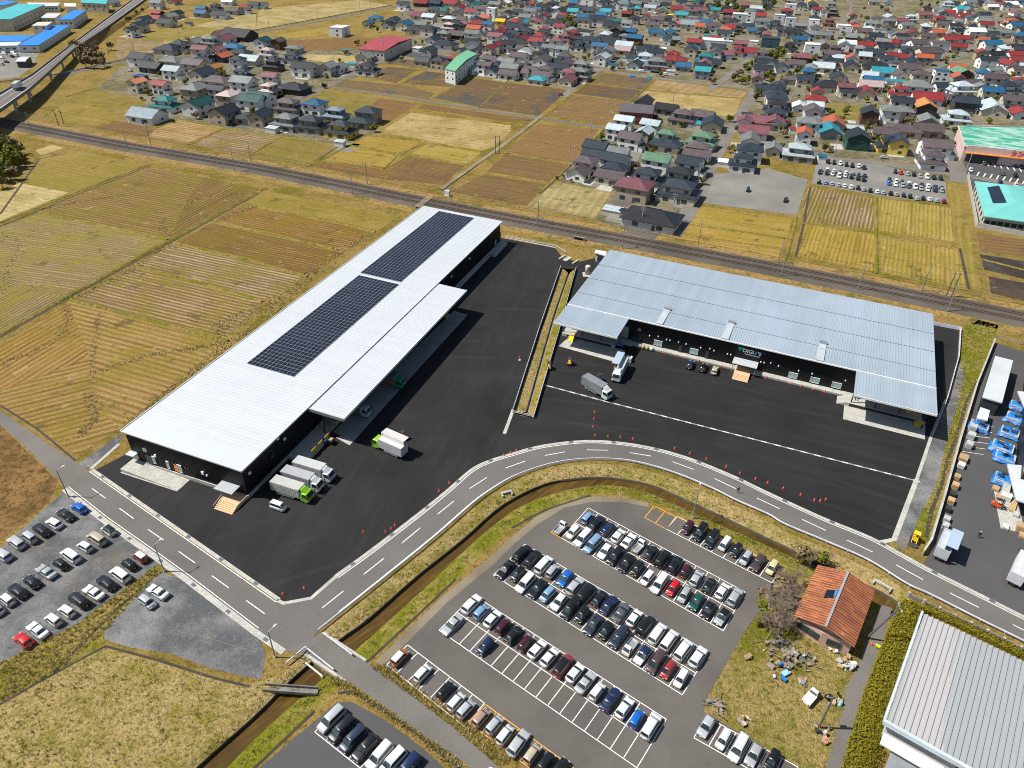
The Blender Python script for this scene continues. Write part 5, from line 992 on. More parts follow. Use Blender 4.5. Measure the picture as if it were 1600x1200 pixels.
hs(1200, 0, 8, '''290 60 w w X;550 20 y c S;610 105 r w G .9;800 45 g c T .9;820 120 g r H;150 190 w w F .9;280 240 B w S;290 230 l w F .8;90 280 n w H 1.1;580 250 w w F .8;770 245 m o H .9;950 320 w w F 1.0;1080 310 r c S;820 370 B c F .8;600 340 B w S;560 420 g w S;700 430 g w S;400 480 b c S;280 550 n t H .9;560 560 w w X 1.0;700 560 g t S;40 480 n n F 1.1;850 590 B t T .9;790 670 B c S;460 700 m b P 1.2;350 790 B w S;690 830 l c S 1.2;780 750 n c S;180 840 n w S;50 790 n w S;1040 820 k c S 1.2;980 660 r c D 1.2;1000 540 w w S;1080 460 g b S 1.3;1200 380 B y S;1360 230 B c S;1340 290 g c S;1500 250 g t G;1520 210 l w S;1490 330 B c S;1400 370 g w F .7;1350 440 n w S;1250 510 k w S;1230 560 r c S;1460 580 n c S;1530 530 r c S;1320 650 n c G 1.1;1540 680 r w G .9;1480 720 n w G .9;1340 800 k c P 1.1;1430 890 c w S 1.3;1540 1000 c w D 1.4;1320 1000 b b S;1280 1060 p w S 1.1;1220 1150 r c S 1.3;980 1070 m c G .9;1030 1140 n w S;880 970 n c S 1.3;760 1060 k c P 1.4;620 1130 r c G .9;130 1080 n c S;100 1170 n c H;40 1110 n c S;1330 20 g c S;1490 30 g w S;1040 180 p c D''')
hs(1400, 0, 8, '''660 30 l w H 1.1;930 20 g w G;1430 50 w w S 1.2;1200 80 w c S;1290 60 m w S;540 120 g w S;820 110 c w S 1.1;900 90 n w S;640 160 r w S 1.3;760 230 r w S;860 200 r c S;1100 180 n w S;1090 230 g w S;1130 300 r w S;190 200 l w H;350 180 m c S 1.2;70 260 m w S;130 310 g w S;550 220 r c S;630 240 g c S;590 300 B c S;1450 250 R w S;1490 310 b w S;1500 150 m w S;1340 400 g w S;220 410 r c S 1.2;60 450 n t G;520 400 R c S;400 440 B c S;690 420 g o S;800 390 k w S;670 480 r c S;830 480 r w S;1000 380 w w G 1.2;1200 540 b w G 1.1;1350 580 b b D;1510 590 n c S;280 530 B w G 1.1;540 530 B w F 1.1;400 640 B c G 1.4;160 620 B w S;230 760 n c S;30 710 r w S;160 840 B w S 1.2;30 920 B w S;320 920 B c H;60 1010 c c D 1.2;280 1060 g w H 1.4;60 1100 r w H .9;570 890 b w X .8;820 900 G b S 1.3;830 1060 l w T 1.1;600 1080 n w S;1070 1070 g c G .9;950 1040 B c S;1200 1120 b c S;1400 1060 n w T 1.1;1230 860 g w G .9;1220 960 B c S;1150 990 l w S;1480 680 r w S;1520 740 r w G .9;1430 850 c w D;1550 870 B c S;1240 680 k w S;1140 740 n w S;1400 790 r w S;1290 940 B w S;1570 1050 n w S;780 580 r c S''')
hs(1400, 150, 8, '''380 20 r w S 1.4;80 55 n c S;370 105 O b G 1.3;400 285 g t G;390 410 B t S 1.1;80 170 g c H;90 400 B c P 1.3;500 600 B w G 1.15;460 720 B w S 1.1;30 550 n y G;880 55 n k G 1.3;780 215 l w S;1200 145 l c S 1.6;1540 205 r w S;700 30 B c S;1470 30 B c S;1480 90 B b S''')
hs(1200, 150, 8, '''120 20 n w H;120 90 k w T;100 200 n p T;80 310 m w S 1.2;600 30 r w H;590 100 l w G .9;570 160 B w G 1.0;390 120 w w S .8;510 310 g w H;460 440 R w G .9;350 400 r w D;820 330 R c S 1.3;770 425 c g S 1.1;1080 390 l k D 1.6;1130 490 k v G 1.3;1280 190 n r G 1.05;1540 160 g w H 1.05;1460 450 B c S;1540 545 n y T .9;400 635 l g H 1.1;70 650 g c S .8;680 745 b w D''')
hs(800, 0, 4, '''825 632 k g S;965 675 k g S;1075 705 B g S;1190 718 B g S;1135 762 c c D 1.5;1255 770 n c S 1.15;705 740 l w G .9;655 795 l w G .9;870 765 l c G .9;830 815 l t G .9;745 850 B w G;970 830 G c H .95;960 890 n c P;1195 845 G c H 1.05;1165 910 B w H .9;1160 960 B w S;530 905 n n G .95;510 960 n w S .9;670 938 g w G .85;650 985 n w S;460 1000 B w H .85;430 1065 B w S;640 1040 n c H .85;620 1095 B c S;910 985 G w G 1.0;1115 1005 n w G .95;1060 1070 k c S 1.1;850 1075 n w T .95;770 1150 m t H 1.1;1050 1155 n c T 1.1;1490 925 n w H 1.05;1450 980 n w H .95;1340 1005 w w D 1.3;1510 815 m w S 1.2;1550 755 m c S 1.1;1490 870 g w S;1455 745 m w S .8;1470 710 n w D''')
hs(800, 300, 4, '''880 145 k w P 1.35;630 103 l c D 1.2;720 122 k c D''')
hs(0, 0, 4, '''980 12 g w G;1090 5 r c S;985 80 r b S .9;970 112 r c S;900 120 n w S;870 150 n c S;820 180 n w G .9;1060 100 g c S;1100 85 k c S;1040 140 k c S 1.1;1345 30 n c H;1380 90 n w S 1.2;1260 80 b t S;1260 50 b c S .8;1530 40 r w G .9;1430 8 w w S;1460 65 B c S;1590 30 n w S;1180 140 n c D;700 15 g w S;560 10 g c S''')
ZN = [(lambda x, y: x < 300 and y < 60, 'near the highway'), (lambda x, y: x < 450 and y > 130 and y < 250, 'at the railway end of the western group'), (lambda x, y: x < 420 and y < 250, 'in the western group'), (lambda x, y: x < 640 and y > 95 and y < 250, 'by the western paddies'), (lambda x, y: x < 640 and y < 95, 'near the long red-roofed hall'),
 (lambda x, y: 640 <= x < 800 and y < 75, 'above the mint-roofed apartments'), (lambda x, y: 640 <= x < 800, 'beside the mint-roofed apartments'), (lambda x, y: x < 960 and y > 160 or x < 1100 and y > 240, 'in the estate nearest the railway'), (lambda x, y: x < 1165 and y > 155, 'in the estate above the railway'), (lambda x, y: x < 1000 and y > 70, 'along the paddy street'), (lambda x, y: x < 1000, 'in town beyond the paddy street'),
 (lambda x, y: x < 1200 and y > 60, 'round the white-roofed block'), (lambda x, y: x < 1200, 'by the yellow-awning shop'), (lambda x, y: y > 225 and x < 1330, 'near the gravel plot'), (lambda x, y: x < 1290 and y > 150, 'behind the gravel plot'), (lambda x, y: x < 1475 and y > 195, 'above the distant car park'), (lambda x, y: x < 1475 and y > 145, 'uphill of the distant car park'), (lambda x, y: x < 1300 and y > 70, 'in the middle of town'), (lambda x, y: x < 1400 and y > 70, 'in the crowded centre of town'), (lambda x, y: x < 1300, 'below the far wooded hill'), (lambda x, y: x < 1400, 'on the far grassy slope'), (lambda x, y: y > 150, 'behind the pink supermarket'), (lambda x, y: x < 1480 and y > 70, 'along the climbing street'), (lambda x, y: y > 70, 'beyond the supermarket'), (lambda x, y: x < 1500, 'at the far top of town'), (lambda x, y: True, 'in the farthest corner of town')]
def zone(x, y):
    for f, n in ZN:
        if f(x, y): return n
TOWN = ang((1251, 346), (1366, 360)); WEST = ang((100, 467), (357, 532))
def hrot(x, y):
    if x < 660: return WEST + .05
    if x < 1110 and y > 155: return ang((760 / 4 + 800, 300 + 215 / 4), (980 / 4 + 800, 300 + 260 / 4))
    if x < 1000: return ang((735, 119), (940, 143))
    return TOWN
rh_ = random.Random(11); seen = {}; HL_ = []
for n_, (x, y, c, w, t, s) in enumerate(HOUSES):
    if t == 'H' and n_ % 2: t, s = 'T', s * .9
    if t == 'G' and n_ % 3 == 0: t = 'J'
    if t == 'S' and y > 25 and s < 1.25 and n_ % 10 in (1, 4, 8): t, s = ('G', 'T', 'G')[n_ % 3], s * .95
    z = {'S': 3.3, 'P': 3.6, 'D': 2.6, 'F': 6.4, 'X': 9}.get(t, 6.0); p = g(x, y, z); d = math.hypot(p.x, p.y)
    wx, dy = {'S': (9.8, 7.2), 'P': (12, 8), 'D': (5.5, 3.4), 'F': (10, 8), 'X': (9, 8), 'T': (9.5, 7.2), 'H': (9.5, 7.8), 'G': (9.8, 7.4), 'J': (9, 7.4)}[t]
    q = round(s * 5) / 5; wx, dy = round(wx * q, 2), round(dy * q, 2)
    rot = hrot(x, y) + (math.pi / 2 if rh_.random() < (.35 if t in 'GSJ' else .15) else 0) + rh_.uniform(-.05, .05)
    if x > 1380 and y < 140: rot += rh_.choice((0, .25, .4))
    nm, words_, cat = KN[t]
    HL_.append([x, y, c, w, t, p, d, wx, dy, rot, nm, words_, cat])
by = {}
for h in HL_:
    x, y, c, w, t = h[:5]; lab = f"{RC[c][1]}-roofed {WC[w][1]} {h[11]} {zone(x, y)}"; by.setdefault(lab, []).append(h)
for lab, L in by.items():
    L.sort(key=lambda h: -h[1])
    for i, h in enumerate(L):
        h.append(lab if len(L) == 1 else f"{lab}, {['nearest', 'second-nearest', 'third-nearest', 'fourth-nearest', 'fifth-nearest', 'sixth-nearest', 'seventh-nearest', 'eighth-nearest', 'ninth-nearest', 'tenth-nearest', 'eleventh-nearest', 'twelfth-nearest', 'thirteenth-nearest', 'fourteenth-nearest'][min(i, 13)]}")
def win_slots(t, w, d, near):
    """Window places (x, y, z, turn, width, height)."""
    o = []; fl = {'S': (1.5,), 'P': (1.5,), 'D': (), 'F': (1.5, 4.4), 'X': (1.5, 4.3, 7.1)}.get(t, (1.45, 4.1)); n = 2 if near else 1
    if t == 'T':
        for i in (-.28, .28): o += [(w * i, -d/2 - 1.2, 1.4, 0, 2.0, 1.5), (w * i, -d/2 * .8, 4.3, 0, 1.5, 1.1)]
        o += [(-w/2 - 1, 0, 1.4, 1, 1.4, 1.2), (w/2 + 1, 0, 1.4, 1, 1.4, 1.2), (-w/2 * .82, 0, 4.3, 1, 1.2, 1.0), (w/2 * .82, 0, 4.3, 1, 1.2, 1.0), (0, d/2 * .9, 4.3, 0, 1.3, .9)]; return o
    for z in fl:
        for i in range(n):
            u = (i + .5) / n - .5
            o.append((w * u * .95, -d/2, z, 0, 1.9 if z < 2 else 1.5, 1.5 if z < 2 else 1.1)); o.append((w * u * .9, d/2, z, 0, 1.2, .9))
        o.append((-w/2, -d * .12, z, 1, 1.5, 1.1)); o.append((w/2, d * .1, z, 1, 1.3, 1.0))
    return o
DOOR = MB().box(-.5, -.05, 0, .5, .05, 2.05).mesh('door', pm('front_door', (.09, .06, .045), .6))
for (x, y, c, w, t, p, d, wx, dy, rot, nm, words_, cat, lab) in HL_:
    wl, rf, lr = house_meshes(t, wx, dy); u1_, u2_ = rh_.uniform(.8, 1.15), rh_.uniform(.85, 1.08); rc_ = tuple(v * u1_ for v in RC[c][0]); wc_ = tuple(v * u2_ for v in WC[w][0])
    o = empty(nm, (p.x, p.y, 0), rot); o.scale = (1.2, 1.2, 1.1) if t != 'D' else (1.1, 1.1, 1); tag(o, lab, cat, 'sheds among the houses' if t == 'D' else 'houses of the town')
    put('wall', wl, o, color=wc_); r_ = put('roof', rf, o, color=rc_)
    if lr: put('lower_roof', lr, o, color=tuple(v * .9 for v in rc_))
    if t == 'D': continue
    near = y > 95
    for (u, v, z, tn, ww, hh) in win_slots(t, wx, dy, near): put('window', WINM, o, (u, v, z), tn * math.pi / 2, (ww, 1, hh))
    if near: put('door', DOOR, o, (wx * .12, -dy / 2 - (1.2 if t == 'T' else 0), 0), 0)
# farther houses between those above: past three hundred, so one mass
bgm = MB(); rb = random.Random(5); occ = [(h[5].x, h[5].y, 8.5) for h in HL_]; P2_ = gg(TG2); tries = cnt = 0
BGR = ['k', 'n', 'B', 'g', 'r', 'm', 'b', 'n', 'k', 'l', 'c', 'R']; BGW = ['w', 'c', 't', 'g']
roads = [p for px in ([(1498, 285), (1480, 215), (1462, 150), (1448, 112), (1490, 92), (1555, 38)], [(1110, 140), (1155, 105), (1175, 80), (1160, 55)], [(1325, 0), (1330, 15), (1290, 60), (1230, 90)], [(800, 98), (933, 108), (1090, 130), (1180, 141)], [(1190, 125), (1260, 150), (1375, 166)], [(1240, 240), (1375, 255), (1500, 273)]) for p, t_ in along(line2(px), 6)]
while cnt < 260 and tries < 14000:
    tries += 1; x, y = rb.uniform(650, 1620), rb.uniform(-14, 140); p = g(x, y); d_ = 10.5
    if not inside((p.x, p.y), P2_) or any((p.x - a) ** 2 + (p.y - b) ** 2 < (r + 3.2) ** 2 for a, b, r in occ) or any((p.xy - q).length < 8 for q in roads): continue
    if 1330 < x < 1420 and y < 30 or 1150 < x < 1260 and 85 < y < 130: continue
    cnt += 1; occ.append((p.x, p.y, 7.5)); w, d, tw = rb.uniform(8, 12), rb.uniform(6.5, 9), rb.random() < .6; one, rfm = MB(), MB(); h_ = 5.6 if tw else 3.3
    if rb.random() < .4: one.box(-w/2, -d/2, 0, w/2, d/2, h_); hip(rfm, w, d, h_ + .1, d * .27)
    else: gwall(one, w, d, 0, h_, d * .27); gable(rfm, w, d, h_, d * .27)
    for fl in ((1.4, 4.2) if tw else (1.5,)):
        for u in (-.25, .25): rfm.mi  # windows below
    wi = MB()
    for fl in ((1.4, 4.2) if tw else (1.5,)):
        for u in (-.27, .22): wi.box(w * u - .9, -d/2 - .05, fl - .6, w * u + .9, -d/2 + .05, fl + .6)
        wi.box(-w/2 - .05, -.8, fl - .5, -w/2 + .05, .8, fl + .5)
    mt = Matrix.Translation((p.x, p.y, 0)) @ Matrix.Rotation(hrot(x, y) + rb.choice((0, 0, math.pi / 2)), 4, 'Z')
    for src, mi in ((one, rb.randrange(4)), (rfm, 4 + rb.randrange(len(BGR))), (wi, 4 + len(BGR))):
        bgm.cur = mi; bgm.faces([mt @ Vector(v) for v in src.v], src.f)
bm_ = [pm('far_wall_' + WC[c][1], WC[c][0], .85, var=.15, scale=.3) for c in BGW] + [pm('far_roof_' + RC[c][1], RC[c][0], .46, var=.2, scale=.35) for c in BGR] + [M['glass']]
tag(bgm.build('distant_houses', bm_), 'mass of small houses filling the far town', 'houses', kind='stuff')
yp = MB(); ry_ = random.Random(31)   # paved or gravelled forecourts beside the houses
for h in HL_:
    for q in range(2):
        if ry_.random() < .35: continue
        a = h[9]; u = Vector((math.cos(a), math.sin(a))); v = Vector((-u.y, u.x)); c = h[5].xy + u * ry_.uniform(-4, 4) + v * ry_.choice((-1, 1)) * (h[8] * .62 + ry_.uniform(1.5, 4)); l_, b_ = ry_.uniform(2.5, 6.5), ry_.uniform(1.6, 3.2); yp.cur = ry_.randrange(4); z = .022 + .004 * ry_.randrange(6)
        yp.face([(*(c - u * l_ - v * b_), z), (*(c + u * l_ - v * b_), z), (*(c + u * l_ + v * b_), z), (*(c - u * l_ + v * b_), z)])
tag(yp.build('yard_paving', [M['concrete'], M['lot'], M['gravel_pale'], M['road_worn']], fix=False), 'paved and gravelled forecourts between the town houses', 'paving', kind='structure')
# ================================================================ TREES AND HEDGES

def leaf_mat(name, a, b, c):
    k = N(name); n = k.noise(.9, 3, .7); f = k.ramp(n, [(.35, 0), (.65, 1)]); col = k.mix(f, a, b); col = k.mix(k.ramp(k.noise(4, 2), [(.55, 0), (.75, .7)]), col, c)
    return k.done(col, .75, 0, .2)
M['leaf_dark'] = leaf_mat('dark_leaves', (.05, .075, .012), (.085, .11, .016), (.13, .15, .022)); M['leaf_mid'] = leaf_mat('olive_leaves', (.10, .115, .012), (.16, .16, .016), (.23, .20, .025))
M['leaf_gold'] = leaf_mat('golden_leaves', (.125, .115, .006), (.20, .17, .008), (.27, .215, .012)); M['twig'] = leaf_mat('bare_twigs', (.20, .155, .11), (.26, .20, .15), (.32, .27, .21)); M['bark'] = pm('bark', (.09, .07, .05), .9, var=.3, scale=2)
M['leaf_fresh'] = leaf_mat('fresh_leaves', (.11, .125, .010), (.17, .17, .014), (.23, .20, .02)); M['leaf_brush'] = leaf_mat('brown_brush', (.20, .145, .085), (.15, .12, .05), (.26, .20, .13)); M['bush_brown'] = M['leaf_brush']
def crown_mesh(name, mat, seed, n=420, size=.5, shape='round', squash=1.0):
    rnd = random.Random(seed); mb = MB(); cl_ = []
    for i in range(9 if shape != 'cone' else 12):
        if shape == 'cone': h = rnd.random(); r_ = (1 - h) * .75 + .1; a = rnd.uniform(0, 6.28); q = r_ * rnd.uniform(.2, .8); cl_.append((Vector((q * math.cos(a), q * math.sin(a), -.8 + 2.2 * h)), .35 * (1.15 - h)))
        else: v = Vector((rnd.gauss(0, 1), rnd.gauss(0, 1), rnd.gauss(0, 1))).normalized() * rnd.uniform(.25, .72); v.z = v.z * .8 * squash; cl_.append((v, rnd.uniform(.3, .5)))
    for i in range(n):
        c, r_ = rnd.choice(cl_); v = Vector((rnd.gauss(0, 1), rnd.gauss(0, 1), rnd.gauss(0, 1))).normalized(); p = c + v * r_ * rnd.uniform(.75, 1.05)
        nn = (v + Vector((rnd.uniform(-.7, .7), rnd.uniform(-.7, .7), rnd.uniform(-.3, .9)))).normalized(); a = nn.orthogonal().normalized(); b = nn.cross(a); s_ = size * rnd.uniform(.10, .24)
        mb.face([p - a * s_ - b * s_ * .6, p + a * s_ * .9 - b * s_ * .7, p + a * s_ + b * s_ * .8, p - a * s_ * .7 + b * s_])
    return mb.mesh(name, mat, fix=False)
def bare_mesh(seed, levels=5, spread=.75):
    rnd = random.Random(seed); mb = MB()
    def grow(p, d, L, r_, lv):
        e = p + d * L; mb.tube(p, e, r_, r_ * .62, 5 if lv > 2 else 3, caps=False)
        if lv == 0: return
        for i in range(3 if lv > 1 else 4):
            nd = (d + Vector((rnd.uniform(-1, 1), rnd.uniform(-1, 1), rnd.uniform(-.45, .6))) * spread).normalized(); grow(p.lerp(e, rnd.uniform(.55, 1)), nd, L * rnd.uniform(.6, .82), r_ * .58, lv - 1)
    for i in range(3): grow(Vector((0, 0, -.6)), Vector((rnd.uniform(-.5, .5), rnd.uniform(-.5, .5), .8)).normalized(), .46, .04, levels)
    return mb.mesh('crown', M['twig'], fix=False)
CR_ = {'d': [crown_mesh('crown', M['leaf_dark'], i, 420, .75) for i in range(3)], 'm': [crown_mesh('crown', M['leaf_mid'], 10 + i, 420, .75) for i in range(3)], 'c': [crown_mesh('crown', M['leaf_dark'], 20 + i, 420, .6, 'cone') for i in range(2)], 'g': [crown_mesh('crown', M['leaf_fresh'], 30 + i, 380, .75) for i in range(2)],
 'b': [bare_mesh(40 + i) for i in range(3)], 'u': [crown_mesh('crown', M['leaf_brush'], 50 + i, 300, .75, squash=.7) for i in range(3)]}
TRUNK = MB().tube((0, 0, 0), (0, 0, 1), .16, .09, 7).mesh('trunk', M['bark'])
TK = {'d': ('leafy_tree', 'dark evergreen tree'), 'm': ('leafy_tree', 'olive-green tree'), 'c': ('conifer', 'dark conical conifer'), 'g': ('leafy_tree', 'golden-green tree'), 'b': ('bare_tree', 'bare grey-brown tree'), 'u': ('shrub', 'brown leafless shrub')}
TL = []
def tree(x, y, kd, h, where):
    TL.append((x, y, kd, h, where))
for x, y, h in ((115, 68, 9), (124, 72, 8), (130, 80, 9), (140, 84, 9), (148, 75, 7), (120, 86, 8), (131, 93, 9), (145, 95, 8), (155, 86, 8), (161, 94, 7), (168, 80, 6), (172, 70, 6), (150, 66, 6), (200, 28, 6), (195, 38, 6)): tree(x, y, 'b' if int(x) % 3 == 0 else 'u', h * 1.15, 'on the highway embankment')
for x, y, kd, h in ((4, 226, 'm', 8), (14, 236, 'g', 8), (26, 240, 'g', 7), (36, 248, 'm', 6), (22, 234, 'm', 7), (0, 236, 'm', 8), (16, 246, 'm', 8), (8, 254, 'm', 8), (24, 250, 'm', 7), (-2, 256, 'm', 8), (12, 228, 'd', 7), (2, 272, 'm', 7), (-8, 268, 'm', 8), (14, 262, 'm', 6), (10, 244, 'g', 7), (30, 244, 'm', 6), (-4, 240, 'm', 8), (6, 246, 'm', 8), (18, 252, 'm', 7), (2, 262, 'd', 7), (12, 268, 'u', 7), (-10, 250, 'd', 8), (30, 230, 'u', 6), (20, 222, 'u', 6), (8, 216, 'u', 6), (-8, 230, 'g', 8), (0, 282, 'u', 6)): tree(x, y, kd, h, 'in the thicket below the viaduct')
for x, y, kd, h in ((546, 206, 'd', 5), (578, 41, 'c', 5), (590, 45, 'd', 5), (584, 36, 'u', 4), (672, 28, 'd', 4), (660, 65, 'm', 4), (649, 66, 'm', 4), (634, 48, 'd', 4), (890, 28, 'm', 10), (896, 38, 'd', 9), (882, 34, 'm', 8), (989, 19, 'c', 9), (845, 61, 'm', 5), (920, 86, 'm', 5), (940, 55, 'u', 7), (930, 62, 'u', 5), (972, 100, 'u', 5), (765, 95, 'u', 4), (708, 75, 'm', 4), (760, 62, 'u', 4),
  (1063, 68, 'u', 5), (1075, 65, 'u', 5), (1088, 62, 'u', 4), (1182, 92, 'c', 8), (1170, 106, 'd', 6), (1165, 101, 'd', 6), (1175, 98, 'm', 5), (1150, 118, 'u', 6), (1160, 124, 'g', 6), (1168, 123, 'g', 6), (1147, 120, 'd', 6), (1155, 112, 'u', 6), (1190, 122, 'd', 6), (1184, 127, 'm', 6), (1197, 118, 'g', 6), (1185, 142, 'd', 6), (1182, 150, 'd', 6), (1102, 109, 'm', 4), (1105, 11, 'd', 10), (1120, 8, 'd', 11), (1135, 6, 'd', 11), (1150, 9, 'd', 10), (1128, 13, 'u', 8), (1160, 14, 'd', 9), (1145, 2, 'd', 10), (1195, 8, 'd', 9), (1210, 4, 'd', 9),
  (1206, 84, 'm', 8), (1214, 88, 'd', 9), (1222, 82, 'm', 8), (1217, 78, 'd', 8), (1240, 90, 'm', 5), (1203, 112, 'g', 6), (1206, 124, 'g', 6), (1222, 122, 'g', 5), (1230, 118, 'm', 5), (1238, 115, 'm', 5), (1246, 110, 'm', 5), (1252, 105, 'd', 5), (1275, 88, 'd', 7), (1270, 92, 'd', 6), (1276, 119, 'm', 4), (1240, 128, 'm', 3), (1268, 122, 'u', 4), (1228, 48, 'm', 5), (1235, 42, 'u', 5), (1342, 60, 'd', 6), (1327, 30, 'd', 6), (1355, 28, 'd', 6), (1345, 25, 'm', 5), (1385, 15, 'u', 7), (1378, 10, 'd', 6), (1440, 6, 'd', 6), (1452, 8, 'd', 6), (1465, 3, 'd', 6), (1448, 12, 'u', 5), (1478, 92, 'u', 6), (1490, 88, 'm', 5), (1495, 82, 'u', 5), (1582, 36, 'd', 6), (1570, 38, 'd', 5), (1582, 116, 'm', 5), (1588, 68, 'u', 4), (1383, 134, 'd', 5), (1389, 138, 'm', 4),
  (1356, 197, 'c', 7), (1362, 214, 'm', 5), (1290, 229, 'm', 5), (1300, 231, 'u', 4), (1422, 186, 'u', 6), (1428, 190, 'u', 5), (1220, 200, 'm', 4), (1225, 206, 'u', 5), (1232, 190, 'u', 5), (1228, 172, 'm', 4), (1065, 193, 'm', 4), (1019, 235, 'g', 4), (1120, 213, 'm', 3), (1018, 228, 'm', 4), (1152, 200, 'm', 4), (1140, 232, 'u', 4), (1145, 228, 'u', 4), (1552, 155, 'm', 6), (1560, 150, 'u', 5), (995, 258, 'u', 4), (880, 275, 'd', 2), (870, 277, 'd', 2), (892, 281, 'u', 2),
  (600, 100 - 12, 'u', 4), (283, 40, 'u', 4), (222, 14, 'u', 5), (212, 18, 'u', 5), (365, 158, 'm', 3), (381, 155, 'm', 3), (285, 152, 'm', 3)): tree(x, y, kd, h, 'in town ' + zone(x, y)[0:0] + zone(x, y))
for x, y, h in ((1232, 915, 6), (1218, 935, 6.5), (1210, 955, 6), (1228, 960, 6), (1245, 930, 5), (1200, 945, 5), (1238, 975, 5.5), (1205, 925, 5.5), (1222, 905, 5), (1250, 950, 5.5), (1192, 958, 5), (1215, 975, 5.5), (1240, 900, 5)): tree(x, y, 'b', h, 'beside the rusty-roofed house')
for x, y, h, kd in ((1268, 878, 3.5, 'b'), (1280, 868, 4, 'b'), (1292, 866, 3.5, 'b'), (1252, 868, 3, 'u'), (1262, 872, 3, 'm'), (1202, 948, 3, 'u'), (1192, 930, 3, 'u'), (1186, 972, 2.5, 'm'), (1225, 948, 3, 'm'), (1212, 968, 3, 'u'), (1205, 935, 4, 'u'), (1222, 925, 4.5, 'u'), (1236, 945, 4, 'u'), (1218, 955, 4.5, 'u'), (1200, 962, 3.5, 'm'), (1240, 965, 4, 'u'), (1228, 905, 4, 'u'), (1192, 945, 3.5, 'm'), (1258, 862, 4, 'u'), (1286, 872, 4, 'm')): tree(x, y, kd, h, 'between canal and rusty-roofed house')
by = {}
for (x, y, kd, h, wr) in TL:
    p = g(x, y, h * .55); o = empty(TK[kd][0], (p.x, p.y, 0), rh_.uniform(0, 6.28)); lab = f"{TK[kd][1]} {wr.replace('in town ', '')}"; by.setdefault(lab, []).append((y, o)); tag(o, None, 'shrub' if kd == 'u' else 'tree', 'trees and shrubs about the town')
    w_ = h * (.28 if kd == 'c' else .36 if kd in 'dm' else .55 if kd == 'b' else .42) * rh_.uniform(.85, 1.2)
    c = put('crown', rh_.choice(CR_[kd]), o, (0, 0, h * .58)); c.scale = (w_, w_ * rh_.uniform(.85, 1.15), h * (.40 if kd == 'c' else .45)); c.rotation_euler.z = rh_.uniform(0, 6)
    tr = put('trunk', TRUNK, o, (0, 0, 0)); tr.scale = (h / 6, h / 6, h * .5)
for lab, L in by.items():
    L.sort(key=lambda a: -a[0])
    for i, (y, o) in enumerate(L): o['label'] = lab if len(L) == 1 else f"{lab}, {ORD[i + 1]} from the front"
HP = [(h[5].x, h[5].y, max(h[7], h[8]) * .72) for h in HL_]; rs = random.Random(77); TGP = [gg(TG1), gg(TG2), gg(TG3)]; nsh = 0; tries = 0
while nsh < 250 and tries < 9000:
    tries += 1; x, y = rs.uniform(210, 1590), (rs.random() ** .8) * 300; p = g(x, y)
    if not any(inside((p.x, p.y), P) for P in TGP) or any((p.x - a) ** 2 + (p.y - b) ** 2 < r * r for a, b, r in HP): continue
    if x > 1230 and y > 235: continue
    nsh += 1; h = rs.uniform(2.2, 5.0); o = empty('garden_shrub', (p.x, p.y, 0), rs.uniform(0, 6)); tag(o, 'small garden shrub growing between the town houses', 'shrub', 'garden shrubs between houses')
    c = put('crown', rs.choice(CR_[rs.choice('dmmmgu')]), o, (0, 0, h * .5)); c.scale = (h * .45, h * .45, h * .45); put('trunk', TRUNK, o, (0, 0, 0)).scale = (h / 6, h / 6, h * .45)
# clipped golden hedge along the hall
hd = empty('clipped_hedge', g(1390, 1050)); tag(hd, 'long thick golden-green hedge beside the grey hall', 'hedge'); base = hd.location.copy()
M['hedge_core'] = leaf_mat('inner_hedge', (.09, .075, .008), (.13, .105, .01), (.17, .13, .012))
def hedge(parent, px, w, h, mat, dens, base, seed=1):
    rnd = random.Random(seed); L = line2(px); mb = MB(); core = MB()
    for p, t in along(L, .25):
        q = Vector((-t.y, t.x))
        for i in range(dens):
            u = rnd.uniform(-1, 1); v = rnd.random(); hh = h * (1 - .25 * u * u) * rnd.uniform(.75, 1.12)
            pos = Vector((*(p + q * (u * w / 2) + t * rnd.uniform(-.3, .3)), hh * (v ** .35))) - base
            nn = Vector((rnd.gauss(0, .6) + q.x * u, rnd.gauss(0, .6) + q.y * u, rnd.uniform(.2, 1))).normalized(); a = nn.orthogonal().normalized(); a.rotate(Matrix.Rotation(rnd.uniform(0, 6), 3, nn)); b = nn.cross(a); s_ = rnd.uniform(.06, .17)
            mb.face([pos - a * s_ - b * s_ * .7, pos + a * s_ - b * s_ * .5, pos + a * s_ * .8 + b * s_, pos - a * s_ * .9 + b * s_ * .6])
    o1 = mb.build('foliage', mat, parent, fix=False); rows = []
    for d_, z in ((w * .42, 0), (w * .36, h * .6), (0, h * .72), (-w * .36, h * .6), (-w * .42, 0)): rows.append([Vector((*p, z)) - base for p in offs(L, d_)])
    core.loft(rows, closed=False, caps=False); core.build('branches', M['hedge_core'], parent)
hedge(hd, [(1424, 952), (1405, 1000), (1382, 1060), (1362, 1120), (1345, 1180), (1332, 1230)], 4.6, 2.6, M['leaf_gold'], 70, base)
hd = empty('low_hedge', g(1520, 1000)); tag(hd, 'thin golden hedge between hall and roadside wall', 'hedge'); hedge(hd, [(1440, 952), (1500, 979), (1600, 1028), (1640, 1046)], 1.6, 1.6, M['leaf_gold'], 26, hd.location.copy(), 2)
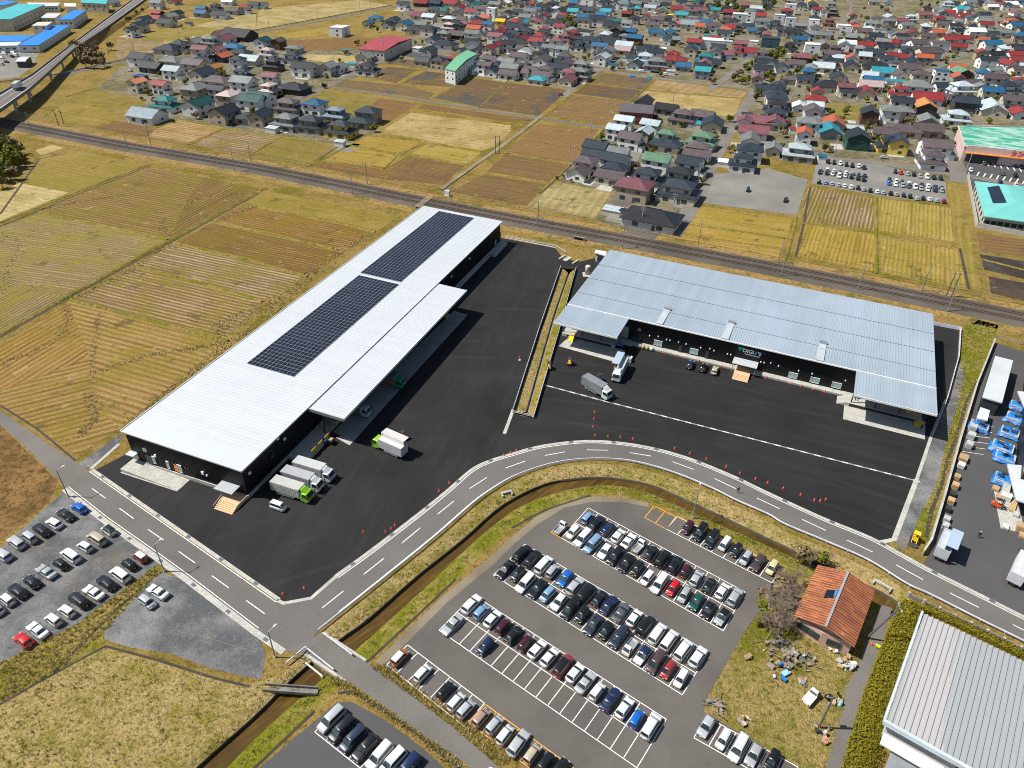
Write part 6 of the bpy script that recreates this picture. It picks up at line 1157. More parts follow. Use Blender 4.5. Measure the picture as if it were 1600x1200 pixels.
# rough grass tussocks: stuff nobody could count
rnd = random.Random(21); tm = MB()
def tufts(mb, px, n, h, zf=lambda p: 0.0, gp=.45):
    P = gg(px) if not isinstance(px[0], Vector) else px; x0, x1 = min(p.x for p in P), max(p.x for p in P); y0, y1 = min(p.y for p in P), max(p.y for p in P); k_ = 0; tries = 0
    while k_ < n and tries < n * 6:
        tries += 1; p = (rnd.uniform(x0, x1), rnd.uniform(y0, y1))
        if not inside(p, P): continue
        k_ += 1; z = zf(p); mb.cur = int(rnd.random() < gp); s = rnd.uniform(.5, 1.3)
        for b in range(8):
            a = rnd.uniform(0, 6.28); l_ = h * s * rnd.uniform(.6, 1.2); w_ = .04 * s; dx, dy = math.cos(a), math.sin(a); r0 = rnd.uniform(0, .15) * s; lean = rnd.uniform(.3, 1.0)
            bx, by_ = p[0] + dx * r0, p[1] + dy * r0
            mb.face([(bx - dy * w_, by_ + dx * w_, z), (bx + dy * w_, by_ - dx * w_, z), (bx + dx * l_ * lean + dy * w_ * .4, by_ + dy * l_ * lean - dx * w_ * .4, z + l_), (bx + dx * l_ * lean - dy * w_ * .4, by_ + dy * l_ * lean + dx * w_ * .4, z + l_)])
M['tuft_a'] = leaf_mat('straw_blades', (.36, .265, .115), (.42, .315, .145), (.30, .23, .08)); M['tuft_b'] = leaf_mat('green_blades', (.13, .13, .015), (.18, .165, .025), (.24, .20, .05))
vis = lambda L: L
meadow = [(0, 1100), (80, 1060), (165, 1012), (250, 1036), (390, 1075), (445, 1048), (393, 1098), (273, 1204), (0, 1204)]
tufts(tm, meadow, 1500, .18, gp=.35)
clump = [g(rnd.uniform(0, 420), rnd.uniform(1020, 1200)) for i in range(60)]
for c_ in clump:
    if inside(c_, gg(meadow)): tufts(tm, [Vector((c_.x + rnd.uniform(1, 3) * math.cos(a), c_.y + rnd.uniform(1, 3) * math.sin(a))) for a in (0, 1.2, 2.5, 3.7, 5)], rnd.randrange(3, 9), .26, gp=.95)
tufts(tm, [(0, 1036), (120, 975), (243, 884), (255, 893), (205, 940), (162, 990), (80, 1055), (0, 1098)], 1200, .28)
def bankpoly(a, b, i0, i1): return [Vector((p.x, p.y)) for p in a[i0:i1] + b[i0:i1][::-1]]
tufts(tm, bankpoly(cu, lerp(cu, cw, .9), 4, 112), 2600, .3, lambda p: -.12, .25)
tufts(tm, bankpoly(lerp(cl, cb, .3), cb, 4, 112), 3600, .26, lambda p: -.28, .6)
tufts(tm, [(1500, 562), (1501, 513), (1530, 500), (1556, 508), (1553, 535), (1510, 640), (1490, 700), (1455, 830), (1442, 848), (1440, 800), (1462, 760), (1482, 680)], 1800, .35)
tufts(tm, [(1205, 925), (1240, 975), (1290, 990), (1345, 1000), (1325, 1050), (1318, 1105), (1290, 1200), (1255, 1203), (1200, 1170), (1104, 1110), (1104, 1093), (1165, 985)], 1500, .16, gp=.85)
tufts(tm, [(528, 1083), (500, 1045), (540, 1064), (590, 1098), (730, 1197), (700, 1200), (640, 1145), (562, 1090)], 700, .3); tufts(tm, [(580, 1042), (600, 1038), (700, 1107), (820, 1190), (780, 1197), (700, 1130)], 900, .3)
tag(tm.build('grass', [M['tuft_a'], M['tuft_b']], fix=False), 'tufts of straw and green grass on banks and meadow', 'grass', kind='stuff')
# ================================================================ VEHICLES
k = N('car_paint'); k.b.inputs['Coat Weight'].default_value = .6; k.b.inputs['Coat Roughness'].default_value = .08
M['paint'] = k.done(k.mix(1.0, k.n('ObjectInfo').outputs['Color'], k.ramp(k.noise(.8, 2), [(.3, .93), (.7, 1.03)]), 'MULTIPLY'), .32, .15, .5)
k = N('car_glass'); M['car_glass'] = k.done(k.mix(k.ramp(k.noise(1.1, 2), [(.4, 0), (.6, 1)]), (.012, .020, .022), (.035, .055, .06)), .07, 0, .7)
M['tyre'] = pm('tyre', (.014, .014, .015), .85); M['hub'] = pm('wheel_hub', (.35, .36, .37), .4, .6); M['lamp_w'] = pm('headlamp', (.75, .77, .78), .15); M['lamp_r'] = pm('tail_lamp', (.35, .012, .012), .25)
M['plate_y'] = pm('yellow_plate', (.80, .52, .02), .5); M['plate_w'] = pm('white_plate', (.75, .76, .74), .5); M['trim_k'] = pm('black_trim', (.015, .015, .016), .6)
def wheel_mesh(r, w):
    mb = MB(); mb.tube((0, -w / 2, 0), (0, w / 2, 0), r, n=14); mb.cur = 1; mb.tube((0, -w / 2 - .012, 0), (0, w / 2 + .012, 0), r * .58, n=10); return mb.mesh('wheel', [M['tyre'], M['hub']])
WH, WHT = wheel_mesh(.29, .2), wheel_mesh(.46, .28)
BX_ = lambda nm, mat, sx, sy, sz: MB().box(-sx / 2, -sy / 2, -sz / 2, sx / 2, sy / 2, sz / 2).mesh(nm, mat)
HLM, TLM = BX_('headlight', M['lamp_w'], .16, .34, .16), BX_('tail_light', M['lamp_r'], .1, .17, .34)
PLY, PLW = BX_('number_plate', M['plate_y'], .03, .33, .17), BX_('number_plate', M['plate_w'], .03, .33, .17); MIR = BX_('door_mirror', M['trim_k'], .12, .2, .14)
#        L    W     H    hood  belt  cowl  rooff roofr  rear  trunk
CARS = {'k': (3.40, 1.48, 1.68, .95, 1.02, 1.02, .55, -1.48, -1.64, 1.02), 'h': (3.95, 1.69, 1.50, .86, .95, .95, .25, -1.35, -1.82, .95), 's': (4.60, 1.76, 1.43, .84, .93, .95, .15, -.95, -1.62, .98),
 'w': (4.60, 1.78, 1.58, .92, 1.00, 1.02, .35, -1.75, -2.18, 1.0), 'v': (4.72, 1.75, 1.86, .98, 1.08, 1.45, .80, -2.10, -2.28, 1.08), 'b': (3.40, 1.48, 1.90, 1.0, 1.08, 1.45, 1.05, -1.50, -1.62, 1.05), 'x': (4.70, 1.70, 1.98, 1.05, 1.15, 1.95, 1.45, -2.1, -2.25, 1.1)}
CT = {'k': 'boxy kei car', 'h': 'hatchback', 's': 'sedan', 'w': 'estate car', 'v': 'minivan', 'b': 'kei van', 't': 'kei pickup', 'x': 'delivery van'}
CC = {'w': ((.74, .75, .75), 'white'), 's': ((.40, .42, .44), 'silver'), 'l': ((.20, .34, .52), 'pale blue'), 'k': ((.010, .011, .013), 'black'), 'n': ((.010, .022, .075), 'navy'), 'g': ((.09, .10, .115), 'grey'), 'r': ((.55, .012, .012), 'bright red'), 'm': ((.055, .010, .022), 'dark maroon'), 'B': ((.008, .12, .50), 'bright blue'), 'b': ((.46, .40, .29), 'beige'), 'o': ((.42, .13, .025), 'orange'), 'p': ((.36, .24, .20), 'pinkish-brown'), 'y': ((.68, .60, .33), 'cream-yellow'), 'G': ((.006, .075, .055), 'dark green'), 'N': ((.075, .05, .045), 'brown'), 'd': ((.022, .032, .052), 'dark blue-grey'), 'c': ((.30, .03, .035), 'crimson')}
CM = {}
def car_parts(t):
    if t in CM: return CM[t]
    P = []
    if t == 't':
        L, W, H = 3.40, 1.48, 1.76; b = MB()
        b.loft([[(1.68, -.66, .35), (1.68, .66, .35), (1.66, .66, .95), (1.66, -.66, .95)], [(1.50, -.73, .3), (1.50, .73, .3), (1.52, .72, 1.0), (1.52, -.72, 1.0)], [(.45, -.73, .3), (.45, .73, .3), (.45, .72, 1.0), (.45, -.72, 1.0)]])
        b.loft([[(1.55, -.70, 1.0), (1.55, .70, 1.0), (.45, .70, 1.0), (.45, -.70, 1.0)], [(1.15, -.60, 1.7), (1.15, .60, 1.7), (.5, .60, 1.7), (.5, -.60, 1.7)], [(1.05, -.5, 1.76), (1.05, .5, 1.76), (.58, .5, 1.76), (.58, -.5, 1.76)]])
        for y in (-.72, .68): b.box(-1.68, y, .62, .40, y + .04, .98)
        b.box(-1.70, -.72, .62, -1.66, .72, .98); b.box(-1.68, -.72, .42, .42, .72, .58); P.append(('body', b.mesh('body', M['paint']), (0, 0, 0), True))
        P.append(('truck_bed', MB().box(-1.655, -.675, .60, .395, .675, .635).mesh('truck_bed', M['grey_metal']), (0, 0, 0), False))
        gl = MB(); gl.face([(1.545, -.62, 1.06), (1.545, .62, 1.06), (1.19, .54, 1.66), (1.19, -.54, 1.66)]); P.append(('windscreen', gl.mesh('windscreen', M['car_glass']), (0, 0, 0), False))
        gl = MB(); gl.face([(.44, -.6, 1.08), (.485, -.54, 1.6), (.485, .54, 1.6), (.44, .6, 1.08)]); P.append(('rear_window', gl.mesh('rear_window', M['car_glass']), (0, 0, 0), False))
        for s in (-1, 1): gl = MB(); gl.face([(1.45, s * .705, 1.06), (.6, s * .705, 1.06), (.62, s * .625, 1.6), (1.14, s * .625, 1.6)]); P.append(('side_window', gl.mesh('side_window', M['car_glass']), (0, 0, 0), False))
    else:
        L, W, H, hz, zb, xc, xf, xr, xb, tz = CARS[t]; l2_, w = L / 2, W / 2; b = MB(); b.smooth = True
        def ring(x, wf, zt, zl=.22): return [(x, -w * wf * .90, zl), (x, -w * wf, zl + .16), (x, -w * wf, zt - .22), (x, -w * wf * .93, zt - .03), (x, -w * wf * .78, zt), (x, w * wf * .78, zt), (x, w * wf * .93, zt - .03), (x, w * wf, zt - .22), (x, w * wf, zl + .16), (x, w * wf * .90, zl)]
        b.loft([ring(-l2_, .88, tz - .12, .34), ring(-l2_ + .12, .96, tz - .02, .26), ring(xb, .99, tz), ring(xr, 1, zb), ring(0, 1, zb), ring(xc - .25, 1, zb - .01), ring(xc, .99, zb - .05), ring((xc + l2_) / 2 + .1, .98, hz + .0), ring(l2_ - .22, .94, hz - .07), ring(l2_ - .04, .86, hz - .18, .28), ring(l2_, .80, hz - .34, .34)])
        wb, wt = w * .92, w * .76; ro, rz_ = .14, H - .07
        def crn(xa, xz, ww, z): return [(xa, -ww + .06, z), (xa + .1, -ww, z), (xz - .1, -ww, z), (xz, -ww + .06, z), (xz, ww - .06, z), (xz - .1, ww, z), (xa + .1, ww, z), (xa, ww - .06, z)]
        b.loft([crn(xb, xc, wb, zb - .06), crn(xr, xf, wt, rz_), crn(xr + ro, xf - ro, wt - .13, H)]); P.append(('body', b.mesh('body', M['paint']), (0, 0, 0), True))
        at_ = lambda t0, xs, xe, ww0, ww1: None
        def quad(nm, f):
            gl = MB(); gl.face(f); P.append((nm, gl.mesh(nm, M['car_glass']), (0, 0, 0), False))
        def pt(u, s, t, o=.012):   # u 0 rear..1 front along the roof line, s side, t height fraction
            x = (xb + (xr - xb) * t) * (1 - u) + (xc + (xf - xc) * t) * u; y = wb + (wt - wb) * t; z = zb + (rz_ - zb) * t; return Vector((x, s * (y + o), z))
        quad('windscreen', [pt(1, -1, .06, -.09) + Vector((.015, 0, .01)), pt(1, 1, .06, -.09) + Vector((.015, 0, .01)), pt(1, 1, .94, -.10) + Vector((.015, 0, .01)), pt(1, -1, .94, -.10) + Vector((.015, 0, .01))])
        quad('rear_window', [pt(0, 1, .12, -.10) - Vector((.015, 0, -.01)), pt(0, -1, .12, -.10) - Vector((.015, 0, -.01)), pt(0, -1, .9, -.10) - Vector((.015, 0, -.01)), pt(0, 1, .9, -.10) - Vector((.015, 0, -.01))])
        for s in (-1, 1): quad('side_window', [pt(.05, s, .1), pt(.95, s, .1), pt(.94, s, .9), pt(.06, s, .9)])
    yy = W / 2 - .10
    for sx in (L * .31, -L * .30):
        for s in (-1, 1): P.append(('wheel', WH, (sx, s * yy, .29), False))
    hzz = (.72 if t in 'hsw' else .78); zt_ = .8 if t in 'kvbx' else .74
    for s in (-1, 1):
        P.append(('headlight', HLM, (L / 2 - .10, s * (W / 2 - .27), hzz - .08), False)); P.append(('tail_light', TLM, (-L / 2 + .02, s * (W / 2 - .19), zt_), False))
        P.append(('door_mirror', MIR, ((1.35 if t == 't' else CARS[t][5] - .35), s * (W / 2 + .06), (1.15 if t == 't' else CARS[t][4] + .08)), False))
    kei = t in 'kbt'
    P.append(('number_plate', PLY if kei else PLW, (-L / 2 - .01, 0, .55), False)); P.append(('number_plate', PLY if kei else PLW, (L / 2 + .005, 0, .42), False))
    CM[t] = P; return P
ROOFM = {}
def roof_mesh(t):
    if t not in ROOFM:
        L, W, H, hz, zb, xc, xf, xr, xb, tz = CARS[t]; wt = W / 2 * .76
        def crn(xa, xz, ww, z): return [(xa, -ww + .06, z), (xa + .1, -ww, z), (xz - .1, -ww, z), (xz, -ww + .06, z), (xz, ww - .06, z), (xz - .1, ww, z), (xa + .1, ww, z), (xa, ww - .06, z)]
        b = MB(); b.smooth = True; b.loft([crn(xr - .02, xf + .02, wt + .02, H - .09), crn(xr - .01, xf + .01, wt + .012, H - .05), crn(xr + .14, xf - .14, wt - .12, H + .015)]); ROOFM[t] = b.mesh('roof', M['paint'])
    return ROOFM[t]
PROTO = {}; CAR_GROUPS = {}
def car(px, py, t, c, rot, group, far=False, roof=None, flip=False, order=None, note=''):
    p = g(px, py, .8); a = rot + (math.pi if flip else 0) + rh_.uniform(-.045, .045); p = p + Vector((rh_.uniform(-.12, .12), rh_.uniform(-.12, .12), 0)); u_ = rh_.uniform(.88, 1.06); col = tuple(v * u_ for v in CC[c][0])
    key = (t, far)
    if key not in PROTO or roof:
        o = empty('parked_car'); 
        for nm, me, loc, pc in car_parts(t):
            if far and nm in ('headlight', 'tail_light', 'door_mirror', 'side_window', 'rear_window', 'number_plate', 'truck_bed') and not (nm == 'rear_window'): continue
            q = put(nm, me, o, loc); 
            if pc: q.color = (*col, 1)
        if roof: q = put('roof', roof_mesh(t), o, (0, 0, 0), color=CC[roof][0])
        else: PROTO[key] = o
    else: o = dup(PROTO[key], color=col)
    o.location = (p.x, p.y, .04); o.rotation_euler = (0, 0, a); tag(o, None, 'car', group)
    CAR_GROUPS.setdefault(group, []).append((px, py, t, c, o, roof)); return o
def label_cars(group, where, key=lambda r: r[0], end='from left'):
    L = sorted(CAR_GROUPS[group], key=key); n = len(L)
    for i, r in enumerate(L):
        col = CC[r[3]][1]; d = f"{col} {CT[r[2]]}" + (f" with {CC[r[5]][1]} roof" if r[5] else '')
        r[4]['label'] = f"{d}, {ORD[i + 1] if i < n - 1 or n == 1 else 'last'} {end} {where}"
UPA = ang((1066, 1086), (1107, 1020)); DNA = UPA + math.pi
def row(group, where, rot, txt, ox=0, oy=0, k_=1, far=False, key=lambda r: r[0], end='from left'):
    for e in txt.split(';'):
        e = e.split()
        if not e: continue
        x, y, tc = float(e[0]), float(e[1]), e[2]; car(ox + x / k_, oy + y / k_, tc[0], tc[1], rot, group, far, tc[2] if len(tc) > 2 and tc[2] != '!' else None, '!' in tc)
    label_cars(group, where, key, end)
row('cars along the canal side', 'of the row along the canal', DNA, '1098 898 km;1175 925 vk;1252 965 vk;1327 1000 bw;1400 1040 kk;1465 1087 ks;1540 1115 wN;1626 1146 ky', 800, 600, 4)
row('cars in the upper double row', 'in far half of upper block', UPA, '918 809 kl;932 817 wk;949 826 hn;965 836 hw;982 845 sw;999 853 tw;1017 864 hk;1035 873 vk;1054 882 wk;1071 892 km;1087 904 hs;1109 914 hk;1128 922 hw;1149 932 ws')
row('cars facing out of the upper double row', 'in near half of upper block', DNA, '875 825 tw!;895 831 kw;911 840 vw;927 850 vl;945 860 hw;962 869 vk;979 879 wk;995 889 kk;1011 904 kw;1031 911 vw;1051 919 kr;1070 929 ks;1088 940 hG;1107 952 hk;1129 962 hsk')
row('cars in the middle double row', 'in far half of middle block', UPA, '816 864 vk;832 872 wk;849 882 vw;863 893 ks;883 903 hB!;899 915 ws;916 925 vk;936 935 hk;952 945 sn;971 956 sg;990 964 hw;1009 977 vk;1027 990 vw;1046 1001 vw;1067 1015 vw;1090 1026 ww')
row('cars facing out of the middle double row', 'in near half of middle block', DNA, '790 889 sk;808 897 kk;822 910 vw;839 920 wk;855 929 kl;874 940 hw;890 951 vk;909 961 kk;928 976 sd;947 986 kk;967 996 vd;984 1011 tw;1005 1022 hwn;1025 1034 vN;1043 1047 kc;1064 1060 kw')
row('cars in the lower double row', 'in far half of lower block', UPA, '736 944 ww;752 956 kl;770 966 hw;786 979 km;803 991 hk;820 1004 km;840 1014 hw;859 1027 hw;880 1040 vck;899 1050 hw;915 1066 ss;934 1079 kw;955 1092 sn;977 1105 hw;995 1124 kB;1018 1135 vw')
row('lone cars in the lower double row', 'in mostly empty half of lower block', UPA, '707 975 ss!;757 1010 kn!')
row('cars in the front row by the lane', 'in row beside the lane', UPA, '624 1027 kow;660 1051 kw;696 1079 kk;712 1097 kw;729 1107 ks;752 1121 kp;772 1132 ks;790 1148 kw;811 1160 ws;831 1178 kb;853 1190 kk;876 1199 kk')
row('cars in the small lower lot', 'in the dark car park below the lane', DNA, '519 1124 vs;535 1140 vk;551 1155 vd;572 1167 wk;592 1180 vw;614 1190 vw;637 1199 vn')
row('cars by the garden', 'of the short row by the garden', DNA, '1104 1134 hs;1130 1154 kw;1154 1167 vw;1177 1179 hs;1207 1187 kk')
LFA = ang((75, 997), (42, 972))
row('cars in the back row of the gravel lot', 'in gravel lot back row', LFA, '492 770 hB;412 815 sk;337 865 hw;255 910 wk;187 960 bs;97 990 ws;12 1062 ws', 0, 600, 4, key=lambda r: -r[0], end='from the road')
row('cars in the middle row of the gravel lot', 'in gravel lot middle row', LFA, '677 910 kwk;600 965 vb;527 1015 kw;443 1070 vw;375 1120 kk;290 1168 ss;198 1232 hk;115 1287 wk;43 1345 kw;-25 1400 hs', 0, 600, 4, key=lambda r: -r[0], end='from the road')
row('cars in the near row of the gravel lot', 'in gravel lot near row', LFA, '877 1075 kcw;805 1125 kk;747 1190 vw;663 1240 wk;580 1300 sw;490 1350 vk;415 1415 kw;330 1475 kw;232 1538 sw;147 1600 hr', 0, 600, 4, key=lambda r: -r[0], end='from the road')
row('cars in the empty gravel lot', 'in the nearly empty gravel lot', LFA, '985 98 sw;918 165 ks!', 0, 900, 4)
row('cars by the sign wall', 'under the black sign wall', AX2 + math.pi / 2, '1225 475 hn;1325 500 hk;1425 520 hb', 850, 480, 5.333)
FAR_ = ang((1261, 291), (1252, 345))
T4 = (1200, 0, 4)
row('cars in the distant lot, top row', 'in distant lot top row', FAR_, '380 1010 kk;415 1015 kk;453 1020 kw;490 1028 kk;528 1033 hk;567 1037 kw;603 1045 hn;797 1070 kd;832 1078 kr;873 1085 ks;912 1088 kk;953 1098 hs;995 1102 vw;1037 1108 hk;1078 1112 kn', *T4, True)
row('cars in the distant lot, second row', 'in distant lot second row', FAR_ + math.pi, '328 1058 kl;372 1060 kw;412 1068 kw;450 1075 hn;488 1078 kw;527 1080 ws;567 1092 kn;605 1095 hk;762 1120 kd;802 1128 kw;838 1135 kn;882 1145 kw;920 1148 hk;962 1152 hk;1003 1158 ww;1045 1165 hn;1083 1175 kk', *T4, True)
row('cars in the distant lot, third row', 'in distant lot third row', FAR_, '325 1075 kn;368 1080 kk;405 1085 kw;447 1097 vw;483 1097 kw;522 1105 kk;562 1112 kk;600 1120 hk;757 1142 hB;800 1150 hw;842 1155 hs;880 1160 hg;920 1165 vw;960 1175 hs;1000 1180 hw;1045 1185 hd;1088 1190 ks', *T4, True)
row('cars in the distant lot, front row', 'in distant lot front row', FAR_ + math.pi, '320 1135 kk;362 1138 hl;402 1145 hs;442 1152 hs;480 1158 hw;522 1165 ww;563 1172 kk;600 1180 hs;640 1188 kk;683 1195 hw;722 1200 hs;765 1206 kk;803 1210 hb;848 1218 kn;888 1225 kk;930 1235 hs;970 1238 kk;1013 1242 hw;1055 1248 hs;1100 1255 kc', *T4, True)
row('cars on the pale gravel plot', 'on the pale gravel plot', FAR_, '1169 296 kk;1228 312 hk', far=True)
row('cars at the supermarket', 'outside the pink supermarket', FAR_, '1350 1018 kg;1472 1020 kw;1543 1030 hB;1585 1040 hk;1270 1060 hw;1470 1085 kg;1550 1095 kk', *T4, True)
row('cars at the turquoise roof', 'behind the turquoise-roofed building', FAR_, '1455 1140 kn;1548 1155 kw', *T4, True)
row('cars by the far factories', 'in the factory car park', WEST, '30 335 xw;60 325 xG;85 330 xw;100 345 xw;15 360 kw;40 385 hk;12 400 ks;75 352 kk', 0, 0, 4, True)
row('cars on the far streets', 'on the far streets', TOWN, '1519 79 kn;1040 116 bw;1382 245 hs;1003 111 xw;1154 68 kw;167 32 hw;185 25 hn;204 110 ks;293 60 kn;303 59 ks', far=True)
# ---- trucks
def truck(px, py, rot, cab, box, Lb, label, wing=0, H=3.45, W=2.45, stripe=None, deflector=True, cabw=None, z=.04, name='box_truck', group='trucks in the yards'):
    p = g(px, py, 0); o = empty(name, (p.x, p.y, z), rot); tag(o, label, 'truck', group); x1 = Lb / 2 - .75; x0 = -Lb / 2 - .75; xc0, xc1 = x1 + .12, x1 + 2.0; w = W / 2
    b = MB(); hw = w * .97; b.loft([[(xc0, -hw, .55), (xc1 - .1, -hw, .55), (xc1, -hw + .12, .6), (xc1, hw - .12, .6), (xc1 - .1, hw, .55), (xc0, hw, .55)], [(xc0, -hw, 1.55), (xc1 - .03, -hw, 1.55), (xc1 + .04, -hw + .12, 1.55), (xc1 + .04, hw - .12, 1.55), (xc1 - .03, hw, 1.55), (xc0, hw, 1.55)], [(xc0, -hw + .06, 2.55), (xc1 - .35, -hw + .08, 2.55), (xc1 - .28, -hw + .2, 2.55), (xc1 - .28, hw - .2, 2.55), (xc1 - .35, hw - .08, 2.55), (xc0, hw - .06, 2.55)], [(xc0 + .05, -hw + .2, 2.68), (xc1 - .5, -hw + .25, 2.68), (xc1 - .48, -hw + .3, 2.68), (xc1 - .48, hw - .3, 2.68), (xc1 - .5, hw - .25, 2.68), (xc0 + .05, hw - .2, 2.68)]])
    if deflector: b.loft([[(xc0, -hw + .25, 2.66), (xc1 - .6, -hw + .4, 2.66), (xc1 - .6, hw - .4, 2.66), (xc0, hw - .25, 2.66)], [(xc0, -hw + .35, H - .1), (xc0 + .35, -hw + .45, H - .15), (xc0 + .35, hw - .45, H - .15), (xc0, hw - .35, H - .1)]])
    q = put('cab', b.mesh('cab', M['paint']), o, color=cab)
    gl = MB(); gl.face([(xc1 + .05, -hw + .2, 1.62), (xc1 + .05, hw - .2, 1.62), (xc1 - .255, hw - .27, 2.5), (xc1 - .255, -hw + .27, 2.5)]); gl.build('windscreen', M['car_glass'], o)
    for s in (-1, 1):
        gl = MB(); gl.face([(xc1 - .12, s * (hw + .012), 1.6), (xc0 + .45, s * (hw + .012), 1.6), (xc0 + .45, s * (hw - .045), 2.45), (xc1 - .4, s * (hw - .055), 2.45)]); gl.build('side_window', M['car_glass'], o)
        put('headlight', HLM, o, (xc1 + .02, s * (hw - .35), .85)); put('tail_light', TLM, o, (x0 - .02, s * (hw - .2), .85)); MB().bar((xc1 + .05, s * (hw + .22), 1.7), (xc1 + .05, s * (hw + .22), 2.3), .1, .22, Vector((1, 0, 0))).build('door_mirror', M['trim_k'], o)
    c = MB(); z0 = 1.05
    if not wing: c.box(x0, -w, z0, x1, w, H)
    else: c.box(x0, -w, z0, x0 + .12, w, H); c.box(x1 - .12, -w, z0, x1, w, H); c.box(x0 + .12, -w, z0, x1 - .12, w, z0 + .15); s = -wing; c.box(x0 + .12, min(s * w, s * (w - .08)), z0 + .15, x1 - .12, max(s * w, s * (w - .08)), H); c.box(x0 + .12, min(0, s * (w - .08)), H - .1, x1 - .12, max(0, s * (w - .08)), H)
    for i in range(int(Lb / .6)):
        x = x0 + .3 + i * .6
        for s in ((-1, 1) if not wing else (-wing,)): c.box(x, min(s * w, s * (w + .03)), z0 + .1, x + .08, max(s * w, s * (w + .03)), H - .1)
    if not wing: c.box(x0 + .1, -.05, H, x1 - .1, .05, H + .06)
    c.box(x0 + .02, -w + .02, H, x1, -w + .14, H + .05); c.box(x0 + .02, w - .14, H, x1, w - .02, H + .05)
    cb = put('cargo_box', c.mesh('cargo_box', M['paint']), o, color=box)
    if wing:
        f = MB(); f.box(x0 + .1, min(0, wing * .08), H, x1 - .1, max(0, wing * .08), H + w * .95); f.box(x0 + .1, min(wing * .09, wing * 2.0), H + w * .95 - .09, x1 - .1, max(wing * .09, wing * 2.0), H + w * .95); put('wing_panel', f.mesh('wing_panel', M['paint']), o, color=cabw or box)
    if stripe: put('stripe', MB().box(x0 + .1, -w - .035, 1.5, x1 - .1, w + .035, 1.95).mesh('stripe', M['paint']), o, color=stripe)
    MB().box(x0, -.5, .62, xc1 - .5, .5, 1.04).build('chassis', M['steel_dark'], o)
    for s in (-1, 1): MB().box(x0 + 1.2, s * w * .96 - .03, .5, x1 - 1.5, s * w * .96 + .03, .8).build('side_guard', M['grey_metal'], o)
    for x in (xc1 - .75, x0 + 1.6, x0 + 2.7):
        for s in (-1, 1): put('wheel', WHT, o, (x, s * (w - .22), .46))
    return o
NA = math.atan2(n2.y, n2.x); WT_, SG, LG, WG = (.62, .64, .65), (.40, .42, .43), (.24, .50, .02), (.72, .70, .66)
truck(457, 774, NA, LG, (.50, .50, .46), 7.2, 'nearest parked box truck with lime-green cab and weathered beige box'); truck(473, 758, NA, WT_, SG, 7.2, 'white-cab silver box truck parked between two others'); truck(491, 743, NA, WT_, (.52, .53, .52), 7.2, 'white-cab box truck parked farthest of the three from the timber steps')
truck(611, 706, ang((637, 722), (583, 698)), LG, (.55, .56, .56), 6.6, 'lime-green-cab truck with one wing side raised beside a red forklift', wing=-1, deflector=False, cabw=(.62, .60, .56))
truck(557, 646, NA, (.45, .52, .56), (.16, .20, .22), 5.0, 'small pale-cab box truck backed under the long canopy', deflector=False, H=3.0, W=2.1); truck(606, 600, NA, (.01, .30, .12), (.14, .20, .19), 6.8, 'emerald-green-cab truck with orange stripe under the long canopy', deflector=False, stripe=(.45, .22, .05))
truck(931, 613, ang((907, 598), (950, 623)), WT_, (.22, .24, .25), 6.8, 'white-cab grey box truck standing across the dashed yard drain'); truck(968, 585, ang((982, 552), (962, 592)), WT_, (.48, .50, .52), 6.4, 'white truck with raised wing side unloading at the left canopy', wing=-1, cabw=(.42, .50, .58))
truck(1472, 860, ang((1466, 880), (1485, 832)), SG, (.50, .52, .54), 6.0, 'white wing-sided truck by the works yard wall', wing=-1, cabw=(.40, .50, .62)); truck(1588, 897, ang((1580, 915), (1600, 868)), WT_, (.62, .63, .65), 7.0, 'white box truck cut by the right picture edge'); truck(28, 136, ang((0, 160), (50, 118)), WT_, (.60, .61, .62), 8, 'white lorry driving along the elevated highway', z=8.05, name='highway_lorry')
bpy.context.view_layer.update()
o = [o for o in COL.objects if o.name == 'highway_lorry'][0]; pz = g(28, 138, 8.0); o.location = (pz.x, pz.y, 8.0)
v_ = car(434, 791, 'b', 'w', NA, 'vans in the yards'); v_['label'] = 'white kei van beside the lime-green truck on black asphalt'; v_.name = 'delivery_van'
v_ = car(1268, 1088, 't', 'w', ang((1262, 1098), (1280, 1078)), 'pickup in the garden'); v_['label'] = 'white kei pickup with covered bed parked on the rough garden grass'
MB().box(-1.7, -.74, .985, .42, .74, 1.03).build('bed_cover', M['white_paint'], v_)
# ---- forklifts and machines
def forklift(px, py, rot, body, label, z=.04, mast=2.2):
    p = g(px, py, .6); o = empty('forklift', (p.x, p.y, z), rot); tag(o, label, 'forklift', 'forklifts at work'); 
    b = MB(); b.loft([[(-1.15, -.5, .3), (.7, -.55, .25), (.7, .55, .25), (-1.15, .5, .3)], [(-1.25, -.55, .7), (.7, -.55, .7), (.7, .55, .7), (-1.25, .55, .7)], [(-1.1, -.5, 1.15), (-.35, -.5, 1.05), (-.35, .5, 1.05), (-1.1, .5, 1.15)]]); put('body', b.mesh('body', M['paint']), o, color=body)
    c = MB()
    for x, y in ((-.75, -.48), (-.75, .48), (.55, -.48), (.55, .48)): c.bar((x, y, 1.0), (x * .75, y * .9, 2.1), .07, .07, Vector((1, 0, 0)))
    c.box(-.6, -.5, 2.08, .5, .5, 2.14); c.build('overhead_guard', M['steel_dark'], o)
    c = MB()
    for y in (-.38, .38): c.bar((.82, y, .1), (.82, y, mast), .1, .14, Vector((1, 0, 0)))
    c.bar((.82, -.38, mast), (.82, .38, mast), .08); c.bar((.82, -.38, .5), (.82, .38, .5), .1); c.build('mast', M['steel_dark'], o)
    for y in (-.3, .3): MB().box(.88, y - .07, .08, 1.95, y + .07, .14).build('fork', M['steel_dark'], o)
    MB().box(-.45, -.25, .72, .1, .25, .85).build('seat', M['black'], o)
    for x in (.5, -.8):
        for s in (-1, 1): put('wheel', WH, o, (x, s * .5, .29))
    return o
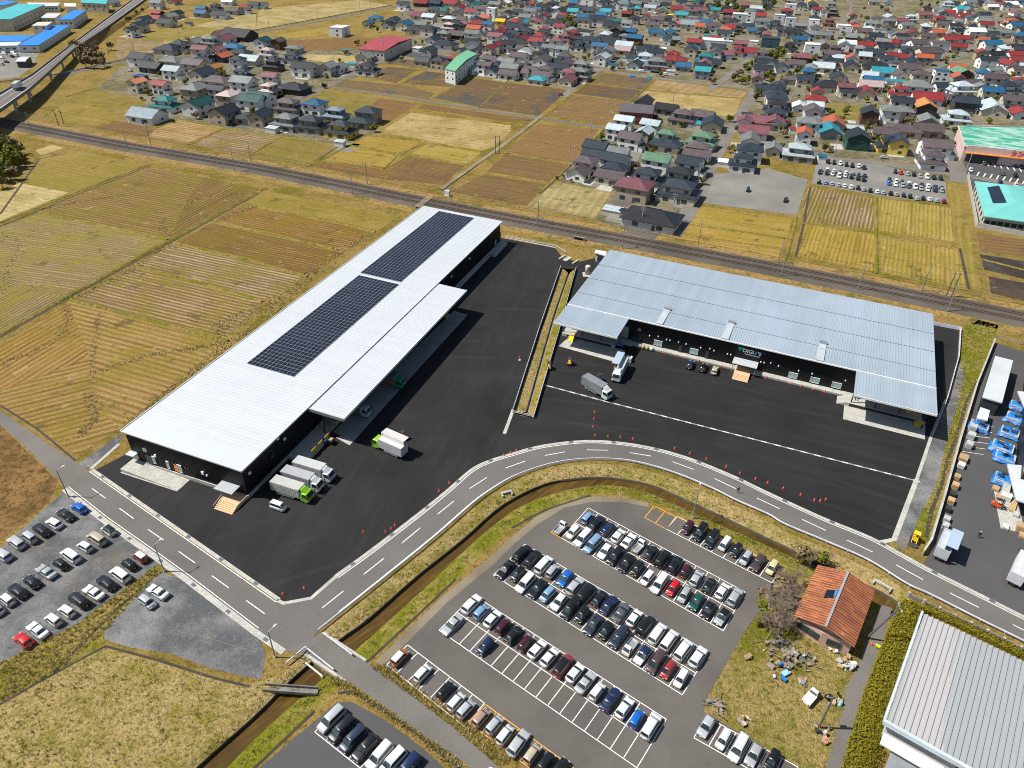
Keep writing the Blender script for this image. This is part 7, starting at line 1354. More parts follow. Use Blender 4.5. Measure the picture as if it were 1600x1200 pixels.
forklift(629, 682, ang((637, 686), (622, 678)), (.65, .06, .02), 'red and grey forklift beside the raised wing of the lime-green truck'); forklift(890, 567, ang((890, 562), (888, 574)), (.62, .34, .06), 'yellow-orange forklift standing alone before the left canopy')
forklift(936, 592, ang((936, 588), (942, 598)), (.04, .06, .08), 'dark blue forklift behind the grey box truck'); forklift(1559, 789, ang((1553, 786), (1572, 792)), (.70, .11, .02), 'orange-red forklift loading bundles in the works yard'); forklift(1338, 622, ang((1338, 616), (1336, 628)), (.72, .30, .04), 'orange forklift on the right loading dock', z=1.0); forklift(858, 574, ang((858, 560), (857, 576)), (.45, .30, .14), 'dark forklift with tan counterweight by the white ditch fence')
p = g(1429, 843, .5); ex = empty('wheel_loader', (p.x, p.y, .04), ang((1432, 834), (1427, 850))); tag(ex, 'small yellow and black wheel loader parked at the gravel strip', 'loader')
put('body', MB().loft([[(-1.3, -.6, .5), (.6, -.6, .5), (.6, .6, .5), (-1.3, .6, .5)], [(-1.2, -.5, 1.3), (.3, -.55, 1.3), (.3, .55, 1.3), (-1.2, .5, 1.3)]]).mesh('body', M['paint']), ex, color=(.70, .42, .01))
mb = MB()
for x, y in ((-.4, -.5), (-.4, .5), (.4, -.5), (.4, .5)): mb.bar((x, y, 1.2), (x, y, 2.3), .08, .08, Vector((1, 0, 0)))
mb.box(-.55, -.6, 2.3, .55, .6, 2.4); mb.build('canopy', M['yellow'], ex)
mb = MB(); [mb.bar((.4, s * .45, 1.0), (1.6, s * .45, .5), .12, .16) for s in (-1, 1)]; mb.build('arm', M['yellow'], ex); MB().loft([[(1.5, -.8, .2), (2.1, -.8, .15), (2.1, .8, .15), (1.5, .8, .2)], [(1.45, -.8, .75), (1.55, -.8, .8), (1.55, .8, .8), (1.45, .8, .75)]]).build('bucket', M['steel_dark'], ex)
for x in (.55, -.85):
    for s in (-1, 1): put('wheel', WHT, ex, (x, s * .65, .46))
# ================================================================ PARKING LINES
def block(mb, BL, BR, TR, n, rows, TL=None, w=.13, z=.062, skip=()):
    a, b, c = (g(*q) for q in (BL, BR, TR)); d = g(*TL) if TL else a + (c - b)
    ln = lambda p, q: ribbon(mb, [Vector((p.x, p.y)), Vector((q.x, q.y))], w, z)
    for j in range(rows + 1): ln(a.lerp(d, j / rows), b.lerp(c, j / rows))
    for i in range(n + 1):
        if i in skip: continue
        ln(a.lerp(b, i / n), d.lerp(c, i / n))
    return (b - a).length / n, (d - a).length / rows
pl_ = MB(); po_ = MB()
print('stalls', block(pl_, (1041, 827), (1206, 911), (1221, 888), 9, 1), block(pl_, (877, 841), (1130, 986), (1164, 925), 14, 2), block(pl_, (771, 899), (1066, 1086), (1107, 1020), 16, 2), block(pl_, (686, 985), (995, 1200), (1041, 1124), 17, 2))
block(pl_, (604, 1039), (725, 1135), (757, 1099), 7, 1); block(po_, (732, 1129), (880, 1240), (905, 1207), 8, 1); block(pl_, (492, 1144), (640, 1262), (674, 1220), 8, 1); block(pl_, (1084, 1153), (1230, 1236), (1247, 1199), 6, 1)
block(po_, (1007, 809), (1041, 827), (1056, 808), 2, 1); block(po_, (861, 832), (877, 841), (893, 826), 1, 1)
tag(pl_.build('parking_marking', M['white_line'], fix=False), 'white bay lines of the asphalt car parks', 'parking lines', kind='structure'); tag(po_.build('parking_marking', M['orange_line'], fix=False), 'orange bay lines of reserved parking bays', 'parking lines', kind='structure')
mb = MB()
for px in ([(270, 985), (320, 995), (400, 1020)], [(280, 993), (262, 1015)], [(310, 1000), (292, 1025)]): ribbon(mb, line2(px), .12, .045)
for i in range(0): a = tl(0, 600, 4, [(40 + i * 75, 1000 - i * 38 + 30), (110 + i * 75, 1055 - i * 38 + 30)]); ribbon(mb, line2(a), .1, .045)
tag(mb.build('rope_marking', pm('faded_ochre', (.17, .14, .09), .9), fix=False), 'faded ochre bay ropes on the gravel lots', 'parking lines', kind='structure')
mb = MB()
for i in range(6): ribbon(mb, line2([(1519.5 + (-i * 3.2), 680 + i * 8.3 - 16), (1553.5 - i * 3.4, 667.5 + i * 8.6)]), .12, .05)
for i in range(10): x = 1530 + i * 10.2; y = 269 + i * 1.75; ribbon(mb, line2([(x, y), (x - 4, y + 6)]), .5, .05); ribbon(mb, line2([(x + 2, y - 16), (x + 5, y - 11)]), .5, .05)
tag(mb.build('yard_marking', M['white_line'], fix=False), 'short white bay lines in the works yard and shop car park', 'parking lines', kind='structure')
# ================================================================ FENCES, RAILS, WALLS
M['fence_white'] = pm('white_fence', (.70, .71, .80), .5)
def fence(name, px, label, h=1.0, step=3.0, mat='fence_white', rails=(.95, .55), rw=.07, cat='fence', world=None, panel=False):
    L = world or line2(px); o = empty(name, (*L[0], 0)); b = Vector((*L[0], 0)); tag(o, label, cat); mb = MB()
    for zr in rails:
        for p, q in zip(L, L[1:]): mb.bar(Vector((*p, zr * h)) - b, Vector((*q, zr * h)) - b, rw, rw * (2.6 if cat == 'guard rail' else 1))
    if panel:
        for p, q in zip(L, L[1:]): mb.bar(Vector((*p, h * .5)) - b, Vector((*q, h * .5)) - b, .03, h * .9)
    mb.build('rail', M[mat], o); post = MB().bar((0, 0, 0), (0, 0, h), .09, .09, Vector((1, 0, 0))).mesh('post', M[mat]); n = 0; rest = MB()
    for p, t in along(L, step):
        n += 1
        if n <= 100: put('post', post, o, Vector((*p, 0)) - b)
    return o
fence('guard_rail', None, 'white guard rail along the canal side of the curving road', .75, 4.0, rails=(.92,), rw=.12, cat='guard rail', world=offs(LOWW, -.15))
fence('guard_rail', [(448, 1040), (478, 1015), (522, 1050)], 'white guard rail at the canal bridge below the lane', .8, 2.5, rails=(.92,), rw=.12, cat='guard rail'); fence('guard_rail', [(505, 993), (551, 1027)], 'white guard rail on the far side of the canal bridge', .8, 2.5, rails=(.92,), rw=.12, cat='guard rail')
fence('pipe_fence', [(876, 419), (843, 514), (801, 645)], 'white pipe fence on the solar warehouse side of the ditch', 1.1, 2.0, panel=True); fence('pipe_fence', [(900, 421), (871, 528), (834, 653)], 'white pipe fence on the grey warehouse side of the ditch', 1.1, 2.0, panel=True); fence('pipe_fence', [(801, 646), (834, 654)], 'short white pipe fence closing the ditch end', 1.0, 1.5)
fence('pipe_fence', [(1453, 507), (1500, 516), (1497, 560), (1479, 625), (1456, 682)], 'white mesh fence around the black yard behind the grey warehouse', 1.2, 2.0, panel=True); fence('pipe_fence', [(789, 371), (868, 386), (884, 396)], 'low white fence between black yard and railway', .9, 3)
fence('pipe_fence', [(1556, 530), (1600, 540), (1660, 556)], 'steel mesh fence at the back of the works yard', 1.2, 3, 'grey_metal')
fence('roadside_rail', [(-80, 140), (88, 118), (200, 93), (262, 80), (330, 62), (400, 48), (500, 30), (612, 9)], 'pale guard rail along the far country road', .8, 6, rails=(.9,), rw=.25, cat='guard rail', mat='grey_metal')
wl = empty('yard_wall', g(1552, 536)); tag(wl, 'long pale concrete wall with white coping beside the works yard', 'wall'); b = wl.location.copy(); L = [Vector((*p, 0)) - b for p in line2([(1552, 536), (1524, 605), (1498, 690), (1473, 780), (1452, 850), (1440, 868)])]; u1, u2 = Vector((0, 0, .75)), Vector((0, 0, 1.56))
mb = MB(); [mb.bar(p + u1, q + u1, .3, 1.5) for p, q in zip(L, L[1:])]; mb.build('wall_panel', M['concrete'], wl); mb = MB(); [mb.bar(p + u2, q + u2, .38, .10) for p, q in zip(L, L[1:])]; mb.build('coping', M['concrete'], wl)
wl = empty('roadside_wall', g(1415, 925)); tag(wl, 'grey concrete block wall with posts between road and hedge', 'wall'); b = wl.location.copy(); L = [Vector((*p, 0)) - b for p in line2([(1418, 932), (1450, 948), (1527, 984), (1640, 1040)])]
mb = MB(); [mb.bar(p + Vector((0, 0, .5)), q + Vector((0, 0, .5)), .25, 1.0) for p, q in zip(L, L[1:])]; mb.build('wall_panel', M['concrete_dark'], wl)
for p, t in along([Vector((p.x, p.y)) for p in L], 2.6): put('pillar', MB().box(-.2, -.2, 0, .2, .2, 1.25).mesh('pillar', M['concrete']), wl, (p.x, p.y, 0), math.atan2(t.y, t.x))
# sluice and culvert at the canal
def headwall(px, py, label, rot, w=2.2, h=1.6):
    p = g(px, py, -.3); o = empty('culvert_headwall', (p.x, p.y, -1.3), rot); tag(o, label, 'culvert'); mb = MB()
    for s in (-1, 1): mb.box(-.3, s * w / 2 - .15, 0, .9, s * w / 2 + .15, h)
    mb.box(-.3, -w / 2 - .15, h * .8, .2, w / 2 + .15, h + .1); mb.build('frame_wall', M['concrete'], o); MB().box(-.29, -w / 2 + .16, 0, -.2, w / 2 - .16, h * .8 - .01).build('opening_shade', M['black'], o)  # solid black panel stands in for the shade inside the mouth
headwall(791, 772, 'white concrete culvert mouth in the canal wall at the bend', ang((788, 768), (797, 783))); headwall(1378, 916, 'white concrete culvert mouth where the canal meets the roadside wall', ang((1380, 912), (1372, 924)), 3)
fl_ = empty('flume', g(412, 1074, .2)); tag(fl_, 'concrete flume trough crossing the canal below the lane', 'flume'); b = fl_.location.copy(); A_, B_ = g(412, 1074, .2) - b, g(496, 1080, .2) - b; sd = (B_ - A_).normalized(); sd = Vector((-sd.y, sd.x, 0))
mb = MB(); [mb.bar(A_ + sd * s, B_ + sd * s, .18, .7) for s in (-.55, .55)]; mb.build('side_wall', M['concrete_dark'], fl_); MB().bar(A_ + Vector((0, 0, -.28)), B_ + Vector((0, 0, -.28)), .92, .12).build('trough', M['concrete_dark'], fl_)
pp = empty('water_pipe', g(478, 1036, -.6)); tag(pp, 'pale steel pipe on brackets across the canal at the bridge', 'pipe'); b = pp.location.copy(); A_, B_ = g(478, 1036, -.5) - b, g(503, 1056, -.5) - b; MB().tube(A_, B_, .2).build('pipe', M['grey_metal'], pp); MB().tube(B_, B_ + Vector((0, 0, -1.2)), .22).build('pipe_bend', M['white_trim'], pp)
# ================================================================ POLES
M['pole'] = pm('concrete_pole', (.36, .36, .35), .8); M['pole_steel'] = pm('pole_steel', (.30, .32, .33), .5, .3); M['pole_dark'] = pm('old_pole', (.12, .105, .095), .85)
PM = {}
def pole(px, py, h, label, name='utility_pole', mat='pole', arms=2, rot=None, group='utility poles', lean=0):
    p = g(px, py); rot = TOWN + math.pi / 2 if rot is None else rot; o = empty(name, (p.x, p.y, 0), rot); tag(o, label, 'pole', group); key = (h, mat, arms)
    if key not in PM:
        a = MB()
        for i in range(arms): a.bar((0, -.9, h - .4 - i * .9), (0, .9, h - .4 - i * .9), .12, .12)
        ins = MB()
        for i in range(arms):
            for y in (-.75, 0, .75): ins.tube((0, y, h - .34 - i * .9), (0, y, h - .1 - i * .9), .08, n=6)
        tr = MB().tube((.3, 0, h - 3.2), (.3, 0, h - 2.3), .28) if arms else None
        PM[key] = (MB().tube((0, 0, 0), (0, 0, h), .19, .12, 8).mesh('pole_shaft', M[mat]), a.mesh('crossarm', M['pole_steel']) if arms else None, ins.mesh('insulator', M['white_trim']) if arms else None, tr.mesh('transformer', M['pole_steel']) if tr else None)
    s, a, i, tr = PM[key]; put('pole_shaft', s, o)
    if a: put('crossarm', a, o); q = put('insulator', i, o); put('transformer', tr, o)
    return o
for i, (x, y, h) in enumerate([(1301, 250, 12), (1429, 267, 13), (1506, 275, 13), (1477, 165, 12), (1461, 130, 11), (1517, 198, 10), (1545, 190, 10), (1132, 232, 11), (1090, 290, 10), (1049, 345, 11), (1002, 355, 8), (922, 225, 11), (889, 259, 11), (956, 190, 10), (1050, 170, 9), (834, 112, 11), (931, 97, 9), (984, 45, 9), (1052, 108, 11), (1106, 24, 10), (1224, 100, 11), (1222, 62, 10), (1315, 145, 11), (1345, 95, 10), (1446, 88, 11), (1376, 150, 10), (1018, 92, 10), (672, 78, 10), (600, 90, 12), (636, 70, 10), (738, 40, 10), (497, 34, 11), (563, 20, 10), (580, 18, 9), (422, 52, 10), (281, 62, 12), (211, 86, 9), (235, 123, 10), (272, 160, 10), (371, 185, 11), (326, 105, 11), (293, 92, 11), (340, 170, 9), (362, 110, 11), (490, 137, 9), (523, 110, 9)]): pole(x, y, h, f"grey concrete utility pole {zone(x, y)}")
by = {}
for o in [o for o in COL.objects if o.name.startswith('utility_pole')]: by.setdefault(o['label'], []).append(o)
for lab, L in by.items():
    if len(L) > 1:
        L.sort(key=lambda o: o.location.y)
        for i, o in enumerate(L): o['label'] = f"{lab}, {ORD[i + 1]} from front"
RA_ = ang((0, 190), (800, 345))
CATN = [(50, 205), (201, 236), (236, 226), (367, 268), (393, 255), (551, 304), (574, 288), (705, 322), (840, 352), (972, 388), (1090, 386), (1220, 432), (1216, 410), (1340, 455), (1480, 487), (1440, 454)]
for i, (x, y) in enumerate(CATN):
    o = pole(x, y, 9.5, f"railway mast with cantilever arm, {ORD[i + 1]} along the line from the viaduct", 'railway_mast', 'pole_steel', 0, RA_, 'railway masts'); sgn = 1 if (g(x, y).xy - rc[min(range(60), key=lambda j: (rc[j] - g(x, y).xy).length)]).dot(Vector((-math.sin(RA_), math.cos(RA_)))) < 0 else -1
    mb = MB(); mb.bar((0, 0, 7.4), (0, sgn * 3.4, 7.6), .09); mb.bar((0, 0, 8.6), (0, sgn * 2.6, 7.6), .07); mb.bar((0, 0, 9.2), (0, -sgn * .8, 9.2), .09); mb.build('cantilever', M['pole_steel'], o)
for i, (x, y) in enumerate(((92, 197), (100, 194), (774, 240), (780, 240), (1478, 463), (1486, 464), (1279, 1137), (1354, 997))):
    pole(x, y, 8.5 if i < 7 else 11, ['dark wooden pole at the left field by the railway', 'second dark wooden pole at the left field by the railway', 'wooden pole on the dirt track bund', 'braced wooden pole on the dirt track bund', 'dark pole beside the railway at the right', 'dark wired pole beside the railway at the right', 'dark pole with white arm in the rough garden', 'brown leaning pole by the hedge and roadside wall'][i], 'wooden_pole', 'pole_dark', 1, None, 'wooden poles')
o = [o for o in COL.objects if o.name.startswith('wooden_pole')][-1]; o.rotation_euler = (R(8), R(10), 0)
def lamp(px, py, h, rot, label):
    p = g(px, py); o = empty('street_lamp', (p.x, p.y, 0), rot); tag(o, label, 'street lamp', 'lamp posts along the road'); MB().tube((0, 0, 0), (0, 0, h), .13, .09, 8).build('post', M['pole_steel'], o); MB().bar((0, 0, h - .1), (1.3, 0, h + .1), .07).build('arm', M['pole_steel'], o); MB().loft([[(1.1, -.12, h), (1.8, -.1, h + .05), (1.8, .1, h + .05), (1.1, .12, h)], [(1.1, -.12, h + .12), (1.75, -.1, h + .15), (1.75, .1, h + .15), (1.1, .12, h + .12)]]).build('lamp_head', M['white_trim'], o); MB().box(-.2, -.2, 0, .2, .2, .3).build('base', M['concrete'], o)
ax = ang((103, 763), (446, 1017)) + math.pi / 2
lamp(107, 776, 7.4, ax, 'steel lamp post by the gravel lot at the farm lane end'); lamp(257, 893, 7.4, ax, 'steel lamp post by the verge between the gravel lots'); lamp(430, 1027, 6.9, ax, 'steel lamp post at the canal bridge junction'); lamp(1082, 809, 8.3, ang((1082, 809), (1090, 770)), 'steel lamp post on the canal bank beside the car park')
p = g(766, 1245); o = empty('camera_pole', (p.x, p.y, 0)); tag(o, 'white pole top with twin floodlights at the bottom edge', 'floodlight'); MB().tube((0, 0, 0), (0, 0, 6.2), .12).build('post', M['pole_steel'], o)
for s in (-1, 1): MB().box(-.25, s * .7 - .3, 5.9, .25, s * .7 + .3, 6.3).build('floodlight_head', M['white_trim'], o)
MB().bar((0, -.8, 6.0), (0, .8, 6.0), .1).build('crossarm', M['pole_steel'], o)
sgp = g(812, 563); o = empty('no_entry_sign', (sgp.x, sgp.y, 0), -math.pi / 2); tag(o, 'small round red traffic sign on a post in the black yard', 'sign'); MB().tube((0, 0, 0), (0, 0, 2.2), .05).build('post', M['white_trim'], o); MB().tube((.06, 0, 1.95), (.10, 0, 1.95), .35, n=16).build('disc', M['sign_red'], o); MB().tube((0, 0, 0), (0, 0, .15), .35).build('base', M['concrete'], o)
# ---- traffic cones
ct = empty('traffic_cone'); mb = MB(); mb.box(-.2, -.2, 0, .2, .2, .04); mb.tube((0, 0, .04), (0, 0, .38), .15, .085, 10); mb.tube((0, 0, .52), (0, 0, .72), .055, .025, 10); mb.build('cone_body', pm('cone_red', (.75, .05, .02), .6), ct); MB().tube((0, 0, .38), (0, 0, .52), .085, .055, 10).build('white_band', M['white_paint'], ct)
cones = tl(400, 600, 4, [(672, 925), (810, 925), (845, 905), (869, 885), (1144, 672), (1208, 620), (1549, 447), (1590, 433)]) + tl(800, 600, 4, [(27, 418), (517, 178), (512, 220), (506, 270), (519, 325), (600, 330), (677, 335), (755, 345), (1016, 405), (1112, 437), (1213, 472), (1337, 520), (1424, 560), (1520, 595), (1597, 620)]) + tl(1200, 600, 4, [(93, 655), (203, 695), (288, 728), (325, 733), (360, 724)])
c2 = tl(1050, 480, 5.333, [(38, 408), (128, 430), (220, 455), (313, 475), (405, 498), (785, 592), (882, 614), (978, 641), (1076, 663), (1177, 688), (1271, 709)]) + tl(850, 480, 5.333, [(1018, 388), (1105, 410)])
c3 = tl(400, 900, 4, [(168, 112), (303, 75)]) + [(1361, 1008), (1375, 1016)]
first = True
for L, wh, gr in ((sorted(cones), 'along the road edge of the black yards', 'cones along the road'), (sorted(c2), 'along the black wall below the sign', 'cones by the wall'), (c3, '', 'other cones')):
    for i, (x, y) in enumerate(L):
        o = ct if first else dup(ct); first = False; p = g(x, y); o.location = (p.x, p.y, .05); o.rotation_euler.z = rh_.uniform(0, 3); o.scale = (1.05, 1.05, 1.05)
        tag(o, f"red traffic cone, {ORD[i + 1]} from the left {wh}" if wh else ['red cone at the yard corner by the junction', 'second red cone near the junction corner', 'orange cone at the left end of the drive barrier', 'orange cone at the hedge end of the drive barrier'][i], 'traffic cone', gr)
p = g(1367, 1012); o = empty('barrier_bar', (p.x, p.y, 0), ang((1361, 1008), (1375, 1016))); tag(o, 'yellow sleeve on a barrier bar across the garden drive', 'barrier'); MB().bar((-1.3, 0, .75), (1.3, 0, .75), .05).build('bar', M['orange'], o); MB().box(-.1, -.14, .5, .65, .14, 1.0).build('sleeve', pm('fluo_yellow', (.75, .8, .02), .5), o)
# ================================================================ PEOPLE
def person(px, py, z, rot, top, legs, label, hat=None, stride=.25):
    p = g(px, py, z); bm = bmesh.new()
    J = {'pel': (0, 0, .95, .15), 'chest': (.02, 0, 1.28, .17), 'neck': (.03, 0, 1.48, .065), 'head': (.05, 0, 1.62, .10), 'crown': (.05, 0, 1.73, .085), 'sl': (0, .2, 1.40, .07), 'el': (.04, .27, 1.13, .05), 'wl': (.14, .27, .92, .04), 'hl': (.18, .26, .82, .04), 'sr': (0, -.2, 1.40, .07), 'er': (-.05, -.27, 1.13, .05), 'wr': (.02, -.28, .90, .04), 'hr': (.05, -.27, .80, .04),
         'tl': (.0, .1, .88, .10), 'kl': (stride * .6, .1, .50, .07), 'al': (stride * .7, .1, .10, .05), 'fl': (stride * .7 + .18, .1, .05, .045), 'tr': (0, -.1, .88, .10), 'kr': (-stride * .3, -.1, .50, .07), 'ar': (-stride * .9, -.1, .10, .05), 'fr': (-stride * .9 + .17, -.1, .05, .045)}
    vs = {n: bm.verts.new(j[:3]) for n, j in J.items()}
    for e in ('pel chest', 'chest neck', 'neck head', 'head crown', 'chest sl', 'sl el', 'el wl', 'wl hl', 'chest sr', 'sr er', 'er wr', 'wr hr', 'pel tl', 'tl kl', 'kl al', 'al fl', 'pel tr', 'tr kr', 'kr ar', 'ar fr'):
        a, b = e.split(); bm.edges.new((vs[a], vs[b]))
    me = bpy.data.meshes.new('person'); bm.verts.index_update(); bm.to_mesh(me); bm.free(); o = bpy.data.objects.new('person', me); COL.objects.link(o)
    o.modifiers.new('skin', 'SKIN'); o.modifiers.new('sub', 'SUBSURF').levels = 1
    for i, n in enumerate(J): sv_ = me.skin_vertices[0].data[i]; sv_.radius = (J[n][3], J[n][3]); sv_.use_root = n == 'pel'
    dg = bpy.context.evaluated_depsgraph_get(); m2 = bpy.data.meshes.new_from_object(o.evaluated_get(dg)); o.modifiers.clear(); o.data = m2; m2.materials.clear()
    for mm in (top, legs, M['skin'], M['black']): m2.materials.append(mm)
    for f in m2.polygons:
        c = f.center; f.use_smooth = True; f.material_index = 2 if c.z > 1.5 or (abs(c.y) > .2 and c.z < .9) else 0 if c.z > .95 else 3 if c.z < .1 else 1
    o.location = (p.x, p.y, z); o.rotation_euler.z = rot; tag(o, label, 'person')
    hr = MB(); hr.smooth = True; hr.loft([[(.05 + .115 * math.cos(a) * r_, .105 * math.sin(a) * r_, zz) for a in [i * math.pi / 5 for i in range(10)]] for r_, zz in ((1.0, 1.64), (1.02, 1.72), (.75, 1.80), (.25, 1.835))]); hr.build('helmet' if hat else 'hair', hat or M['black'], o)
    return o
M['skin'] = pm('skin', (.45, .28, .20), .6); M['dark_cloth'] = pm('dark_cloth', (.015, .016, .022), .9); M['navy_cloth'] = pm('navy_cloth', (.02, .03, .06), .9)
person(1152.5, 770, .06, ang((1150, 765), (1158, 772)), M['dark_cloth'], M['dark_cloth'], 'person in dark clothes walking on the curving road'); person(1528, 840, .04, 1.2, M['dark_cloth'], M['navy_cloth'], 'person in dark workwear and white helmet standing in the works yard', M['white_paint'])
person(1437.5, 672, .06, .4, M['navy_cloth'], M['dark_cloth'], 'person in dark clothes on the slab below the right loading dock')
# ================================================================ STORED GOODS AND SMALL THINGS
def blue_mat(nm, a, b):
    k = N(nm); k.bump(k.noise(1.6, 3, .6), .6, .2); return k.done(k.mix(k.ramp(k.noise(1.2, 3), [(.4, 0), (.65, 1)]), a, b), .45)
M['tarp'] = blue_mat('blue_tarp', (.006, .12, .42), (.03, .22, .58)); M['crate_grey'] = pm('grey_bales', (.42, .44, .44), .7, var=.3, scale=1.5); M['pallet'] = pm('pallet_wood', (.48, .32, .15), .85, var=.25, scale=1.5); M['card'] = pm('cardboard', (.40, .27, .14), .85, var=.2, scale=1); M['bag'] = pm('sack_white', (.60, .57, .52), .85, var=.2, scale=1.5)
def tarp(px, py, sx, sy, h, rot, label, seed):
    p = g(px, py, h * .6); o = empty('covered_stack', (p.x, p.y, .04), rot); tag(o, label, 'covered stack', 'blue-sheeted stacks'); r_ = random.Random(seed); mb = MB(); mb.smooth = True; nx, ny = 9, 7; V = {}
    for i in range(nx):
        for j in range(ny):
            u, v = i / (nx - 1) * 2 - 1, j / (ny - 1) * 2 - 1; ed = max(abs(u), abs(v)); V[i, j] = (u * sx / 2 * (1.14 if ed > .9 else 1) + r_.uniform(-.2, .2), v * sy / 2 * (1.14 if ed > .9 else 1) + r_.uniform(-.2, .2), (h * (.08 if ed > .95 else 1) + r_.uniform(-.3, .12) if ed < .9 else h * .08 + r_.uniform(0, .3)))
    for i in range(nx - 1):
        for j in range(ny - 1): mb.face([V[i, j], V[i + 1, j], V[i + 1, j + 1], V[i, j + 1]])
    mb.build('tarpaulin', M['tarp'], o); MB().box(-sx * .47, -sy * .47, .12, sx * .47, sy * .47, h * .78).build('goods', M['crate_grey'], o); MB().box(-sx * .5, -sy * .5, 0, sx * .5, sy * .5, .12).build('pallet', M['pallet'], o)
    for k_ in range(2): x, y = r_.uniform(-.3, .3) * sx, r_.uniform(-.3, .3) * sy; MB().box(x - .6, y - .4, h + .02, x + .6, y + .4, h + .2).build('weight_board', M['steel_dark'], o)
RW = ang((1530, 690), (1560, 600))
for i, (x, y, sx, sy, h, lb) in enumerate(((1530, 665, 4.2, 3, 1.7, 'against the yard wall'), (1592, 634, 4, 3, 1.6, 'highest up under the small pale canopy'), (1588, 653, 4.5, 3.6, 1.6, 'second from the top before the black works'), (1578, 675, 4, 3.6, 1.7, 'midway along the black works wall'), (1567, 698, 4.6, 3.8, 1.7, 'with red box just above the flat canopy'), (1571, 714, 4.2, 3.4, 1.6, 'touching the flat canopy corner'), (1568, 748, 3.6, 3.4, 1.7, 'beside the flat canopy, nearest the forklift'))): tarp(x, y, sx, sy, h, RW + math.pi / 2, f"blue-sheeted stack {lb}", i)
def stack(name, px, py, sx, sy, sz, rot, mat, label, cat, n=2, group=None, z=.04, gap=.05):
    p = g(px, py, z + sz * n * .5); o = empty(name, (p.x, p.y, z), rot); tag(o, label, cat, group); me = MB().box(-sx / 2, -sy / 2, .1, sx / 2, sy / 2, sz).mesh('layer', mat)
    for i in range(n): put('layer', me, o, (rh_.uniform(-.05, .05), rh_.uniform(-.05, .05), i * (sz + gap)), rh_.uniform(-.05, .05))
    mb = MB()
    for s in (-.4, 0, .4): mb.box(-sx / 2, s * sy - .06, 0, sx / 2, s * sy + .06, .1)
    mb.build('pallet', M['pallet'], o); return o
c4 = lambda x, y: (1440 + x / 5.217, 700 + y / 5.217); c3_ = lambda x, y: (1470 + x / 6, 520 + y / 6)
for (x, y), s, m_, lb, n in ((c3_(300, 890), (2, 1.6, .8), 'crate_grey', 'grey wrapped bales under the blue-sheeted wall stack', 2), (c3_(285, 965), (1.8, 1.6, .7), 'crate_grey', 'grey wrapped bales second along the yard wall', 2), (c3_(265, 1050), (1.8, 1.4, .7), 'crate_grey', 'silver wrapped bales third along the yard wall', 2), (c4(340, 85), (2.2, 1.8, .6), 'card', 'tan crate with blue film against the yard wall', 2), (c4(322, 140), (1.6, 1.4, .5), 'bag', 'pale sacks on a pallet against the yard wall', 2), (c4(290, 235), (1.4, 1.2, .4), 'card', 'brown empty crates along the yard wall', 2), (c4(272, 310), (1.5, 1.3, .2), 'pallet', 'stack of yellow wooden pallets along the yard wall', 5), (c4(255, 375), (1.4, 1.2, .4), 'steel_dark', 'dark steel cages along the yard wall', 2), (c4(238, 435), (1.5, 1.3, .2), 'pallet', 'second stack of yellow wooden pallets nearer the road', 5), (c4(215, 500), (1.3, 1.1, .5), 'steel_dark', 'dark bins along the yard wall', 2), (c4(205, 580), (1.4, 1.2, .5), 'crate_grey', 'blue-grey bins along the yard wall', 2), (c4(195, 635), (1.4, 1.2, .5), 'crate_grey', 'grey bins last before the wing truck', 2),
  (c4(603, 330), (1.6, 1.3, .6), 'card', 'cardboard box pallet by the flat canopy', 1), (c4(685, 335), (3, 1.4, .5), 'crate_grey', 'long grey bundle by the flat canopy', 2), (c4(640, 400), (1.6, 1.4, .6), 'card', 'tan bundle beside the white bundles', 1), (c4(690, 395), (1.8, 2.0, .5), 'bag', 'white bundles stacked under the flat canopy edge', 2), (c4(745, 480), (3.4, 1.0, .5), 'pallet', 'long timber bundle lifted near the forklift', 1), (c4(685, 640), (1.4, 1.1, .5), 'bag', 'white sack pallet on the pale slab corner', 1), (c4(770, 540), (1.4, 1.1, .6), 'crate_grey', 'silver wrapped pallet on the pale slab', 1), (c4(810, 650), (1.8, 1.4, .8), 'card', 'tall cardboard pallet at the right edge', 2), (c4(825, 715), (1.6, 1.3, .7), 'card', 'lower cardboard pallet at the right edge', 1)):
    stack('goods_stack', x, y, *s, RW, M[m_], lb, 'stack', n, 'pallets of goods in the works yard')
sheet('loading_slab', [c4(590, 350), c4(610, 480), c4(645, 655), c4(800, 690), c4(835, 690), c4(800, 480), c4(760, 430), c4(735, 350)], M['concrete'], .045, 'pale concrete slab under goods in the works yard')
for i, (x, y) in enumerate(((999, 541), (1005, 542.5), (1011.5, 544), (1018, 545.5))):
    p = g(x, y, .5); o = empty('bulk_bag', (p.x, p.y, .04), AX2); tag(o, f"pale bulk bag beside the loading dock, {ORD[i + 1]} from the dock", 'bulk bag', 'bulk bags by the dock'); mb = MB(); mb.smooth = True
    mb.loft([[(r_ * math.cos(a), r_ * math.sin(a), z_) for a in [j * math.pi / 5 for j in range(10)]] for r_, z_ in ((.42, .05), (.58, .3), (.58, .75), (.45, 1.0), (.15, 1.08))]); mb.build('sack', M['bag'] if i in (0, 3) else M['card'], o)
    mb = MB(); [mb.bar((s * .3, 0, 1.0), (s * .12, 0, 1.3), .06) for s in (-1, 1)]; mb.build('lifting_loop', M['bag'], o)
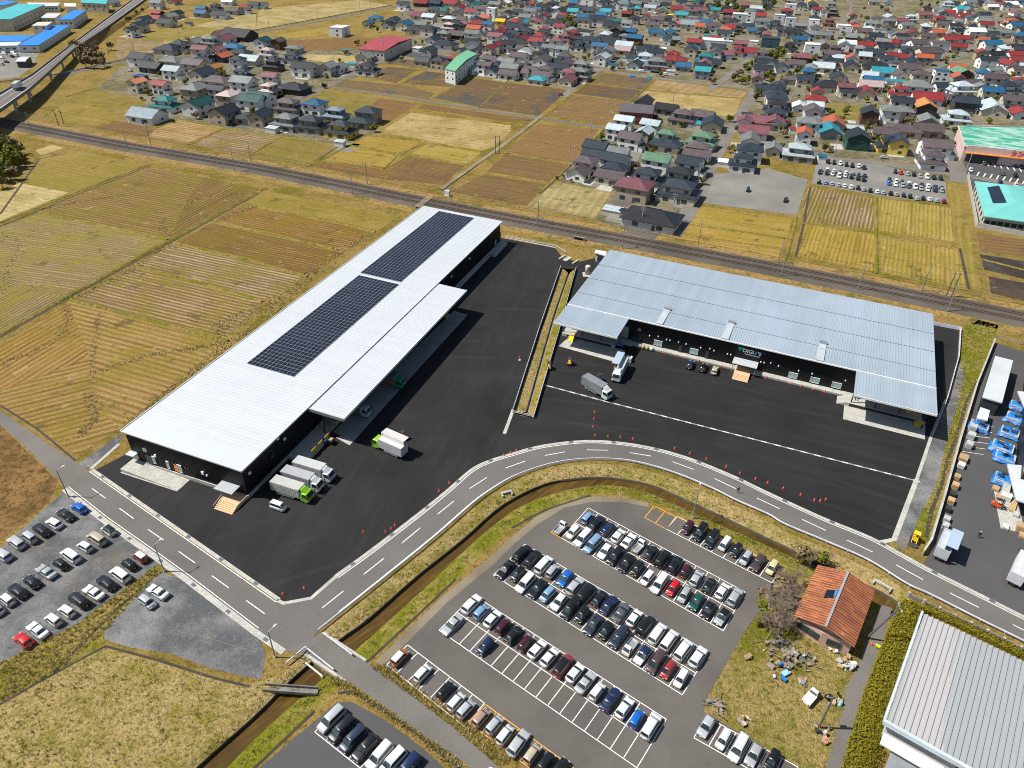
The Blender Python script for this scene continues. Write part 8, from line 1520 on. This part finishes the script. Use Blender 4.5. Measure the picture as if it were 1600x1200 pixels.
stack('goods_stack', 983, 561, 1.6, 1.4, .7, AX2, M['bag'], 'white wrapped pallet behind the unloading wing truck', 'stack', 2, 'goods at the docks'); stack('goods_stack', 898, 512, 1.6, 1.4, .7, AX2, M['card'], 'brown cartons on the left loading dock', 'stack', 1, 'goods at the docks', 1.0); stack('goods_stack', 970, 538, 1.6, 1.2, .5, AX2, M['tarp'], 'blue wrapped goods at the left dock edge', 'stack', 1, 'goods at the docks', 1.0); stack('goods_stack', 1432, 646, 2.4, 1.4, .7, AX2, M['card'], 'brown cartons on the right loading dock', 'stack', 1, 'goods at the docks', 1.0); stack('goods_stack', 1421, 642, 1.6, 1.2, .6, AX2, M['yellow'], 'yellow crate on the right loading dock', 'stack', 1, 'goods at the docks', 1.0); stack('goods_stack', 524, 657, 2.0, 1.6, 1.0, AX1, M['card'], 'brown carton stack under the near canopy end', 'stack', 1, 'goods at the docks', 1.0); stack('goods_stack', 697, 493, 1.8, 1.4, .9, AX1, M['card'], 'red-brown cartons under the far canopy end', 'stack', 1, 'goods at the docks', 1.0)
for (x, y, lb) in ((893, 528, 'yellow steel dock ramp at the left loading dock'), (1435, 660, 'yellow steel dock ramp at the right loading dock')):
    p = g(x, y, .5); o = empty('dock_ramp', (p.x, p.y, .06), AX2 - math.pi / 2); tag(o, lb, 'ramp'); mb = MB(); mb.loft([[(-1.2, -.9, .85), (1.4, -.9, .05), (1.4, .9, .05), (-1.2, .9, .85)], [(-1.2, -.9, .97), (1.4, -.9, .12), (1.4, .9, .12), (-1.2, .9, .97)]]); mb.build('ramp_plate', M['yellow'], o); mb = MB()
    for s in (-.85, .85): mb.bar((-1.2, s, 1.1), (1.3, s, .3), .1); mb.bar((-1.1, s, 0), (-1.1, s, 1.5), .12, .12, Vector((1, 0, 0)))
    mb.build('side_rail', M['yellow'], o)
p = g(508, 690, .6); o = empty('tow_tractor', (p.x, p.y, .04), AX1); tag(o, 'blue boxed cart beside the dock platform steps', 'cart'); put('body', MB().loft([[(-.8, -.6, .3), (.8, -.6, .3), (.8, .6, .3), (-.8, .6, .3)], [(-.75, -.55, 1.3), (.6, -.55, 1.3), (.6, .55, 1.3), (-.75, .55, 1.3)]]).mesh('body', M['paint']), o, color=(.01, .10, .38)); [put('wheel', WH, o, (x, s * .5, .29)) for x in (-.5, .5) for s in (-1, 1)]
p = g(518, 690, .6); o = empty('waste_skip', (p.x, p.y, .04), AX1); tag(o, 'black wheeled bins beside the blue cart at the dock', 'bin'); MB().loft([[(-.6, -.5, .2), (.6, -.5, .2), (.6, .5, .2), (-.6, .5, .2)], [(-.75, -.6, 1.2), (.75, -.6, 1.2), (.75, .6, 1.2), (-.75, .6, 1.2)]]).build('bin_body', M['black'], o); MB().box(-.5, -.4, 1.2, .5, .4, 1.4).build('load', M['card'], o)
p = g(918, 428, .3); o = empty('cream_silo', (p.x, p.y, .04)); tag(o, 'small cream upright tank on a concrete plinth near the railway', 'tank'); mb = MB(); mb.smooth = True; mb.loft([[(r_ * math.cos(a), r_ * math.sin(a), z_) for a in [j * math.pi / 8 for j in range(16)]] for r_, z_ in ((.9, .3), (.9, 3.0), (.8, 3.25), (.3, 3.4))]); mb.build('tank_shell', M['w_cream'], o); MB().box(-1.6, -2.2, 0, 1.2, 1.2, .3).build('plinth', M['concrete'], o); MB().tube((1.1, 0, .3), (1.1, 0, 2.4), .14).build('pipe', M['w_cream'], o)
# ditch heads by the railway
for (x, y, lb) in ((886, 404, 'concrete culvert slabs at the ditch head by the railway'),):
    p = g(x, y); o = empty('culvert_slabs', (p.x, p.y, .0), ang((905, 409), (884, 402))); tag(o, lb, 'culvert'); MB().box(-4.2, -1.2, .05, -3.6, 2.4, .35).build('kerb_block', M['concrete'], o); MB().box(-1.2, -1.4, .05, .4, 2.2, .25).build('slab', M['concrete'], o); MB().box(1.4, -1.2, .05, 2.1, 2.2, .35).build('kerb_block', M['concrete'], o)
p = g(905, 375); o = empty('rail_culvert', (p.x, p.y, 0), RA_); tag(o, 'dark square culvert mouth in the railway embankment', 'culvert'); mb = MB(); mb.box(-2.3, -.4, 0, -1.7, .4, 1.0); mb.box(1.7, -.4, 0, 2.3, .4, 1.0); mb.box(-2.3, -.4, 1.0, 2.3, .4, 1.25); mb.build('frame_wall', M['concrete_dark'], o); MB().box(-1.69, -.1, 0, 1.69, .3, .99).build('opening_shade', M['black'], o)  # black block between the frame walls paints the shade of the culvert
# level crossing near the white roof
p = g(662, 318); o = empty('level_crossing', (p.x, p.y, 0), ang((650, 330), (690, 297))); tag(o, 'small level crossing deck with yellow-black gate posts', 'level crossing'); MB().box(-6, -1.4, .5, 6, 1.4, .74).build('deck', M['dust'], o)
for x in (-7, 7):
    for y in (-1.8, 1.8): MB().bar((x, y, 0), (x, y, 2.6), .2, .2, Vector((1, 0, 0))).build('gate_post', M['orange'], o)
p = g(699, 306); o = empty('relay_cabinet', (p.x, p.y, 0), RA_); tag(o, 'white railway relay cabinet beside the level crossing', 'cabinet'); MB().box(-1, -.6, .2, 1, .6, 2.3).build('cabinet_body', M['white_trim'], o); MB().box(-1.2, -.8, 0, 1.2, .8, .2).build('plinth', M['concrete'], o)
for (x, y, c_, lb) in ((876, 148, (.55, .04, .02), 'small red tractor on the brown paddy'), (1014, 121, (.02, .30, .35), 'turquoise covered cart at the paddy street corner'), (988, 120, (.01, .15, .55), 'bright blue sheeted heap at the paddy edge')):
    p = g(x, y, .6); o = empty('tractor' if c_[0] > .5 else 'covered_heap', (p.x, p.y, .03), TOWN); tag(o, lb, 'tractor' if c_[0] > .5 else 'heap')
    if c_[0] > .5: put('body', MB().loft([[(-1.2, -.5, .6), (1.4, -.4, .6), (1.4, .4, .6), (-1.2, .5, .6)], [(-1.2, -.5, 1.4), (1.3, -.35, 1.3), (1.3, .35, 1.3), (-1.2, .5, 1.4)]]).mesh('body', M['paint']), o, color=c_); MB().box(-1.1, -.7, 2.2, .4, .7, 2.3).build('cab_roof', M['sign_red'], o); mb = MB(); [mb.bar((x_, y_, 1.3), (x_, y_, 2.2), .08, .08, Vector((1, 0, 0))) for x_ in (-1, .3) for y_ in (-.6, .6)]; mb.build('cab_frame', M['black'], o); [put('wheel', WHT, o, (x_, s * .8, .46)) for x_ in (-.7, 1.0) for s in (-1, 1)]
    else: put('sheet', MB().loft([[(-1.8, -1.3, 0), (1.8, -1.3, 0), (1.8, 1.3, 0), (-1.8, 1.3, 0)], [(-1.5, -1, 1.3), (1.4, -1, 1.2), (1.4, 1, 1.3), (-1.5, 1, 1.1)], [(-.8, -.4, 1.7), (.8, -.4, 1.6), (.8, .4, 1.65), (-.8, .4, 1.7)]]).mesh('sheet', M['paint']), o, color=c_); MB().box(-1.9, -1.4, 0, 1.9, 1.4, .1).build('base_board', M['pallet'], o)
# ---- clutter round the rusty house: every heap a thing of its own
cl8 = lambda x, y: (1180 + x / 8, 1000 + y / 8)
def heap(px, py, r_, n, mats, label, seed, frame=False):
    p = g(px, py); o = empty('junk_heap', (p.x, p.y, .02)); tag(o, label, 'junk heap', 'junk around the garden'); q = random.Random(seed)
    for i in range(n):
        a, d = q.uniform(0, 6.28), r_ * math.sqrt(q.random()); x, y = d * math.cos(a), d * math.sin(a); m_ = q.choice(mats); s = q.uniform(.2, .6); mb = MB(); mt = Matrix.Translation((x, y, q.uniform(.05, .5))) @ Matrix.Rotation(q.uniform(0, 6.28), 4, 'Z') @ Matrix.Rotation(q.uniform(-.4, .4), 4, 'X')
        t = q.random()
        if t < .6: mb.box(-s, -s * .7, 0, s, s * .7, s * .7, mt); nm = 'box'
        elif t < .8: mb.box(-s * 1.3, -.07, 0, s * 1.3, .07, .08, mt); nm = 'board'; m_ = 'wood_grey' if m_ in ('tarp', 'tarp_light', 'orange', 'sign_red') else m_
        else: mb.tube(mt @ Vector((0, 0, 0)), mt @ Vector((0, 0, s * 1.4)), s * .5, s * .45, 9); nm = 'drum'
        mb.build(nm, M[m_], o)
    if frame:
        for i in range(9): a = q.uniform(0, 6.28); mb = MB(); x, y = q.uniform(-r_, r_), q.uniform(-r_, r_); mb.bar((x, y, .1), (x + 2.2 * math.cos(a), y + 2.2 * math.sin(a), q.uniform(.3, 1.8)), .09); mb.build('pole', M['wood_grey'], o)
M['wood_grey'] = pm('weathered_wood', (.25, .21, .17), .9, var=.3, scale=2); M['tarp_light'] = pm('pale_blue_sheet', (.28, .55, .68), .6)
heap(*cl8(330, 160), 3.0, 44, ['wood_grey', 'card', 'steel_dark', 'wood_grey', 'concrete_dark', 'bark'], 'large grey heap of old timber and frames by the bare tree', 1, True); heap(*cl8(560, 260), 2.3, 30, ['steel_dark', 'wood_grey', 'concrete_dark', 'crate_grey'], 'heap of dark sheet metal and poles in the garden', 2, True); heap(*cl8(300, 400), 1.7, 16, ['tarp', 'tarp_light', 'card', 'wood_grey', 'crate_grey'], 'blue and orange plastic heap on the garden grass', 3); heap(*cl8(560, 530), 1.1, 9, ['tarp_light', 'bag', 'wood_grey', 'card'], 'small blue and white heap near the garden pickup', 4); 
heap(*cl8(1130, 300), 1.4, 22, ['card', 'bag', 'wood_grey', 'crate_grey'], 'firewood pile behind the rusty house', 6); heap(*cl8(1000, 110), 1.0, 9, ['sign_red', 'bag', 'card', 'wood_grey'], 'red and white household things at the pink wall', 8); heap(*cl8(1000, 760), 1.1, 8, ['black', 'card', 'tarp_light'], 'black tubs and blue sheet near the drive', 10); heap(*cl8(820, 1110), 1.2, 9, ['crate_grey', 'concrete_dark', 'steel_dark', 'card'], 'scrap at the foot of the garden pole', 11); heap(1291, 1157, .9, 6, ['sign_red', 'card', 'bag'], 'rusty drums and white box near the garden end', 13); heap(1163, 1128, 1.0, 7, ['bag', 'card', 'grey_metal', 'tarp_light'], 'yellow and blue bags by the grey gutter', 14); heap(1117, 1102, 1.2, 8, ['grey_metal', 'wood_grey'], 'metal bed frame at the car park corner', 15, True); heap(1169, 1031, .8, 5, ['tarp', 'card'], 'blue tub on bare earth by the car park', 16)


# ---- overhead wires along the railway
wr_ = empty('overhead_wires', (*rc[30], 0)); tag(wr_, 'thin overhead wires strung along the double-track railway', 'wires'); b = Vector((*rc[30], 0))
for off_, z in ((2.05, 5.4), (2.05, 6.4), (-2.05, 5.4), (-2.05, 6.4), (5.6, 9.2), (-5.6, 9.2)):
    L = offs(rc, off_); mb = MB()
    for p, q in zip(L, L[1:]): mb.bar(Vector((*p, z)) - b, Vector((*q, z)) - b, .05)
    mb.build('wire', M['steel_dark'], wr_)
